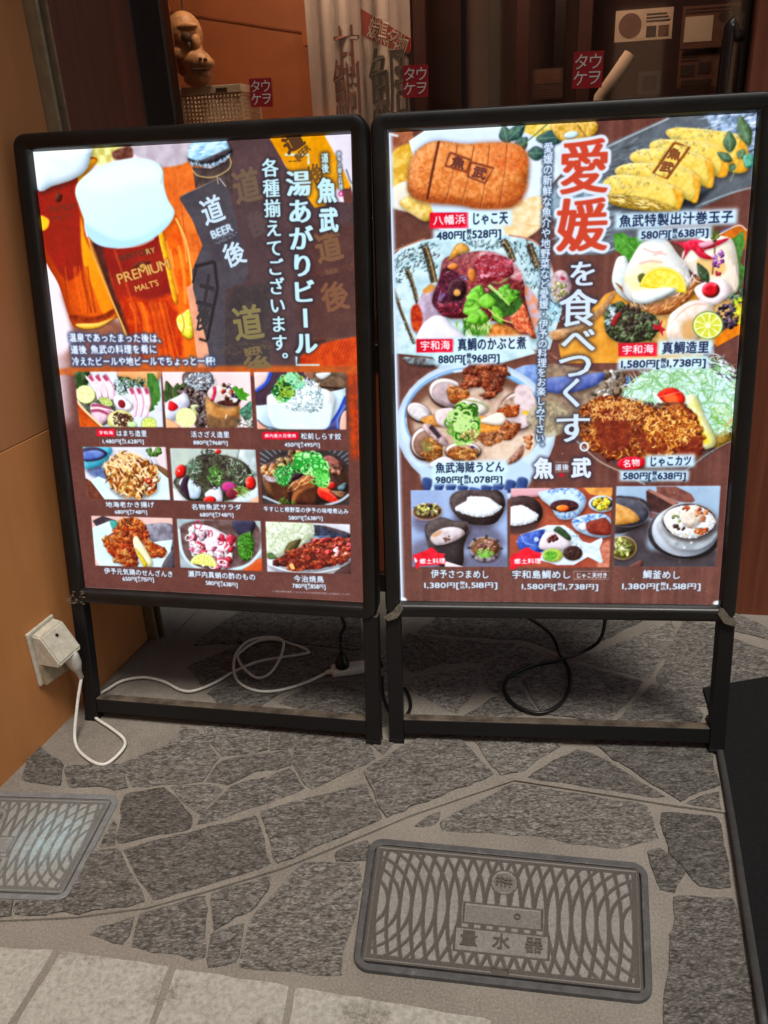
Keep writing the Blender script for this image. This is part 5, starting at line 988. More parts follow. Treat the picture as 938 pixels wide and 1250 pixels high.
    P.F(ell(100, 545, 112, 96), (196, 176, 130)); P.F(ell(98, 540, 100, 84), (110, 96, 60)); P.BL(ell(95, 540, 82, 66, 0, 12), 60, 18, [(170, 180, 80), (130, 140, 60), (206, 214, 130), (90, 96, 50), (226, 226, 180)], jag=.4); P.F([(160, 680), (250, 640), (240, 700), (150, 700)], (110, 70, 64))
    P.F(ell(585, 430, 290, 210, 4), (58, 52, 58), (44, 40, 46), n=20); P.LN(ell(585, 430, 288, 208, 4, 40, 80, 250), 4, (150, 150, 164), .8, 1); P.F(ell(590, 410, 262, 205, 2), (190, 200, 216), (206, 216, 230), n=30, sh=.12)
    P.F([(400, 330), (410, 440), (500, 540), (640, 560), (780, 520), (840, 420), (842, 320)], (186, 196, 206), (206, 212, 220), n=24); P.F([(520, 500), (640, 510), (830, 420), (820, 470), (700, 556), (540, 550)], (150, 160, 170), (176, 184, 192), n=20, b=3)
    P.F(ell(622, 335, 222, 150, 2), (206, 206, 210)); P.F(ell(622, 332, 210, 138, 2), (70, 66, 76)); reg = [(420, 330), (460, 250), (560, 215), (680, 210), (790, 270), (830, 350), (760, 430), (640, 470), (500, 440)]
    rice(P, reg, 260); P.ST(reg, 120, 24, 8, [(226, 206, 180), (236, 226, 206), (206, 176, 140)], (0, 360), .3)
    P.F([(560, 330), (600, 250), (690, 235), (740, 280), (700, 350), (620, 380)], (236, 226, 214), (214, 200, 186), n=7, sh=.15); P.BL([(560, 225), (620, 215), (600, 250)], 8, 14, [(206, 100, 60)]); P.BL([(670, 240), (760, 250), (740, 330), (700, 310)], 14, 16, [(196, 90, 50), (226, 150, 110)]); P.BL([(670, 410), (760, 400), (720, 440)], 12, 18, [(206, 110, 60), (190, 84, 44), (226, 150, 96)]); P.BL([(500, 370), (590, 390), (560, 410)], 10, 14, [(70, 50, 50), (110, 84, 76)]); P.LN([(620, 385), (740, 395)], 7, (130, 96, 76), .8, 1); P.BL([(480, 300), (540, 280), (540, 340), (490, 340)], 10, 12, [(190, 196, 140), (110, 110, 80)])
    for x, y in ((585, 543), (640, 505)): P.F(ell(x, y, 8, 8), (250, 252, 255), b=1)
    caption(P, '鯛釜めし', (255, 755), (557, 762), 70, '1,380円[@1,518円]', (92, 848), (715, 850), 62)
    P.clip = None
# ================================================================ materials
b = N('mortar'); fn = b.noise(260, 6, .7)
c = b.mix(.4, b.ramp(b.noise(7, 8, .65), [(.3, (102, 96, 88)), (.5, (122, 116, 107)), (.72, (138, 132, 122))]), b.ramp(fn, [(.3, (88, 81, 74)), (.7, (182, 173, 160))]))
b.bump(fn, .5, .002); MORTAR = b.set(Base_Color=c, Roughness=.9, Specular_IOR_Level=.2)
def stone_mat(name, lo, mid, hi, ang):
    b = N(name); mp = b.n('Mapping', {'Vector': b.tc.outputs['Object'], 'Rotation': (0, 0, ang), 'Scale': (1, 2.0, 1)}).outputs[0]
    at = b.n('Attribute', attribute_name='tone').outputs['Fac']
    g1 = b.noise(62, 10, .75, mp, .8); g2 = b.noise(230, 6, .7, mp); g3 = b.noise(6, 5, .6); vo = b.n('TexVoronoi', {'Vector': mp, 'Scale': 130, 'Randomness': 1}).outputs[0]
    h = b.math('ADD', b.math('MULTIPLY', g1, .75), b.math('MULTIPLY', g2, .4)); h = b.math('SUBTRACT', h, b.math('MULTIPLY', vo, .18))
    col = b.ramp(h, [(.38, lo), (.5, mid), (.62, hi)])
    col = b.mix(b.math('MULTIPLY', g3, .55), col, (*lin((122, 112, 100)), 1)); col = b.mix(.65, col, b.n('MapRange', {0: at, 3: .5, 4: 1.4}).outputs[0], 'MULTIPLY')
    hb = b.math('ADD', h, b.math('MULTIPLY', b.noise(24, 6, .6, mp, .5), 1.6)); b.bump(hb, 1.0, .014)
    return b.set(Base_Color=col, Roughness=.72, Specular_IOR_Level=.35)
STONE = stone_mat('slate', (76, 73, 70), (146, 142, 135), (202, 197, 190), .5)
b = N('pale_tile'); g = b.noise(120, 9, .75); bl = b.noise(9, 6, .7)
c = b.ramp(g, [(.3, (130, 127, 118)), (.5, (164, 160, 150)), (.72, (190, 186, 175))]); c = b.mix(b.ramp(bl, [(.54, (0, 0, 0)), (.66, (215, 215, 215))]), c, b.ramp(b.noise(200, 4, .8), [(.44, (58, 55, 50)), (.56, (150, 143, 128))]))
b.bump(g, .6, .003); TILE = b.set(Base_Color=c, Roughness=.85, Specular_IOR_Level=.25)
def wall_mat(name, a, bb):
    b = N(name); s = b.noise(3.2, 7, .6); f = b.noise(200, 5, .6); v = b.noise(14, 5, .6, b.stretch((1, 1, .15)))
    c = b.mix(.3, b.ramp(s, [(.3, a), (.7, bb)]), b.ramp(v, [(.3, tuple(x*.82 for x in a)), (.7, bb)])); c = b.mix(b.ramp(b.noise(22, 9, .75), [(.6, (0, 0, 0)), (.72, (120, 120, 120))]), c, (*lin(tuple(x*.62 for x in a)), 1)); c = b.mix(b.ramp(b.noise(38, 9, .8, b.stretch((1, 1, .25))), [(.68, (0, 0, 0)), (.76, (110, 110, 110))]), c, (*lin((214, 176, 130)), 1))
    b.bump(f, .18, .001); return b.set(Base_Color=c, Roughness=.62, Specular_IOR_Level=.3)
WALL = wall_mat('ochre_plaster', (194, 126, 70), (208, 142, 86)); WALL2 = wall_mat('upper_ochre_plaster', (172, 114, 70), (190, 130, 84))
def wood(name, a, bb, rough=.4, sx=60):
    b = N(name); g = b.noise(1, 8, .65, b.stretch((sx, sx, 2.2)), .4); c = b.ramp(g, [(.3, a), (.7, bb)]); b.bump(g, .12, .0006)
    return b.set(Base_Color=c, Roughness=rough, Specular_IOR_Level=.4)
BROWN = wood('red_brown_wood', (104, 50, 30), (134, 70, 42), .45); PILLAR = wood('pillar_wood', (112, 58, 38), (140, 78, 52), .5); DARK = wood('dark_frame', (26, 15, 12), (40, 24, 19), .4)
ALU = simple('dull_aluminium', (168, 156, 128), .45, .2, 40, .35); ALU2 = simple('thin_rail_metal', (150, 128, 104), .45, .2, 40, .3)
b = N('black_frame'); sc_ = b.noise(90, 8, .8, b.stretch((1, 1, .4))); du = b.noise(16, 6, .7)
c = b.mix(b.ramp(sc_, [(.7, (0, 0, 0)), (.78, (110, 110, 110))]), (*lin((11, 11, 12)), 1), (*lin((60, 58, 55)), 1)); c = b.mix(b.math('MULTIPLY', du, .05), c, (*lin((110, 100, 88)), 1))
FRAME = b.set(Base_Color=c, Roughness=b.n('MapRange', {0: du, 3: .26, 4: .5}).outputs[0], Specular_IOR_Level=.5)
b = N('dusty_black_steel'); du = b.noise(24, 8, .72); nz = b.n('Separate XYZ'.replace(' ', ''), {0: b.n('NewGeometry').outputs['Normal']}).outputs[2]
top = b.math('MULTIPLY', b.n('MapRange', {0: nz, 1: .4, 2: .9}).outputs[0], b.n('MapRange', {0: du, 1: .35, 2: .65, 3: .15, 4: .7}).outputs[0])
c = b.mix(top, b.mix(b.ramp(b.noise(70, 8, .8), [(.66, (0, 0, 0)), (.8, (90, 90, 90))]), (*lin((20, 19, 20)), 1), (*lin((84, 80, 76)), 1)), (*lin((128, 114, 98)), 1)); STEEL = b.set(Base_Color=c, Roughness=.5, Specular_IOR_Level=.4)
METAL = simple('bare_metal_corner', (178, 172, 158), .4, .35, 120, .75, .2)
CREAM = simple('weathered_cream_plastic', (226, 220, 200), .45, .18, 70, 0, .15); CREAM_D = simple('darker_cream_plastic', (188, 168, 138), .5, .25, 70)
WCORD = simple('white_cord', (236, 232, 222), .45, .12, 60); BCORD = simple('black_cord', (16, 16, 17), .42, .3, 60)
MAT = simple('black_mat', (27, 27, 28), .9, .6, 150, 0, 1.0, .004, .25); MATE = simple('mat_edge', (58, 56, 54), .6, .3, 60)
# ================================================================ ground
def px(pts, z=0): return [tuple(floor(x, y)[:2]) for x, y in pts]
bm = bmesh.new(); bm.faces.new([bm.verts.new((x, y, 0)) for x, y in ((-30, -20), (30, -20), (30, 30), (-30, 30))]); obj('ground', bm, MORTAR, kind='structure')
# the paving behind the seam lies a few millimetres higher than the strip by the street
SEAM = [(-90, 1128), (0, 1126), (90, 1122), (180, 1110), (260, 1088), (345, 1062), (400, 1040), (455, 1017), (500, 998)]
up = px([(-300, 1130)]+SEAM+[(628, 954), (820, 985), (1000, 1010)])+[(1.6, 1.2), (1.6, 2.6), (-1.3, 2.6), (-1.3, 1.0)]
bm = bmesh.new(); prism(bm, up, -.02, .005, .0015); obj('upper_ground', bm, MORTAR, kind='structure')
o6 = lambda L: [(x/2.084, 900+y/2.084) for x, y in L]
UPPER = [o6(q) for q in ([(172, 82), (302, 76), (328, 134), (176, 130)], [(312, 72), (432, 28), (470, -22), (515, -2), (556, 60), (512, 118), (430, 124), (340, 131)], [(520, -25), (678, -22), (682, 38), (566, 54), (524, -5)], [(692, -22), (750, -20), (738, 34), (690, 38)],
    [(567, 68), (733, 43), (741, 78), (650, 92), (580, 126), (527, 117)], [(320, 150), (418, 136), (492, 208), (480, 238), (302, 274)], [(437, 132), (524, 126), (568, 139), (507, 200)], [(592, 132), (740, 89), (776, 138), (502, 230), (520, 200)], [(258, 280), (296, 216), (292, 280)],
    [(240, 300), (299, 292), (368, 424), (205, 452), (40, 456), (50, 424), (172, 424)], [(316, 292), (654, 208), (686, 330), (392, 420)], [(-40, 424), (34, 428), (24, 462), (-40, 462)], [(90, 20), (160, 80), (150, 130), (60, 110)])]
UPPER += [[(362, 888), (440, 893), (458, 928), (400, 956), (379, 964), (359, 937)], [(321, 994), (447, 962), (465, 1003), (400, 1030), (339, 1056)], [(452, 960), (447, 945), (482, 922), (530, 895), (561, 906), (600, 949), (500, 988), (472, 1001)], [(453, 905), (483, 908), (466, 923)],
    [(575, 900), (688, 910), (634, 944), (610, 948)], [(706, 917), (742, 933), (812, 977), (644, 951)], [(726, 908), (866, 912), (876, 961), (828, 979), (750, 929)], [(837, 983), (878, 969), (878, 991)],
    [(500, 776), (538, 812), (505, 823), (488, 800)], [(508, 778), (560, 785), (630, 790), (585, 811), (545, 811)], [(505, 830), (581, 819), (583, 840), (556, 873), (500, 842)], [(590, 816), (640, 790), (660, 802), (628, 835), (605, 850), (592, 838)], [(632, 840), (655, 871), (600, 882), (562, 880), (600, 857)],
    [(668, 806), (695, 813), (784, 836), (742, 884), (662, 873), (640, 834)], [(798, 839), (825, 847), (858, 876), (850, 890), (752, 886)], [(706, 808), (822, 762), (820, 790), (790, 831)], [(836, 758), (880, 768), (882, 862), (852, 864), (802, 834)], [(510, 774), (560, 740), (818, 742), (700, 802), (642, 784)],
    [(884, 745), (940, 772), (1000, 780), (1000, 795), (893, 772)], [(890, 780), (938, 798), (1000, 806), (1000, 856), (884, 846)],
    [(256, 848), (300, 823), (370, 831), (332, 856), (315, 867), (266, 861)], [(302, 818), (352, 791), (438, 801), (446, 823), (380, 828)], [(342, 860), (380, 837), (447, 832), (447, 886), (372, 870)], [(232, 816), (290, 791), (345, 790), (298, 817), (252, 842)], [(238, 789), (300, 745), (440, 755), (440, 796), (352, 786), (292, 787)], [(452, 800), (484, 796), (488, 840), (452, 850)], [(452, 858), (488, 848), (492, 886), (455, 890)]]
LOWER = [o6(q) for q in ([(232, 500), (343, 462), (310, 528)], [(366, 450), (524, 407), (514, 563), (337, 528)], [(546, 402), (688, 362), (678, 392), (638, 440), (542, 488)], [(541, 502), (622, 478), (594, 573), (531, 579)], [(866, 292), (936, 276), (938, 308), (872, 304)])]
LOWER += [[(374, 1054), (438, 1058), (440, 1082), (425, 1140), (411, 1190), (293, 1178), (312, 1120)], [(541, 1004), (629, 958), (789, 985), (803, 1024), (744, 1035), (647, 1018), (540, 1012)], [(808, 993), (876, 1000), (890, 1083), (853, 1081), (820, 1040)], [(793, 1040), (807, 1037), (835, 1065), (822, 1089), (807, 1084)], [(827, 1096), (896, 1101), (922, 1262), (812, 1262)], [(506, 1007), (540, 994), (530, 1006)], [(414, 1042), (450, 1029), (454, 1045), (446, 1050), (411, 1049)]]
TILES = [[(-120, 1150), (0, 1157), (66, 1160), (6, 1256), (-120, 1256)], [(76, 1162), (207, 1180), (179, 1262), (14, 1262)], [(215, 1183), (353, 1204), (342, 1266), (186, 1266)], [(361, 1206), (480, 1226), (600, 1246), (596, 1272), (350, 1272)]]
def slabs(name, polys, mat, z0, z1, rough=.0022, bev=.002, shrink=-.002):
    rs = np.random.default_rng(3); bm = bmesh.new(); lay = bm.verts.layers.float.new('tone') if False else None; tones = []
    for q in polys:
        P = np.array(px(q)); a = np.sum(P[:, 0]*np.roll(P[:, 1], -1)-np.roll(P[:, 0], -1)*P[:, 1])
        if a < 0: P = P[::-1]
        out = []
        for A, B in zip(P, np.roll(P, -1, 0)):
            L = np.hypot(*(B-A)); n = max(2, int(L/.012)); d = (B-A)/L; nn = np.array([d[1], -d[0]]); ph = rs.random()*9
            for k in range(n):
                t = k/n; out.append(A+(B-A)*t+nn*(rs.normal()*rough*.6+rough*math.sin(ph+t*L*70)*.8-shrink))
        out = np.array(out); m = out
        v0 = len(bm.verts); prism(bm, [tuple(p) for p in m], z0, z1+rs.normal()*.0013, bev); tones += [float(np.clip(rs.normal(.5, .2), .1, 1))]*(len(bm.verts)-v0)
    o = obj(name, bm, mat, kind='structure'); at = o.data.attributes.new('tone', 'FLOAT', 'POINT'); at.data.foreach_set('value', tones); return o
slabs('stone_paving', UPPER, STONE, 0, .0078, shrink=-.0024); slabs('kerbside_stone_paving', LOWER, STONE, -.01, .003, shrink=-.0036); slabs('tile_paving', TILES, TILE, -.01, .0025, .0008, .002, 0)
# ================================================================ left wall
WA, WD = floor(0, 965)[:2], floor(183, 782)[:2]; wdir = (WD-WA)/np.hypot(*(WD-WA)); wn = np.array([wdir[1], -wdir[0]])
def wallT():   # local x along the wall away from the street, y out of it, z up
    m = Matrix.Identity(4); m[0][0], m[1][0] = wdir; m[0][1], m[1][1] = wn; m[0][3], m[1][3] = WA; return m
WT_ = wallT(); WL = float(np.hypot(*(WD-WA)))
wallE = empty('plaster_wall', mat=WT_, label='ochre plaster wall along the left edge, carrying the cream power outlet', cat='wall')
sz = onplane(0, 554, (*WA, 0), (*wn, 0))[2]; sz2 = onplane(60, 523, (*WA, 0), (*wn, 0))[2]; sz = (sz+sz2)/2
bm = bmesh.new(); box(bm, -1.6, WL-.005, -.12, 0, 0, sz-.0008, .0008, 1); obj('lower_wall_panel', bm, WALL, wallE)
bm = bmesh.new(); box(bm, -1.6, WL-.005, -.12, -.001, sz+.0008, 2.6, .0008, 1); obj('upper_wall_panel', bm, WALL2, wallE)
bm = bmesh.new(); box(bm, -1.6, WL-.01, -.12, -.006, sz-.003, sz+.003); obj('panel_joint', bm, DARK, wallE)
rail = empty('shutter_rail', mat=WT_, label='pale aluminium shutter guide rail at the far end of the ochre wall', cat='rail')
bm = bmesh.new(); box(bm, WL-.004, WL+.004, -.05, .0265, .006, 2.6, .001); box(bm, WL+.004, WL+.034, -.05, -.046, .006, 2.6); obj('flange', bm, ALU, rail)
bm = bmesh.new(); box(bm, WL+.012, WL+.018, .012, .036, .006, 2.6, .001); obj('inner_lip', bm, ALU2, rail)
bm = bmesh.new(); box(bm, WL+.0045, WL+.0115, -.03, .02, .006, 2.6); obj('slot', bm, DARK, rail)
for zz in (.16, 1.12, 2.0):
    bm = bmesh.new(); bmesh.ops.create_uvsphere(bm, u_segments=10, v_segments=6, radius=.003); bmesh.ops.translate(bm, verts=bm.verts, vec=(WL-.005, .014, zz)); obj('screw', bm, ALU, rail, True)
# pale mortar fillet along the foot of the wall behind the sign
bm = bmesh.new(); prism(bm, [(WA+wdir*t+wn*o_)[:2] for t, o_ in ((.28, .002), (.92, .002), (.92, .06), (.6, .052), (.4, .03))], .0, .0085, .002); obj('mortar_strip', bm, MORTAR, kind='structure')
# ================================================================ shop front
SP, SH = np.array([.905, 1.758]), -.2
sdir = np.array([math.cos(SH), math.sin(SH)]); sn = np.array([-sdir[1], sdir[0]])   # sn points into the shop
ST_ = Matrix.Identity(4); ST_[0][0], ST_[1][0] = sdir; ST_[0][1], ST_[1][1] = sn; ST_[0][3], ST_[1][3] = SP
def sloc(x, y, dep=0.0):
    """photo pixel on the plane dep metres behind the shop front, in the shop front's own axes"""
    p = onplane(x, y, (*(SP+sn*dep), 0), (*sn, 0)); d = p[:2]-SP; return np.array([d@sdir, d@sn, p[2]])
xs = {k: sloc(*v, *((.03,) if k == 'postR' else ()))[0] for k, v in dict(panelL=(60, 60), postL=(170, 60), postR=(214, 60), glassR=(905, 60), pil=(911, 60), mid=(565, 15)).items()}
front = empty('glazed_shopfront', mat=ST_, label='dark glazed shop front with red-brown wood panels behind both signs', cat='shopfront')
ZT = 2.6
def fpart(name, x0, x1, y0, y1, z0, z1, m, bev=.002): bm = bmesh.new(); box(bm, x0, x1, y0, y1, z0, z1, bev, 1); return obj(name, bm, m, front)
fpart('wood_panel', xs['panelL']-.35, xs['postL'], .004, .05, 0, ZT, BROWN)
fpart('post', xs['postL'], xs['postR'], -.02, .03, 0, ZT, DARK, .004)
fpart('corner_post', xs['glassR'], xs['pil']+.004, -.004, .06, 0, ZT, DARK, .003)
fpart('pillar', xs['pil']+.004, xs['pil']+.9, -.03, .06, 0, ZT, PILLAR, .004)
fpart('lower_panel', xs['postR'], xs['glassR'], .006, .05, .06, .62, BROWN)
fpart('sill', xs['postR'], xs['glassR'], -.004, .06, 0, .06, DARK)
fpart('rail', xs['postR'], xs['glassR'], 0, .055, .62, .68, DARK)
b = N('window_glass'); t = b.t; g1 = b.n('BsdfTransparent', {'Color': (.84, .8, .78, 1)}); g2 = b.n('BsdfGlossy', {'Color': (1, 1, 1, 1), 'Roughness': .04}); fr = b.n('Fresnel', {'IOR': 1.5}); ms = b.n('MixShader', {0: fr.outputs[0], 1: g1.outputs[0], 2: g2.outputs[0]}); t.links.new(ms.outputs[0], t.nodes['Material Output'].inputs[0]); GLASS = b.m
fpart('glass_pane', xs['postR'], xs['mid']-.006, .022, .028, .68, ZT, GLASS, 0); fpart('glass_pane', xs['mid']+.006, xs['glassR'], .022, .028, .68, ZT, GLASS, 0)
fpart('glass_edge', xs['mid']-.006, xs['mid']+.006, .016, .034, .68, ZT, DARK, .001)
hb = bmesh.new(); h0, h1 = sloc(885, 46), sloc(878, 108)
zt, zb, hx, hx2 = h0[2], h0[2]-.42, sloc(880, 80)[0], sloc(902, 50)[0]
for A in (([(hx2, -.006, zt), (hx+.012, -.04, zt), (hx, -.045, zt-.012), (hx, -.045, zb+.012), (hx+.012, -.04, zb), (hx2, -.006, zb)]),): tube(hb, cat_path(A, 5), .0105, 10)
obj('door_handle', hb, DARK, front, True)
# unseen overhang added to keep the light off the upper shop front
ev = empty('eaves', mat=ST_, label='wooden eaves over the shop front above the signs', cat='eaves'); bm = bmesh.new(); box(bm, -2.2, 1.4, -.42, 1.6, 2.6, 2.66); obj('soffit', bm, BROWN, ev); bm = bmesh.new(); box(bm, -2.2, 1.4, -.45, -.42, 2.56, 2.72); obj('fascia', bm, DARK, ev)
cp_ = empty('shade_canopy', mat=WT_, label='wooden canopy along the top of the ochre wall', cat='canopy'); bm = bmesh.new(); box(bm, -1.6, WL, -.1, .34, 2.3, 2.34); obj('board', bm, BROWN, cp_)  # unseen canopy, added so that its shadow darkens the upper wall
opp = empty('opposite_building', (0, -6.5, 0), label='dark building across the street, mirrored in the shop glass', cat='building')
FAC = simple('street_facade', (64, 50, 42), .8, .3, 2); b = N('lit_window'); LITW = b.set(Base_Color=(.3, .2, .12, 1), Emission_Color=(1, .62, .36, 1), Emission_Strength=.35)
bm = bmesh.new(); box(bm, -9, 9, -3, 0, 0, 7.5); obj('facade', bm, FAC, opp)
for i, x in enumerate((-5.2, -3.9, -2.2, -.6, .5, 2.6, 3.4, 5.0)):
    bm = bmesh.new(); box(bm, x, x+(.5, .9, .35)[i % 3], .004, .03, .9+.3*(i % 2), 2.3+.4*(i % 3)); wo = obj('window', bm, LITW, opp)
    bm = bmesh.new(); box(bm, x-.06, x+(.5, .9, .35)[i % 3]+.06, .004, .05, .8+.3*(i % 2), .9+.3*(i % 2)-.004); obj('sill', bm, FAC, wo)
# ---------------------------------------------------------------- inside the shop
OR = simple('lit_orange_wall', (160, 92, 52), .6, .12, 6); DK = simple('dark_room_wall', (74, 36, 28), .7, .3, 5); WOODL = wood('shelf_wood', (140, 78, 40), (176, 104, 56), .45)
room = empty('shop_interior', mat=ST_, label='shop interior seen through the glass, lit orange at left and dim at right', cat='room')
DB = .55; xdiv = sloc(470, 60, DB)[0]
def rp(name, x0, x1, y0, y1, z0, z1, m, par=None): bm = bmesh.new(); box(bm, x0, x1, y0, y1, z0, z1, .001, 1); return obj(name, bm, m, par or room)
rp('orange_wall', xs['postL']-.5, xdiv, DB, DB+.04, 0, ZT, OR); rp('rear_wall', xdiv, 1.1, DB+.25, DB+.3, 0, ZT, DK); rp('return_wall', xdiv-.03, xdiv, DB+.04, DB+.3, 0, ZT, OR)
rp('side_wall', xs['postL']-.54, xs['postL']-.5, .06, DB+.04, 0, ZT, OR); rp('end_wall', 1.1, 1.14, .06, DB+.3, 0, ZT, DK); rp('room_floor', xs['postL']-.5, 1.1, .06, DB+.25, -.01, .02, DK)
a0, a1 = sloc(207, 10, DB), sloc(375, 40, DB)
bm = bmesh.new(); tube(bm, [(a0[0]-.1, DB-.006, a0[2]+.012), (a1[0], DB-.006, a1[2])], .0016, 6); obj('wire', bm, BROWN, room)
s0 = sloc(300, 150, .3); shelf_z = sloc(260, 152, .3)[2]-.004
rp('shelf', xs['postL']-.1, xdiv-.06, .16, DB, shelf_z-.03, shelf_z, WOODL)
for xx in (xdiv-.10, xs['postR']+.30):
    bm = bmesh.new(); box(bm, xx, xx+.03, .3, .5, .02, shelf_z-.03, .002); obj('shelf_leg', bm, WOODL, room)
c0, c1 = sloc(385, 5, DB), sloc(450, 50, DB); fb = rp('beam', c0[0]-.03, xdiv+.02, DB-.05, DB-.002, c1[2]-.005, c1[2]+.03, WOODL)
# lamp over the shelf inside the shop
lamp = empty('unseen_lamp', mat=ST_ @ Matrix.Translation((s0[0]+.1, .1, 1.8)), label='small warm ceiling lamp inside the shop above the basket shelf', cat='lamp')
bm = bmesh.new(); bmesh.ops.create_cone(bm, cap_ends=True, segments=24, radius1=.09, radius2=.05, depth=.06); bmesh.ops.translate(bm, verts=bm.verts, vec=(0, 0, .05)); obj('lamp_shade', bm, DARK, lamp, True)
b = N('warm_bulb'); BULB = b.set(Base_Color=(1, .7, .4, 1), Emission_Color=(1, .6, .28, 1), Emission_Strength=8.0)
bm = bmesh.new(); bmesh.ops.create_uvsphere(bm, u_segments=16, v_segments=10, radius=.035); obj('bulb', bm, BULB, lamp, True)
bm = bmesh.new(); tube(bm, [(0, 0, .07), (0, 0, .8)], .004, 6); obj('lamp_cord', bm, DARK, lamp)
pl = bpy.data.lights.new('lamp_light', 'POINT'); po = bpy.data.objects.new('lamp_light', pl); SC.collection.objects.link(po); po.parent = lamp; po.location = (0, 0, -.06); pl.energy = 10; pl.color = (1, .76, .52); pl.shadow_soft_size = .05
fill_lamp = empty('unseen_lamp', mat=ST_ @ Matrix.Translation((-.5, .08, 1.75)), label='dim ceiling lamp inside the shop above the paper notices', cat='lamp')  # fill light added to brighten the banner and the notices
bm = bmesh.new(); bmesh.ops.create_cone(bm, cap_ends=True, segments=24, radius1=.09, radius2=.05, depth=.06); bmesh.ops.translate(bm, verts=bm.verts, vec=(0, 0, .05)); obj('lamp_shade', bm, DARK, fill_lamp, True)
bm = bmesh.new(); bmesh.ops.create_uvsphere(bm, u_segments=16, v_segments=10, radius=.03); obj('bulb', bm, BULB, fill_lamp, True)
bm = bmesh.new(); tube(bm, [(0, 0, .07), (0, 0, .85)], .004, 6); obj('lamp_cord', bm, DARK, fill_lamp)
pl = bpy.data.lights.new('lamp_light', 'POINT'); po = bpy.data.objects.new('lamp_light', pl); SC.collection.objects.link(po); po.parent = fill_lamp; po.location = (0, 0, -.06); pl.energy = 8; pl.color = (1, .7, .5); pl.shadow_soft_size = .05
# basket with woven holes
bk0, bk1 = sloc(216, 106, .18), sloc(293, 104, .18); bx0, bx1 = bk0[0], bk1[0]; bz1 = bk1[2]; PLW = simple('white_plastic', (214, 206, 188), .45, .08, 30)
bas = empty('plastic_basket', mat=ST_ @ Matrix.Translation(((bx0+bx1)/2, .25, shelf_z)), label='white perforated plastic basket on the shelf behind the glass', cat='basket')
bw, bh, bd_ = (bx1-bx0)/2, bz1-shelf_z, .07; bm = bmesh.new()
nx = 17
for i in range(nx+1):
    x = -bw+2*bw*i/nx; box(bm, x-.0022, x+.0022, -bd_, -bd_+.003, 0, bh); box(bm, x-.0022, x+.0022, bd_-.003, bd_, 0, bh)
for k in range(9):
    z = bh*k/9; box(bm, -bw, bw, -bd_+.0005, -bd_+.0025, z, z+.0035); box(bm, -bw, bw, bd_-.0025, bd_-.0005, z, z+.0035)
    for sx in (-bw, bw-.003): box(bm, sx, sx+.003, -bd_, bd_, z, z+.0035)
for i in range(12):
    y = -bd_+2*bd_*i/11
    for sx in (-bw, bw-.0028): box(bm, sx, sx+.0028, y-.002, y+.002, 0, bh)
obj('lattice', bm, PLW, bas)
bm = bmesh.new()
for q in ((-bw-.003, bw+.003, -bd_-.003, -bd_+.004), (-bw-.003, bw+.003, bd_-.004, bd_+.003), (-bw-.003, -bw+.004, -bd_, bd_), (bw-.004, bw+.003, -bd_, bd_)): box(bm, *q, bh-.014, bh+.003, .001)
obj('rim', bm, PLW, bas); bm = bmesh.new(); box(bm, -bw+.003, bw-.003, -bd_+.003, bd_-.003, .001, .004); obj('base', bm, PLW, bas)
bm = bmesh.new(); box(bm, bw*.25, bw*.6, -bd_-.0045, -bd_-.003, bh-.010, bh-.003); obj('handle_slot', bm, DARK, bas)
# carved wooden animal head hung above the basket
CW = simple('carved_wood', (206, 156, 108), .5, .35, 60, 0, .3); CWD = simple('hollow_dark', (60, 30, 18), .7, .3, 40)
cc = sloc(228, 62, .2); k_ = 1/F_*np.linalg.norm((ST_ @ Vector(tuple(cc)))-Vector((0, 0, HC)))
car = empty('carved_head', mat=ST_ @ Matrix.Translation((cc[0], .2, cc[2])), label='carved pale wooden animal head with round muzzle above the basket', cat='carving')
def blob(bm, c, r, seg=18):
    b2 = bmesh.new(); bmesh.ops.create_uvsphere(b2, u_segments=seg, v_segments=seg//2+3, radius=1)
    for v in b2.verts: v.co = Vector((c[0]*k_+v.co.x*r[0]*k_, c[1]*k_+v.co.y*r[1]*k_, c[2]*k_+v.co.z*r[2]*k_))
    merge(bm, b2)
bm = bmesh.new()
for q in (((0, 0, 14), (19, 18, 22)), ((1, 0, -6), (18, 16, 20)), ((14, -9, -12), (15, 13, 12)), ((24, -12, -14), (9, 9, 7)), ((12, -7, -27), (16, 11, 8)), ((8, -13, 20), (13, 6, 4)), ((-17, -2, 4), (7, 6, 12)), ((20, -10, -24), (9, 7, 4)), ((16, -12, 6), (5, 6, 8)), ((-4, -13, -4), (8, 6, 7))): blob(bm, *q)
head_o = obj('head', bm, CW, car, True); rm = head_o.modifiers.new('r', 'REMESH'); rm.mode = 'VOXEL'; rm.voxel_size = .0024; rm.use_smooth_shade = True; sm = head_o.modifiers.new('s', 'SMOOTH'); sm.iterations = 3
bm = bmesh.new(); blob(bm, (8, -16.5, 10), (5.5, 4, 5)); blob(bm, (10, -16, 3), (2, 3.5, 4)); obj('eye_hollow', bm, CWD, car, True); bm = bmesh.new(); blob(bm, (19, -18.5, -19.5), (11, 4, 1.5)); obj('mouth', bm, CWD, car, True); bm = bmesh.new(); blob(bm, (27, -20, -11), (2, 2.5, 1.5)); blob(bm, (22, -20.5, -10), (1.6, 2.5, 1.5)); obj('nostrils', bm, CWD, car, True)
bm = bmesh.new(); tube(bm, [(0, .0, .02), (0, .02, .2), (0, .3, .24)], .002, 6); obj('hanging_cord', bm, DARK, car)
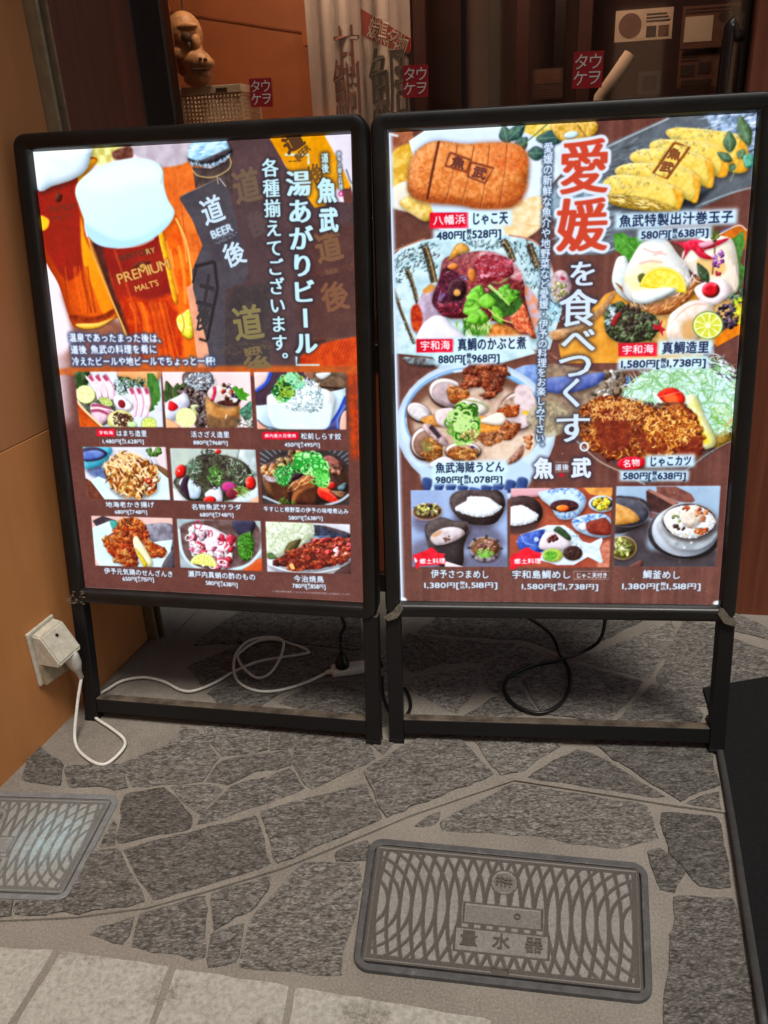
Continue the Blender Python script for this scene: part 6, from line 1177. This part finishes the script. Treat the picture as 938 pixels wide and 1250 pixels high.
# cloth banner
BAN = simple('white_cloth', (214, 200, 194), .9, .06, 20); BRED = simple('red_print', (176, 40, 38), .8, .1, 20); BREFL = simple('mirrored_red_print', (132, 62, 52), .8, .1, 20); BBLK = simple('black_print', (44, 26, 28), .8, .1, 20)
BY = .2; q0, q1 = sloc(372, 0, BY), sloc(500, 0, BY); zlow = .7
ban = empty('cloth_banner', mat=ST_ @ Matrix.Translation(((q0[0]+q1[0])/2, BY, 0)), label='white cloth banner with red band and large lettering hanging behind the glass', cat='banner')
hw = (q1[0]-q0[0])/2; fold = lambda x: .006*math.sin(x/hw*7)+.004*math.sin(x/hw*17+1)
def sheet(bm, x0, x1, z0f, z1f, off, n=40):
    vs = []
    for i in range(n+1):
        x = x0+(x1-x0)*i/n; vs.append((bm.verts.new((x, fold(x)+off, z0f(x))), bm.verts.new((x, fold(x)+off, z1f(x)))))
    for a, b2 in zip(vs, vs[1:]): bm.faces.new((a[0], b2[0], b2[1], a[1]))
bm = bmesh.new(); sheet(bm, -hw, hw, lambda x: zlow, lambda x: 1.9, 0); sheet(bm, -hw, hw, lambda x: zlow, lambda x: 1.9, .0015); obj('cloth', bm, BAN, ban)
r0, r1 = sloc(440, 10, BY), sloc(500, 46, BY); r0b, r1b = sloc(448, 46, BY), sloc(500, 70, BY); cx = (q0[0]+q1[0])/2
zr = lambda x, A, B: A[2]+(B[2]-A[2])*((x+cx)-A[0])/(B[0]-A[0])
bm = bmesh.new(); sheet(bm, r0[0]-cx, hw, lambda x: zr(x, r0b, r1b), lambda x: zr(x, r0, r1), -.001); obj('red_band', bm, BRED, ban)
def glyph_on(s, c, hx, hz, m, name, rot=0, bold=.004, yo=-.0115):
    p = sloc(*c, BY); bm = text_bm(s, 1, 0, 0); xs_ = [v.co.x for v in bm.verts]; ys_ = [v.co.y for v in bm.verts]; w_, h_ = max(xs_)-min(xs_), max(ys_)-min(ys_)
    mx_, my_ = (max(xs_)+min(xs_))/2, (max(ys_)+min(ys_))/2
    for v in bm.verts:
        x, z = (v.co.x-mx_)*hx*k_/w_, (v.co.y-my_)*hz*k_/h_; x, z = x*math.cos(rot)-z*math.sin(rot), x*math.sin(rot)+z*math.cos(rot); X = p[0]-cx+x
        v.co = Vector((X, fold(X)+(-.0025 if yo < 0 else 0), p[2]+z))
    return obj(name, bm, m, ban)
for ch, c in (('媛', (457, 33)), ('県', (468, 41)), ('名', (479, 49)), ('物', (491, 55))): glyph_on(ch, c, 11, 20, PLW, 'band_lettering', -.35)
glyph_on('鯛', (478, 108), 46, 74, BBLK, 'large_lettering'); glyph_on('甘', (424, 62), 26, 44, BREFL, 'mirrored_lettering'); glyph_on('鯛', (424, 110), 28, 56, BREFL, 'mirrored_lettering')  # red-brown characters paint a reflection in the glass onto the cloth
bm = bmesh.new(); tube(bm, [(-hw-.03, 0, 1.9), (hw+.03, 0, 1.9)], .008, 8); obj('rod', bm, DARK, ban)
# notices on the glass, right
PAP = simple('pale_paper', (206, 186, 164), .8, .12, 20); PAP2 = simple('print_dark', (62, 42, 36), .8, .2, 40); PAPW = simple('bright_print', (206, 190, 168), .8, .1, 20); PAPR = simple('print_brown', (110, 74, 58), .8, .2, 40)  # notice and roll paper in a pale beige
def notice(x0, y0, x1, y1, dep, label, marks, m=PAP, grp='paper notices behind the right-hand glass'):
    a, d = sloc(x0, y1, dep), sloc(x1, y0, dep); w_, h_ = d[0]-a[0], d[2]-a[2]
    e = empty('paper_notice', mat=ST_ @ Matrix.Translation((a[0], dep, a[2])), label=label, cat='notice', group=grp)
    bm = bmesh.new(); box(bm, 0, w_, 0, .0015, 0, h_); obj('sheet', bm, m, e)
    for nm, mm, u0, v0, u1, v1, rd in marks:
        bm = bmesh.new()
        if rd:
            for r_ in (1, .62):
                c_ = [(w_*(u0+u1)/2+math.cos(t)*w_*(u1-u0)/2*r_, h_*(v0+v1)/2+math.sin(t)*w_*(u1-u0)/2*r_) for t in np.linspace(0, 6.283, 25)[:-1]]
                if r_ < 1: c_ = [(x*.55+.45*(w_*(u0+u1)/2), z*.55+.45*h_*(v0+v1)/2) for x, z in c_]
                f = bm.faces.new([bm.verts.new((x, -.0006 if r_ == 1 else -.001, z)) for x, z in c_])
        else: box(bm, w_*u0, w_*u1, -.0008, 0, h_*v0, h_*v1)
        obj(nm, bm, mm, e)
    return e
lines = lambda u0, u1, v0, v1, n, m=PAP2: [('print_line', m, u0, v0+(v1-v0)*i/n, u1-(i % 3)*.03, v0+(v1-v0)*(i+.45)/n, 0) for i in range(n)]
notice(750, 8, 823, 52, .32, 'pale landscape notice with round dark photo, high behind the glass', [('round_photo', PAPR, .06, .15, .46, .85, 1)]+lines(.54, .95, .58, .9, 3)+[('photo', PAP2, .55, .1, .72, .45, 0), ('photo', PAPR, .76, .1, .94, .45, 0)])
notice(830, 2, 912, 60, .32, 'brown notice with large white cloth-like picture at the far right of the glass', [('photo', PAPW, .05, .15, .5, .75, 0), ('round_photo', PAP2, .58, .55, .76, .85, 1), ('round_photo', PAP2, .78, .6, .95, .95, 1)]+lines(.05, .9, .82, .98, 2), PAPR)
notice(826, 58, 880, 108, .33, 'narrow brown notice with small dark pictures under the white-pictured one', lines(.05, .5, .7, .95, 3)+[('photo', PAP2, .06, .3, .4, .6, 0), ('photo', PAP2, .5, .35, .8, .65, 0), ('photo', PAP2, .1, .03, .85, .2, 0)], PAPR)
notice(650, 82, 688, 122, .34, 'small dark portrait notice left of the middle red sticker', [('photo', PAPR, .08, .5, .92, .95, 0)]+lines(.1, .9, .06, .4, 4, PAPR), simple('dark_paper', (84, 62, 54), .8, .2, 20))
notice(778, 86, 808, 116, .35, 'small blue-grey card on the rear of the right-hand glass', [('photo', PAP2, .2, .2, .8, .8, 0)], simple('grey_card', (84, 74, 74), .8, .2, 20))
# upright timbers and a rolled paper in the dim room
for xa, xb, mm in ((505, 520, DK), (596, 612, DARK), (630, 646, DK), (676, 690, DARK), (705, 722, DK)):
    a, d = sloc(xa, 60, .45), sloc(xb, 60, .45); rp('timber', a[0], d[0], .45, .48, .02, ZT, mm)
a, d = sloc(735, 118, .12), sloc(770, 66, .12); pr = empty('rolled_paper', mat=ST_, label='rolled pale paper leaning behind the glass right of the middle sticker', cat='paper roll'); bm = bmesh.new(); tube(bm, [(a[0]-.02, .12, a[2]-.3), (a[0], .12, a[2]), (d[0], .13, d[2])], [.018, .017, .014], 14); obj('roll', bm, PAP, pr, True)
# red square stickers on the glass
SR = simple('sticker_red', (168, 22, 30), .5, .1, 30); SW = simple('sticker_white', (226, 214, 206), .5, .05, 30)
for (x, y, s, lab) in ((318, 113, 25, 'red square sticker with white katakana on the glass above the beer sign'), (507, 99, 28, 'red square sticker with white katakana over the edge of the cloth banner'), (718, 85, 31, 'red square sticker with white katakana beside the rolled paper')):
    p = sloc(x, y, .014); h_ = s*.5*np.linalg.norm(onplane(x, y, (*SP, 0), (*sn, 0))-EYE)/F_*1.0
    e = empty('red_sticker', mat=ST_ @ Matrix.Translation((p[0], .0205, p[2])) @ Matrix.Rotation(.02, 4, 'Y'), label=lab, cat='sticker', group='red square stickers on the shop glass')
    bm = bmesh.new(); prism(bm, [(-h_, -h_*1.12), (h_, -h_*1.12), (h_, h_*1.12), (-h_, h_*1.12)], 0, .0012, T=Matrix.Rotation(math.pi/2, 4, 'X')); obj('backing', bm, SR, e)
    bm = bmesh.new()
    for ch, u, v in (('ウ', .48, .5), ('ヲ', .48, -.5), ('タ', -.48, .5), ('ケ', -.48, -.5)):
        t_ = text_bm(ch, h_*1.05, .0003, 0)
        xs_ = [q.co.x for q in t_.verts]; ys_ = [q.co.y for q in t_.verts]; t_.transform(Matrix.Translation((h_*u, -.0018, h_*v)) @ Matrix.Rotation(math.pi/2, 4, 'X') @ Matrix.Translation((-(max(xs_)+min(xs_))/2, -(max(ys_)+min(ys_))/2, 0))); merge(bm, t_)
    obj('lettering', bm, SW, e)
# ================================================================ the two lightbox signs
def rrect(hw, z0, z1, r, n=7):
    o = []
    for cx_, cz_, a0_ in ((hw-r, z1-r, 0), (-hw+r, z1-r, 90), (-hw+r, z0+r, 180), (hw-r, z0+r, 270)):
        for k in range(n):
            t = math.radians(a0_+90*k/(n-1)); o.append((cx_+r*math.cos(t), cz_+r*math.sin(t)))
    return o
def print_mat(name, P):
    h, w_ = P.im.shape[:2]; im = bpy.data.images.new(name, w_, h); a = np.ones((h, w_, 4), np.float32)
    s = P.im*.62+blur(P.im, 4)*.38; a[..., :3] = np.clip(s[::-1], 0, 1); im.pixels.foreach_set(a.ravel()); im.update(); im.pack()
    b = N(name+'_film'); tx = b.n('TexImage', {'Vector': b.tc.outputs['UV']}); tx.image = im; tx.interpolation = 'Cubic'
    return b.set(Base_Color=(.012, .012, .012, 1), Roughness=.12, Specular_IOR_Level=.5, Emission_Color=tx.outputs[0], Emission_Strength=1.08)
def sign(x, y, a, t, film, label):
    z_ = Vector((-math.sin(a)*math.sin(t), math.cos(a)*math.sin(t), math.cos(t))); x_ = Vector((math.cos(a), math.sin(a), 0)); y_ = z_.cross(x_)
    m = Matrix.Identity(4)
    for i in range(3): m[i][0], m[i][1], m[i][2] = x_[i], y_[i], z_[i]
    m[0][3], m[1][3], m[2][3] = x, y, .006
    s = empty('lightbox_sign', mat=m, label=label, cat='sign', group='illuminated menu signs on the paving')
    HW, Z0, Z1, BD = .297, .300, 1.141, .029
    bm = bmesh.new(); prof = [(BD-.010, .034, .016), (BD-.002, .030, .022), (BD, .0, .023), (BD, -.012, .023), (BD-.003, -.019, .021), (BD-.009, -.021, .016), (.006, -.018, .004), (.002, -.014, .002), (0, 0.003, .001)]
    rings = [[bm.verts.new((p[0], yy, p[1])) for p in rrect(HW+d, Z0-d, Z1+d, max(.001, r))] for d, yy, r in prof]; n = len(rings[0])
    for A, B in zip(rings, rings[1:]):
        for k in range(n): bm.faces.new((A[k], A[(k+1) % n], B[(k+1) % n], B[k]))
    bm.faces.new(rings[0]); bm.normal_update(); bmesh.ops.recalc_face_normals(bm, faces=bm.faces)
    fr = obj('frame', bm, FRAME, s)
    for p in fr.data.polygons: p.use_smooth = True
    fr.data.set_sharp_from_angle(angle=math.radians(40))
    bm = bmesh.new(); uv = bm.loops.layers.uv.new('UVMap'); vs = [bm.verts.new((sx*HW, 0, z)) for sx, z in ((-1, Z0), (1, Z0), (1, Z1), (-1, Z1))]; f = bm.faces.new(vs)
    for l, q in zip(f.loops, ((0, 0), (1, 0), (1, 1), (0, 1))): l[uv].uv = q
    obj('poster_film', bm, film, s)
    zb = Z0-BD
    for sx in (-1, 1):
        bm = bmesh.new(); box(bm, sx*.312-.0145, sx*.312+.0145, -.014, .012, 0, zb+.006, .002); lg = obj('leg', bm, STEEL, s)
        bm = bmesh.new(); box(bm, sx*.312-.0155, sx*.312+.0155, -.015, .013, -.004, .006, .0015); obj('foot_cap', bm, BCORD, lg)
    bm = bmesh.new(); box(bm, -.2975, .2975, -.012, .012, .018, .050, .002); obj('crossbar', bm, STEEL, s)
    return s
FL = print_mat('beer_poster', paint_left()); FR_ = print_mat('food_poster', paint_right())
SL = sign(-.3493, 1.396, -.2055, .1615, FL, 'illuminated sign with two beer glasses and nine small dish pictures')
SR_ = sign(.312, 1.294, -.1289, .1674, FR_, 'illuminated sign with large dish photos around red and white vertical lettering')
# bare metal corners
def corner(par, sx, w_=.03):
    bm = bmesh.new(); q = [(0, 0), (.006, -.002), (.016, -.016), (.034, -.028), (.026, -.036), (.008, -.030), (-.004, -.012)]
    prism(bm, [(sx*(.297-.002+x), z+.302) for x, z in q], 0, .004, .0008, T=Matrix.Translation((0, -.0195, 0)) @ Matrix.Rotation(math.pi/2, 4, 'X'))
    obj('corner_bracket', bm, METAL, par)
corner(SR_, 1); corner(SR_, -1)
bm = bmesh.new(); rs = random.Random(4)
for i in range(26):
    x, z = -.33+rs.random()*.04, .268+rs.random()*.03; box(bm, x, x+.002+rs.random()*.006, -.0225, -.0212, z, z+.001+rs.random()*.002)
obj('paint_chip', bm, METAL, SL)
# ================================================================ wall outlet and white extension cord
def wl(x, y, off=0.0):
    p = onplane(x, y, (*(WA+wn*off), 0), (*wn, 0)); d = p[:2]-WA; return np.array([d@wdir, d@wn, p[2]])
oc = wl(55, 790); out = empty('wall_outlet', mat=WT_ @ Matrix.Translation(tuple(oc*np.array([1, 0, 1]))), label='cream weatherproof outlet box on the ochre wall beside the beer sign', cat='outlet')
bm = bmesh.new(); box(bm, -.044, .038, 0, .007, -.068, .058, .003); obj('back_plate', bm, CREAM, out)
bm = bmesh.new(); side = [(0.007, .052), (.03, .048), (.062, -.010), (.058, -.020), (.007, -.020)]   # hood profile (out, up)
v0 = [bm.verts.new((-.036, p[0], p[1])) for p in side]; v1 = [bm.verts.new((.034, p[0], p[1])) for p in side]
bm.faces.new(v0[::-1]); bm.faces.new(v1)
for i in range(5): bm.faces.new((v0[i], v0[(i+1) % 5], v1[(i+1) % 5], v1[i]))
bmesh.ops.recalc_face_normals(bm, faces=bm.faces); bmesh.ops.bevel(bm, geom=bm.edges[:], offset=.003, segments=2, affect='EDGES'); obj('hood', bm, CREAM, out)
bm = bmesh.new(); bmesh.ops.create_cone(bm, cap_ends=True, segments=12, radius1=.0035, radius2=.003, depth=.003, matrix=Matrix.Translation((0, .0385, .035)) @ Matrix.Rotation(-1.05, 4, 'X')); obj('screw', bm, DARK, out)
bm = bmesh.new(); prism(bm, [(-.036, .007), (.034, .007), (.034, .03), (-.036, .016)], -.066, -.02); obj('socket_face', bm, CREAM_D, out)  # face below the hood in a darker cream
cordE = empty('extension_cord', label='white extension cord looping from the wall outlet to the socket block behind the beer sign', cat='extension cord')
W4 = np.array(WT_); tow = lambda p: (W4 @ np.array([*p, 1]))[:3]
pg = np.array([oc[0]+.014, .046, oc[2]-.018]); at_ = lambda k: tow(pg+np.array([.010, .006, -.066])*k)
bm = bmesh.new(); tube(bm, [at_(k) for k in (-.1, .1, .42, .55, .7, .72, 1.0)], [.0155, .0155, .0145, .0115, .008, .0065, .0055], 14); plug_o = obj('plug', bm, WCORD, cordE, True)
pe = at_(1.0); fl = lambda x, y, z=.0115: floor(x, y, z)
c4 = lambda L: [(220+x/3.608, 700+y/3.608) for x, y in L]
A1 = [pe, pe*.55+fl(88, 905)*.45+np.array([0, 0, .0]), fl(92, 905, .014), fl(106, 925), fl(128, 933), fl(149, 916), fl(152, 903), fl(136, 889), fl(117, 876), fl(110, 862), fl(118, 850), fl(132, 841), fl(150, 831), fl(176, 827), fl(200, 832), fl(220, 842)]
A2 = c4([(60, 517), (150, 483), (240, 432), (340, 390), (440, 371), (552, 353), (563, 340), (520, 320), (480, 308), (452, 298), (395, 290), (330, 303), (268, 345), (254, 372), (288, 424), (340, 460), (396, 440), (438, 378), (456, 318), (446, 292), (395, 280), (305, 296), (248, 352), (237, 425), (262, 482), (335, 516), (430, 516), (545, 484), (655, 434)])
zz = [.0115, .0115, .0115, .0115, .0115, .0115, .0115, .0115, .0115, .012, .013, .0135, .014, .0155, .0175, .0115, .0125, .018, .0155, .014, .0155, .0165, .0165, .0175, .0115, .0115, .0115, .0115, .014]
A = A1+[fl(x, y, z_) for (x, y), z_ in zip(A2, zz)]
bm = bmesh.new(); tube(bm, cat_path(A, 8), .0034, 8); obj('cord', bm, WCORD, cordE, True)
s0_, s1_ = fl(*c4([(652, 434)])[0], .018), fl(*c4([(860, 405)])[0], .018); dv = s1_-s0_; an = math.atan2(dv[1], dv[0]); L_ = float(np.hypot(dv[0], dv[1]))
Ts = Matrix.Translation((*s0_[:2], 0)) @ Matrix.Rotation(an, 4, 'Z')
bm = bmesh.new(); box(bm, .008, L_, -.017, .017, .0085, .029, .007, 3, Ts); tube(bm, [Ts @ Vector((-.006, 0, .017)), Ts @ Vector((.012, 0, .018))], [.005, .008], 10); obj('socket_block', bm, WCORD, cordE, True)
# black cord of the beer sign plugged into the block
SLi = np.array(SL.matrix_world.inverted()); SRi = np.array(SR_.matrix_world.inverted())
bpy.context.view_layer.update()
def local(o, P): Mi = o.matrix_world.inverted(); return [Mi @ Vector(tuple(p)) for p in P]
pp = Ts @ Vector((.034, 0, .029)); pp = np.array(pp); top = np.array(SL.matrix_world @ Vector((.235, .02, .28)))
bm = bmesh.new(); tube(bm, local(SL, cat_path([pp+np.array([0, 0, .034]), pp+np.array([.001, .004, .08]), pp*.5+top*.5+np.array([.012, .02, .02]), top], 8)), .0038, 8); cb = obj('power_cord', bm, BCORD, SL, True)
bm = bmesh.new(); tube(bm, local(SL, [pp+np.array([0, 0, z]) for z in (-.001, .012, .018, .03, .036)]), [.0165, .0165, .013, .009, .006], 14); obj('plug', bm, BCORD, cb, True)
c5 = lambda L: [(460+x/1.962, 700+y/1.962) for x, y in L]
lp = [(x, y) for x, y in c5([(440, 195), (462, 235), (458, 285), (430, 320), (388, 334), (335, 318), (306, 280), (318, 248), (370, 222), (445, 205)])]
t0, t1 = SR_.matrix_world @ Vector((-.09, .022, .285)), SR_.matrix_world @ Vector((.1, .022, .285))
P_ = [np.array(t0), floor(*c5([(412, 140)])[0], .09)]+[floor(x, y, .0125+.004*(i == 9)) for i, (x, y) in enumerate(lp)]+[floor(*c5([(530, 165)])[0], .05), np.array(t1)]
bm = bmesh.new(); tube(bm, local(SR_, cat_path(P_, 8)), .0042, 8); obj('power_cord', bm, BCORD, SR_, True)
c6 = lambda L: [(400+x/5.4375, 700+y/5.4375) for x, y in L]
P_ = [np.array(SL.matrix_world @ Vector((.29, .03, .25)))]+[floor(x, y, .0125) for x, y in c6([(360, 610), (362, 720), (375, 830), (410, 905), (470, 955), (520, 945), (552, 880), (535, 800), (510, 760)])]
bm = bmesh.new(); tube(bm, local(SL, cat_path(P_, 8)), .0038, 8); obj('power_cord', bm, BCORD, SL, True)
# ================================================================ water-meter covers
def iron(name, lo1, lo2, h1, h2, h3, scuff):
    b = N(name); at = b.n('Attribute', attribute_name='raise').outputs['Fac']; g = b.noise(240, 8, .75); g0 = b.noise(9, 6, .7)
    c = b.mix(at, b.ramp(g, [(.3, lo1), (.7, lo2)]), b.ramp(g, [(.3, h1), (.6, h2), (.8, h3)]))
    sc2 = b.ramp(b.noise(34, 10, .8, b.stretch((1, .5, 1))), [(.64, (0, 0, 0)), (.72, (255, 255, 255))]); c = b.mix(b.math('MULTIPLY', sc2, .4), c, (*lin((170, 176, 178)), 1)); c = b.mix(b.math('MULTIPLY', g0, .35), c, (*lin((116, 110, 102)), 1))
    if scuff is not None:
        d = b.n('VectorMath', {0: b.tc.outputs['Object'], 1: scuff}, operation='DISTANCE').outputs['Value']
        f = b.n('MapRange', {0: d, 1: .015, 2: .085, 3: 1, 4: 0}).outputs[0]; f = b.math('MULTIPLY', f, b.n('MapRange', {0: b.noise(60, 10, .8), 1: .36, 2: .6}).outputs[0]); f = b.math('MULTIPLY', f, b.n('MapRange', {0: at, 3: .35, 4: 1}).outputs[0])
        c = b.mix(f, c, (*lin((176, 206, 214)), 1))
    b.bump(b.noise(420, 5, .7), .4, .0012); return b.set(Base_Color=c, Roughness=b.n('MapRange', {0: g, 3: .42, 4: .68}).outputs[0], Metallic=.2, Specular_IOR_Level=.4)
def rim_iron(name, a, bb, c3):
    b = N(name); g = b.noise(60, 9, .75); c = b.ramp(g, [(.3, a), (.6, bb), (.76, c3)]); b.bump(b.noise(300, 5, .7), .3, .001); return b.set(Base_Color=c, Roughness=.48, Metallic=.25)
IRON = iron('cast_iron_lid', (58, 55, 51), (96, 90, 83), (116, 114, 110), (160, 157, 151), (184, 181, 175), None); RIM = rim_iron('worn_iron_rim', (66, 66, 66), (94, 93, 92), (136, 134, 130))
_s = floor(62, 1028)[:2]-sum(floor(*p)[:2] for p in [(-118, 966), (150, 974), (82, 1104), (-196, 1092)])/4
IRON2 = iron('pale_worn_lid', (92, 92, 90), (124, 124, 121), (138, 140, 136), (172, 173, 168), (190, 192, 188), (float(_s[0]), float(_s[1]), .01)); RIM2 = rim_iron('pale_worn_rim', (112, 113, 114), (138, 140, 141), (160, 162, 162))
def lid(quad, label, IRON, RIM):
    Q = [floor(*p)[:2] for p in quad]; ctr = sum(Q)/4; LW, LH = .47, .243
    Hm = homog([(-LW/2, LH/2), (LW/2, LH/2), (LW/2, -LH/2), (-LW/2, -LH/2)], Q)
    def W(x, y):
        v = Hm @ np.array([x, y, 1]); return v[0]/v[2]-ctr[0], v[1]/v[2]-ctr[1]
    e = empty('water_meter_cover', (ctr[0], ctr[1], 0), label=label, cat='meter cover', group='iron water-meter covers in the paving')
    bm = bmesh.new(); rr = lambda d, r: [W(x, y) for x, y in rrect(LW/2-d, -LH/2+d, LH/2-d, r, 8)]
    rings = [[bm.verts.new((*p, z)) for p in rr(d, r)] for d, r, z in ((0, .026, -.004), (0, .026, .0072), (.0015, .0245, .0086), (.0105, .017, .0086), (.0115, .016, .0076), (.0115, .016, .002), (.0140, .014, .002), (.0140, .014, .0085))]; n = len(rings[0])
    for A, B in zip(rings, rings[1:]):
        for k in range(n): bm.faces.new((A[k], A[(k+1) % n], B[(k+1) % n], B[k]))
    bmesh.ops.recalc_face_normals(bm, faces=bm.faces); obj('rim', bm, RIM, e)
    d0 = .0145; nx_, ny_ = 300, 150; X = np.linspace(-LW/2+d0, LW/2-d0, nx_); Y = np.linspace(-LH/2+d0, LH/2-d0, ny_); gx, gy = np.meshgrid(X, Y)
    R_, s_, g_ = .24, .02, .0048
    def fam(cx_): d = np.hypot(gx-cx_, gy); m_ = np.abs((d/s_) % 1-.5)*s_; return np.clip((m_-g_/2)/.0011, 0, 1)
    hgt = np.minimum(fam(-R_), fam(R_))
    edge = np.minimum(LW/2-d0-np.abs(gx), LH/2-d0-np.abs(gy)); hgt = np.where(edge < .012, 0, hgt); hgt = np.where((edge > .004) & (edge < .0056), .55, hgt)
    for cx_, cy_, hw_, hh_ in ((.0, -.004, .062, .0165), (0, -.052, .074, .019)):
        inn = np.maximum(np.abs(gx-cx_)-hw_, np.abs(gy-cy_)-hh_); hgt = np.where(inn < .0032, 0, hgt); hgt = np.where(inn < 0, .8, hgt); hgt = np.where((inn < -.0022) & (hw_ > 0), .55 if hw_ < .07 else .8, hgt)
    dd = np.hypot(gx, gy-.058); hgt = np.where(dd < .0235, 0, hgt); hgt = np.where(dd < .021, .85, hgt); hgt = np.where(dd < .0185, .45, hgt)
    hgt = np.where((np.abs(gx) < .014) & (gy < -LH/2+d0+.012) & (gy > -LH/2+d0+.003), -1.5, hgt)
    Z = .0085+.0017*hgt; vx = np.stack([gx.ravel(), gy.ravel(), np.ones(gx.size)]); q = Hm @ vx; q = (q[:2]/q[2]).T-ctr
    me = bpy.data.meshes.new('lid_plate'); idx = np.arange(nx_*ny_).reshape(ny_, nx_); F = np.stack([idx[:-1, :-1], idx[:-1, 1:], idx[1:, 1:], idx[1:, :-1]], -1).reshape(-1, 4)
    me.from_pydata(np.hstack([q, Z.reshape(-1, 1)]).tolist(), [], F.tolist()); me.materials.append(IRON); a_ = me.attributes.new('raise', 'FLOAT', 'POINT'); a_.data.foreach_set('value', np.clip(hgt, 0, 1).astype(np.float32).ravel())
    o = bpy.data.objects.new('lid_plate', me); SC.collection.objects.link(o); o.parent = e
    def let(s, cx_, cy_, sz, bold=.0006, sx=1.0):
        bm = text_bm(s, sz, .0007, bold)
        for v in bm.verts:
            p = W(cx_+v.co.x*sx, cy_+v.co.y-sz*.02); v.co = Vector((p[0], p[1], .0108+v.co.z))
        return bm
    for ch, cx_ in (('量', -.052), ('水', 0), ('器', .052)): obj('lettering', let(ch, cx_, -.052, .029), IRON, e)
    bm = let('井', -.0068, .0585, .02, .0004, .75); merge(bm, let('井', .0068, .0565, .02, .0004, .75)); obj('emblem', bm, IRON, e)
    bm = let('○', .024, -.004, .013); obj('plate_mark', bm, IRON, e)
    return e
lid([(452, 1026), (790, 1058), (797, 1228), (430, 1186)], 'whole iron water-meter cover in the foreground, right of the big dark stone', IRON, RIM)
L2 = lid([(-118, 966), (150, 974), (82, 1104), (-196, 1092)], 'iron water-meter cover with pale blue scuffs, cut off by the left edge', IRON2, RIM2)
# ================================================================ black door mat
mp = px([(852, 846), (862, 880), (873, 915), (888, 1000), (906, 1120), (927, 1262)]); far = px([(1100, 870)])[0]
mt = empty('door_mat', (mp[2][0], mp[2][1], .008), label='black door mat running along the right edge in front of the pillar', cat='mat')
off = np.array(mp[2]); L = [np.array(p)-off for p in mp]; R_ = [p+np.array([.55, .1]) for p in L]
bm = bmesh.new(); prism(bm, [tuple(p+np.array([.010, 0])) for p in L]+[tuple(p) for p in R_[::-1]], 0, .006, .001); obj('pile', bm, MAT, mt)
bm = bmesh.new(); tube(bm, cat_path([(p[0]+.006, p[1], .003) for p in L[1:]], 6), .0075, 8, .55); obj('edge', bm, MATE, mt, True)
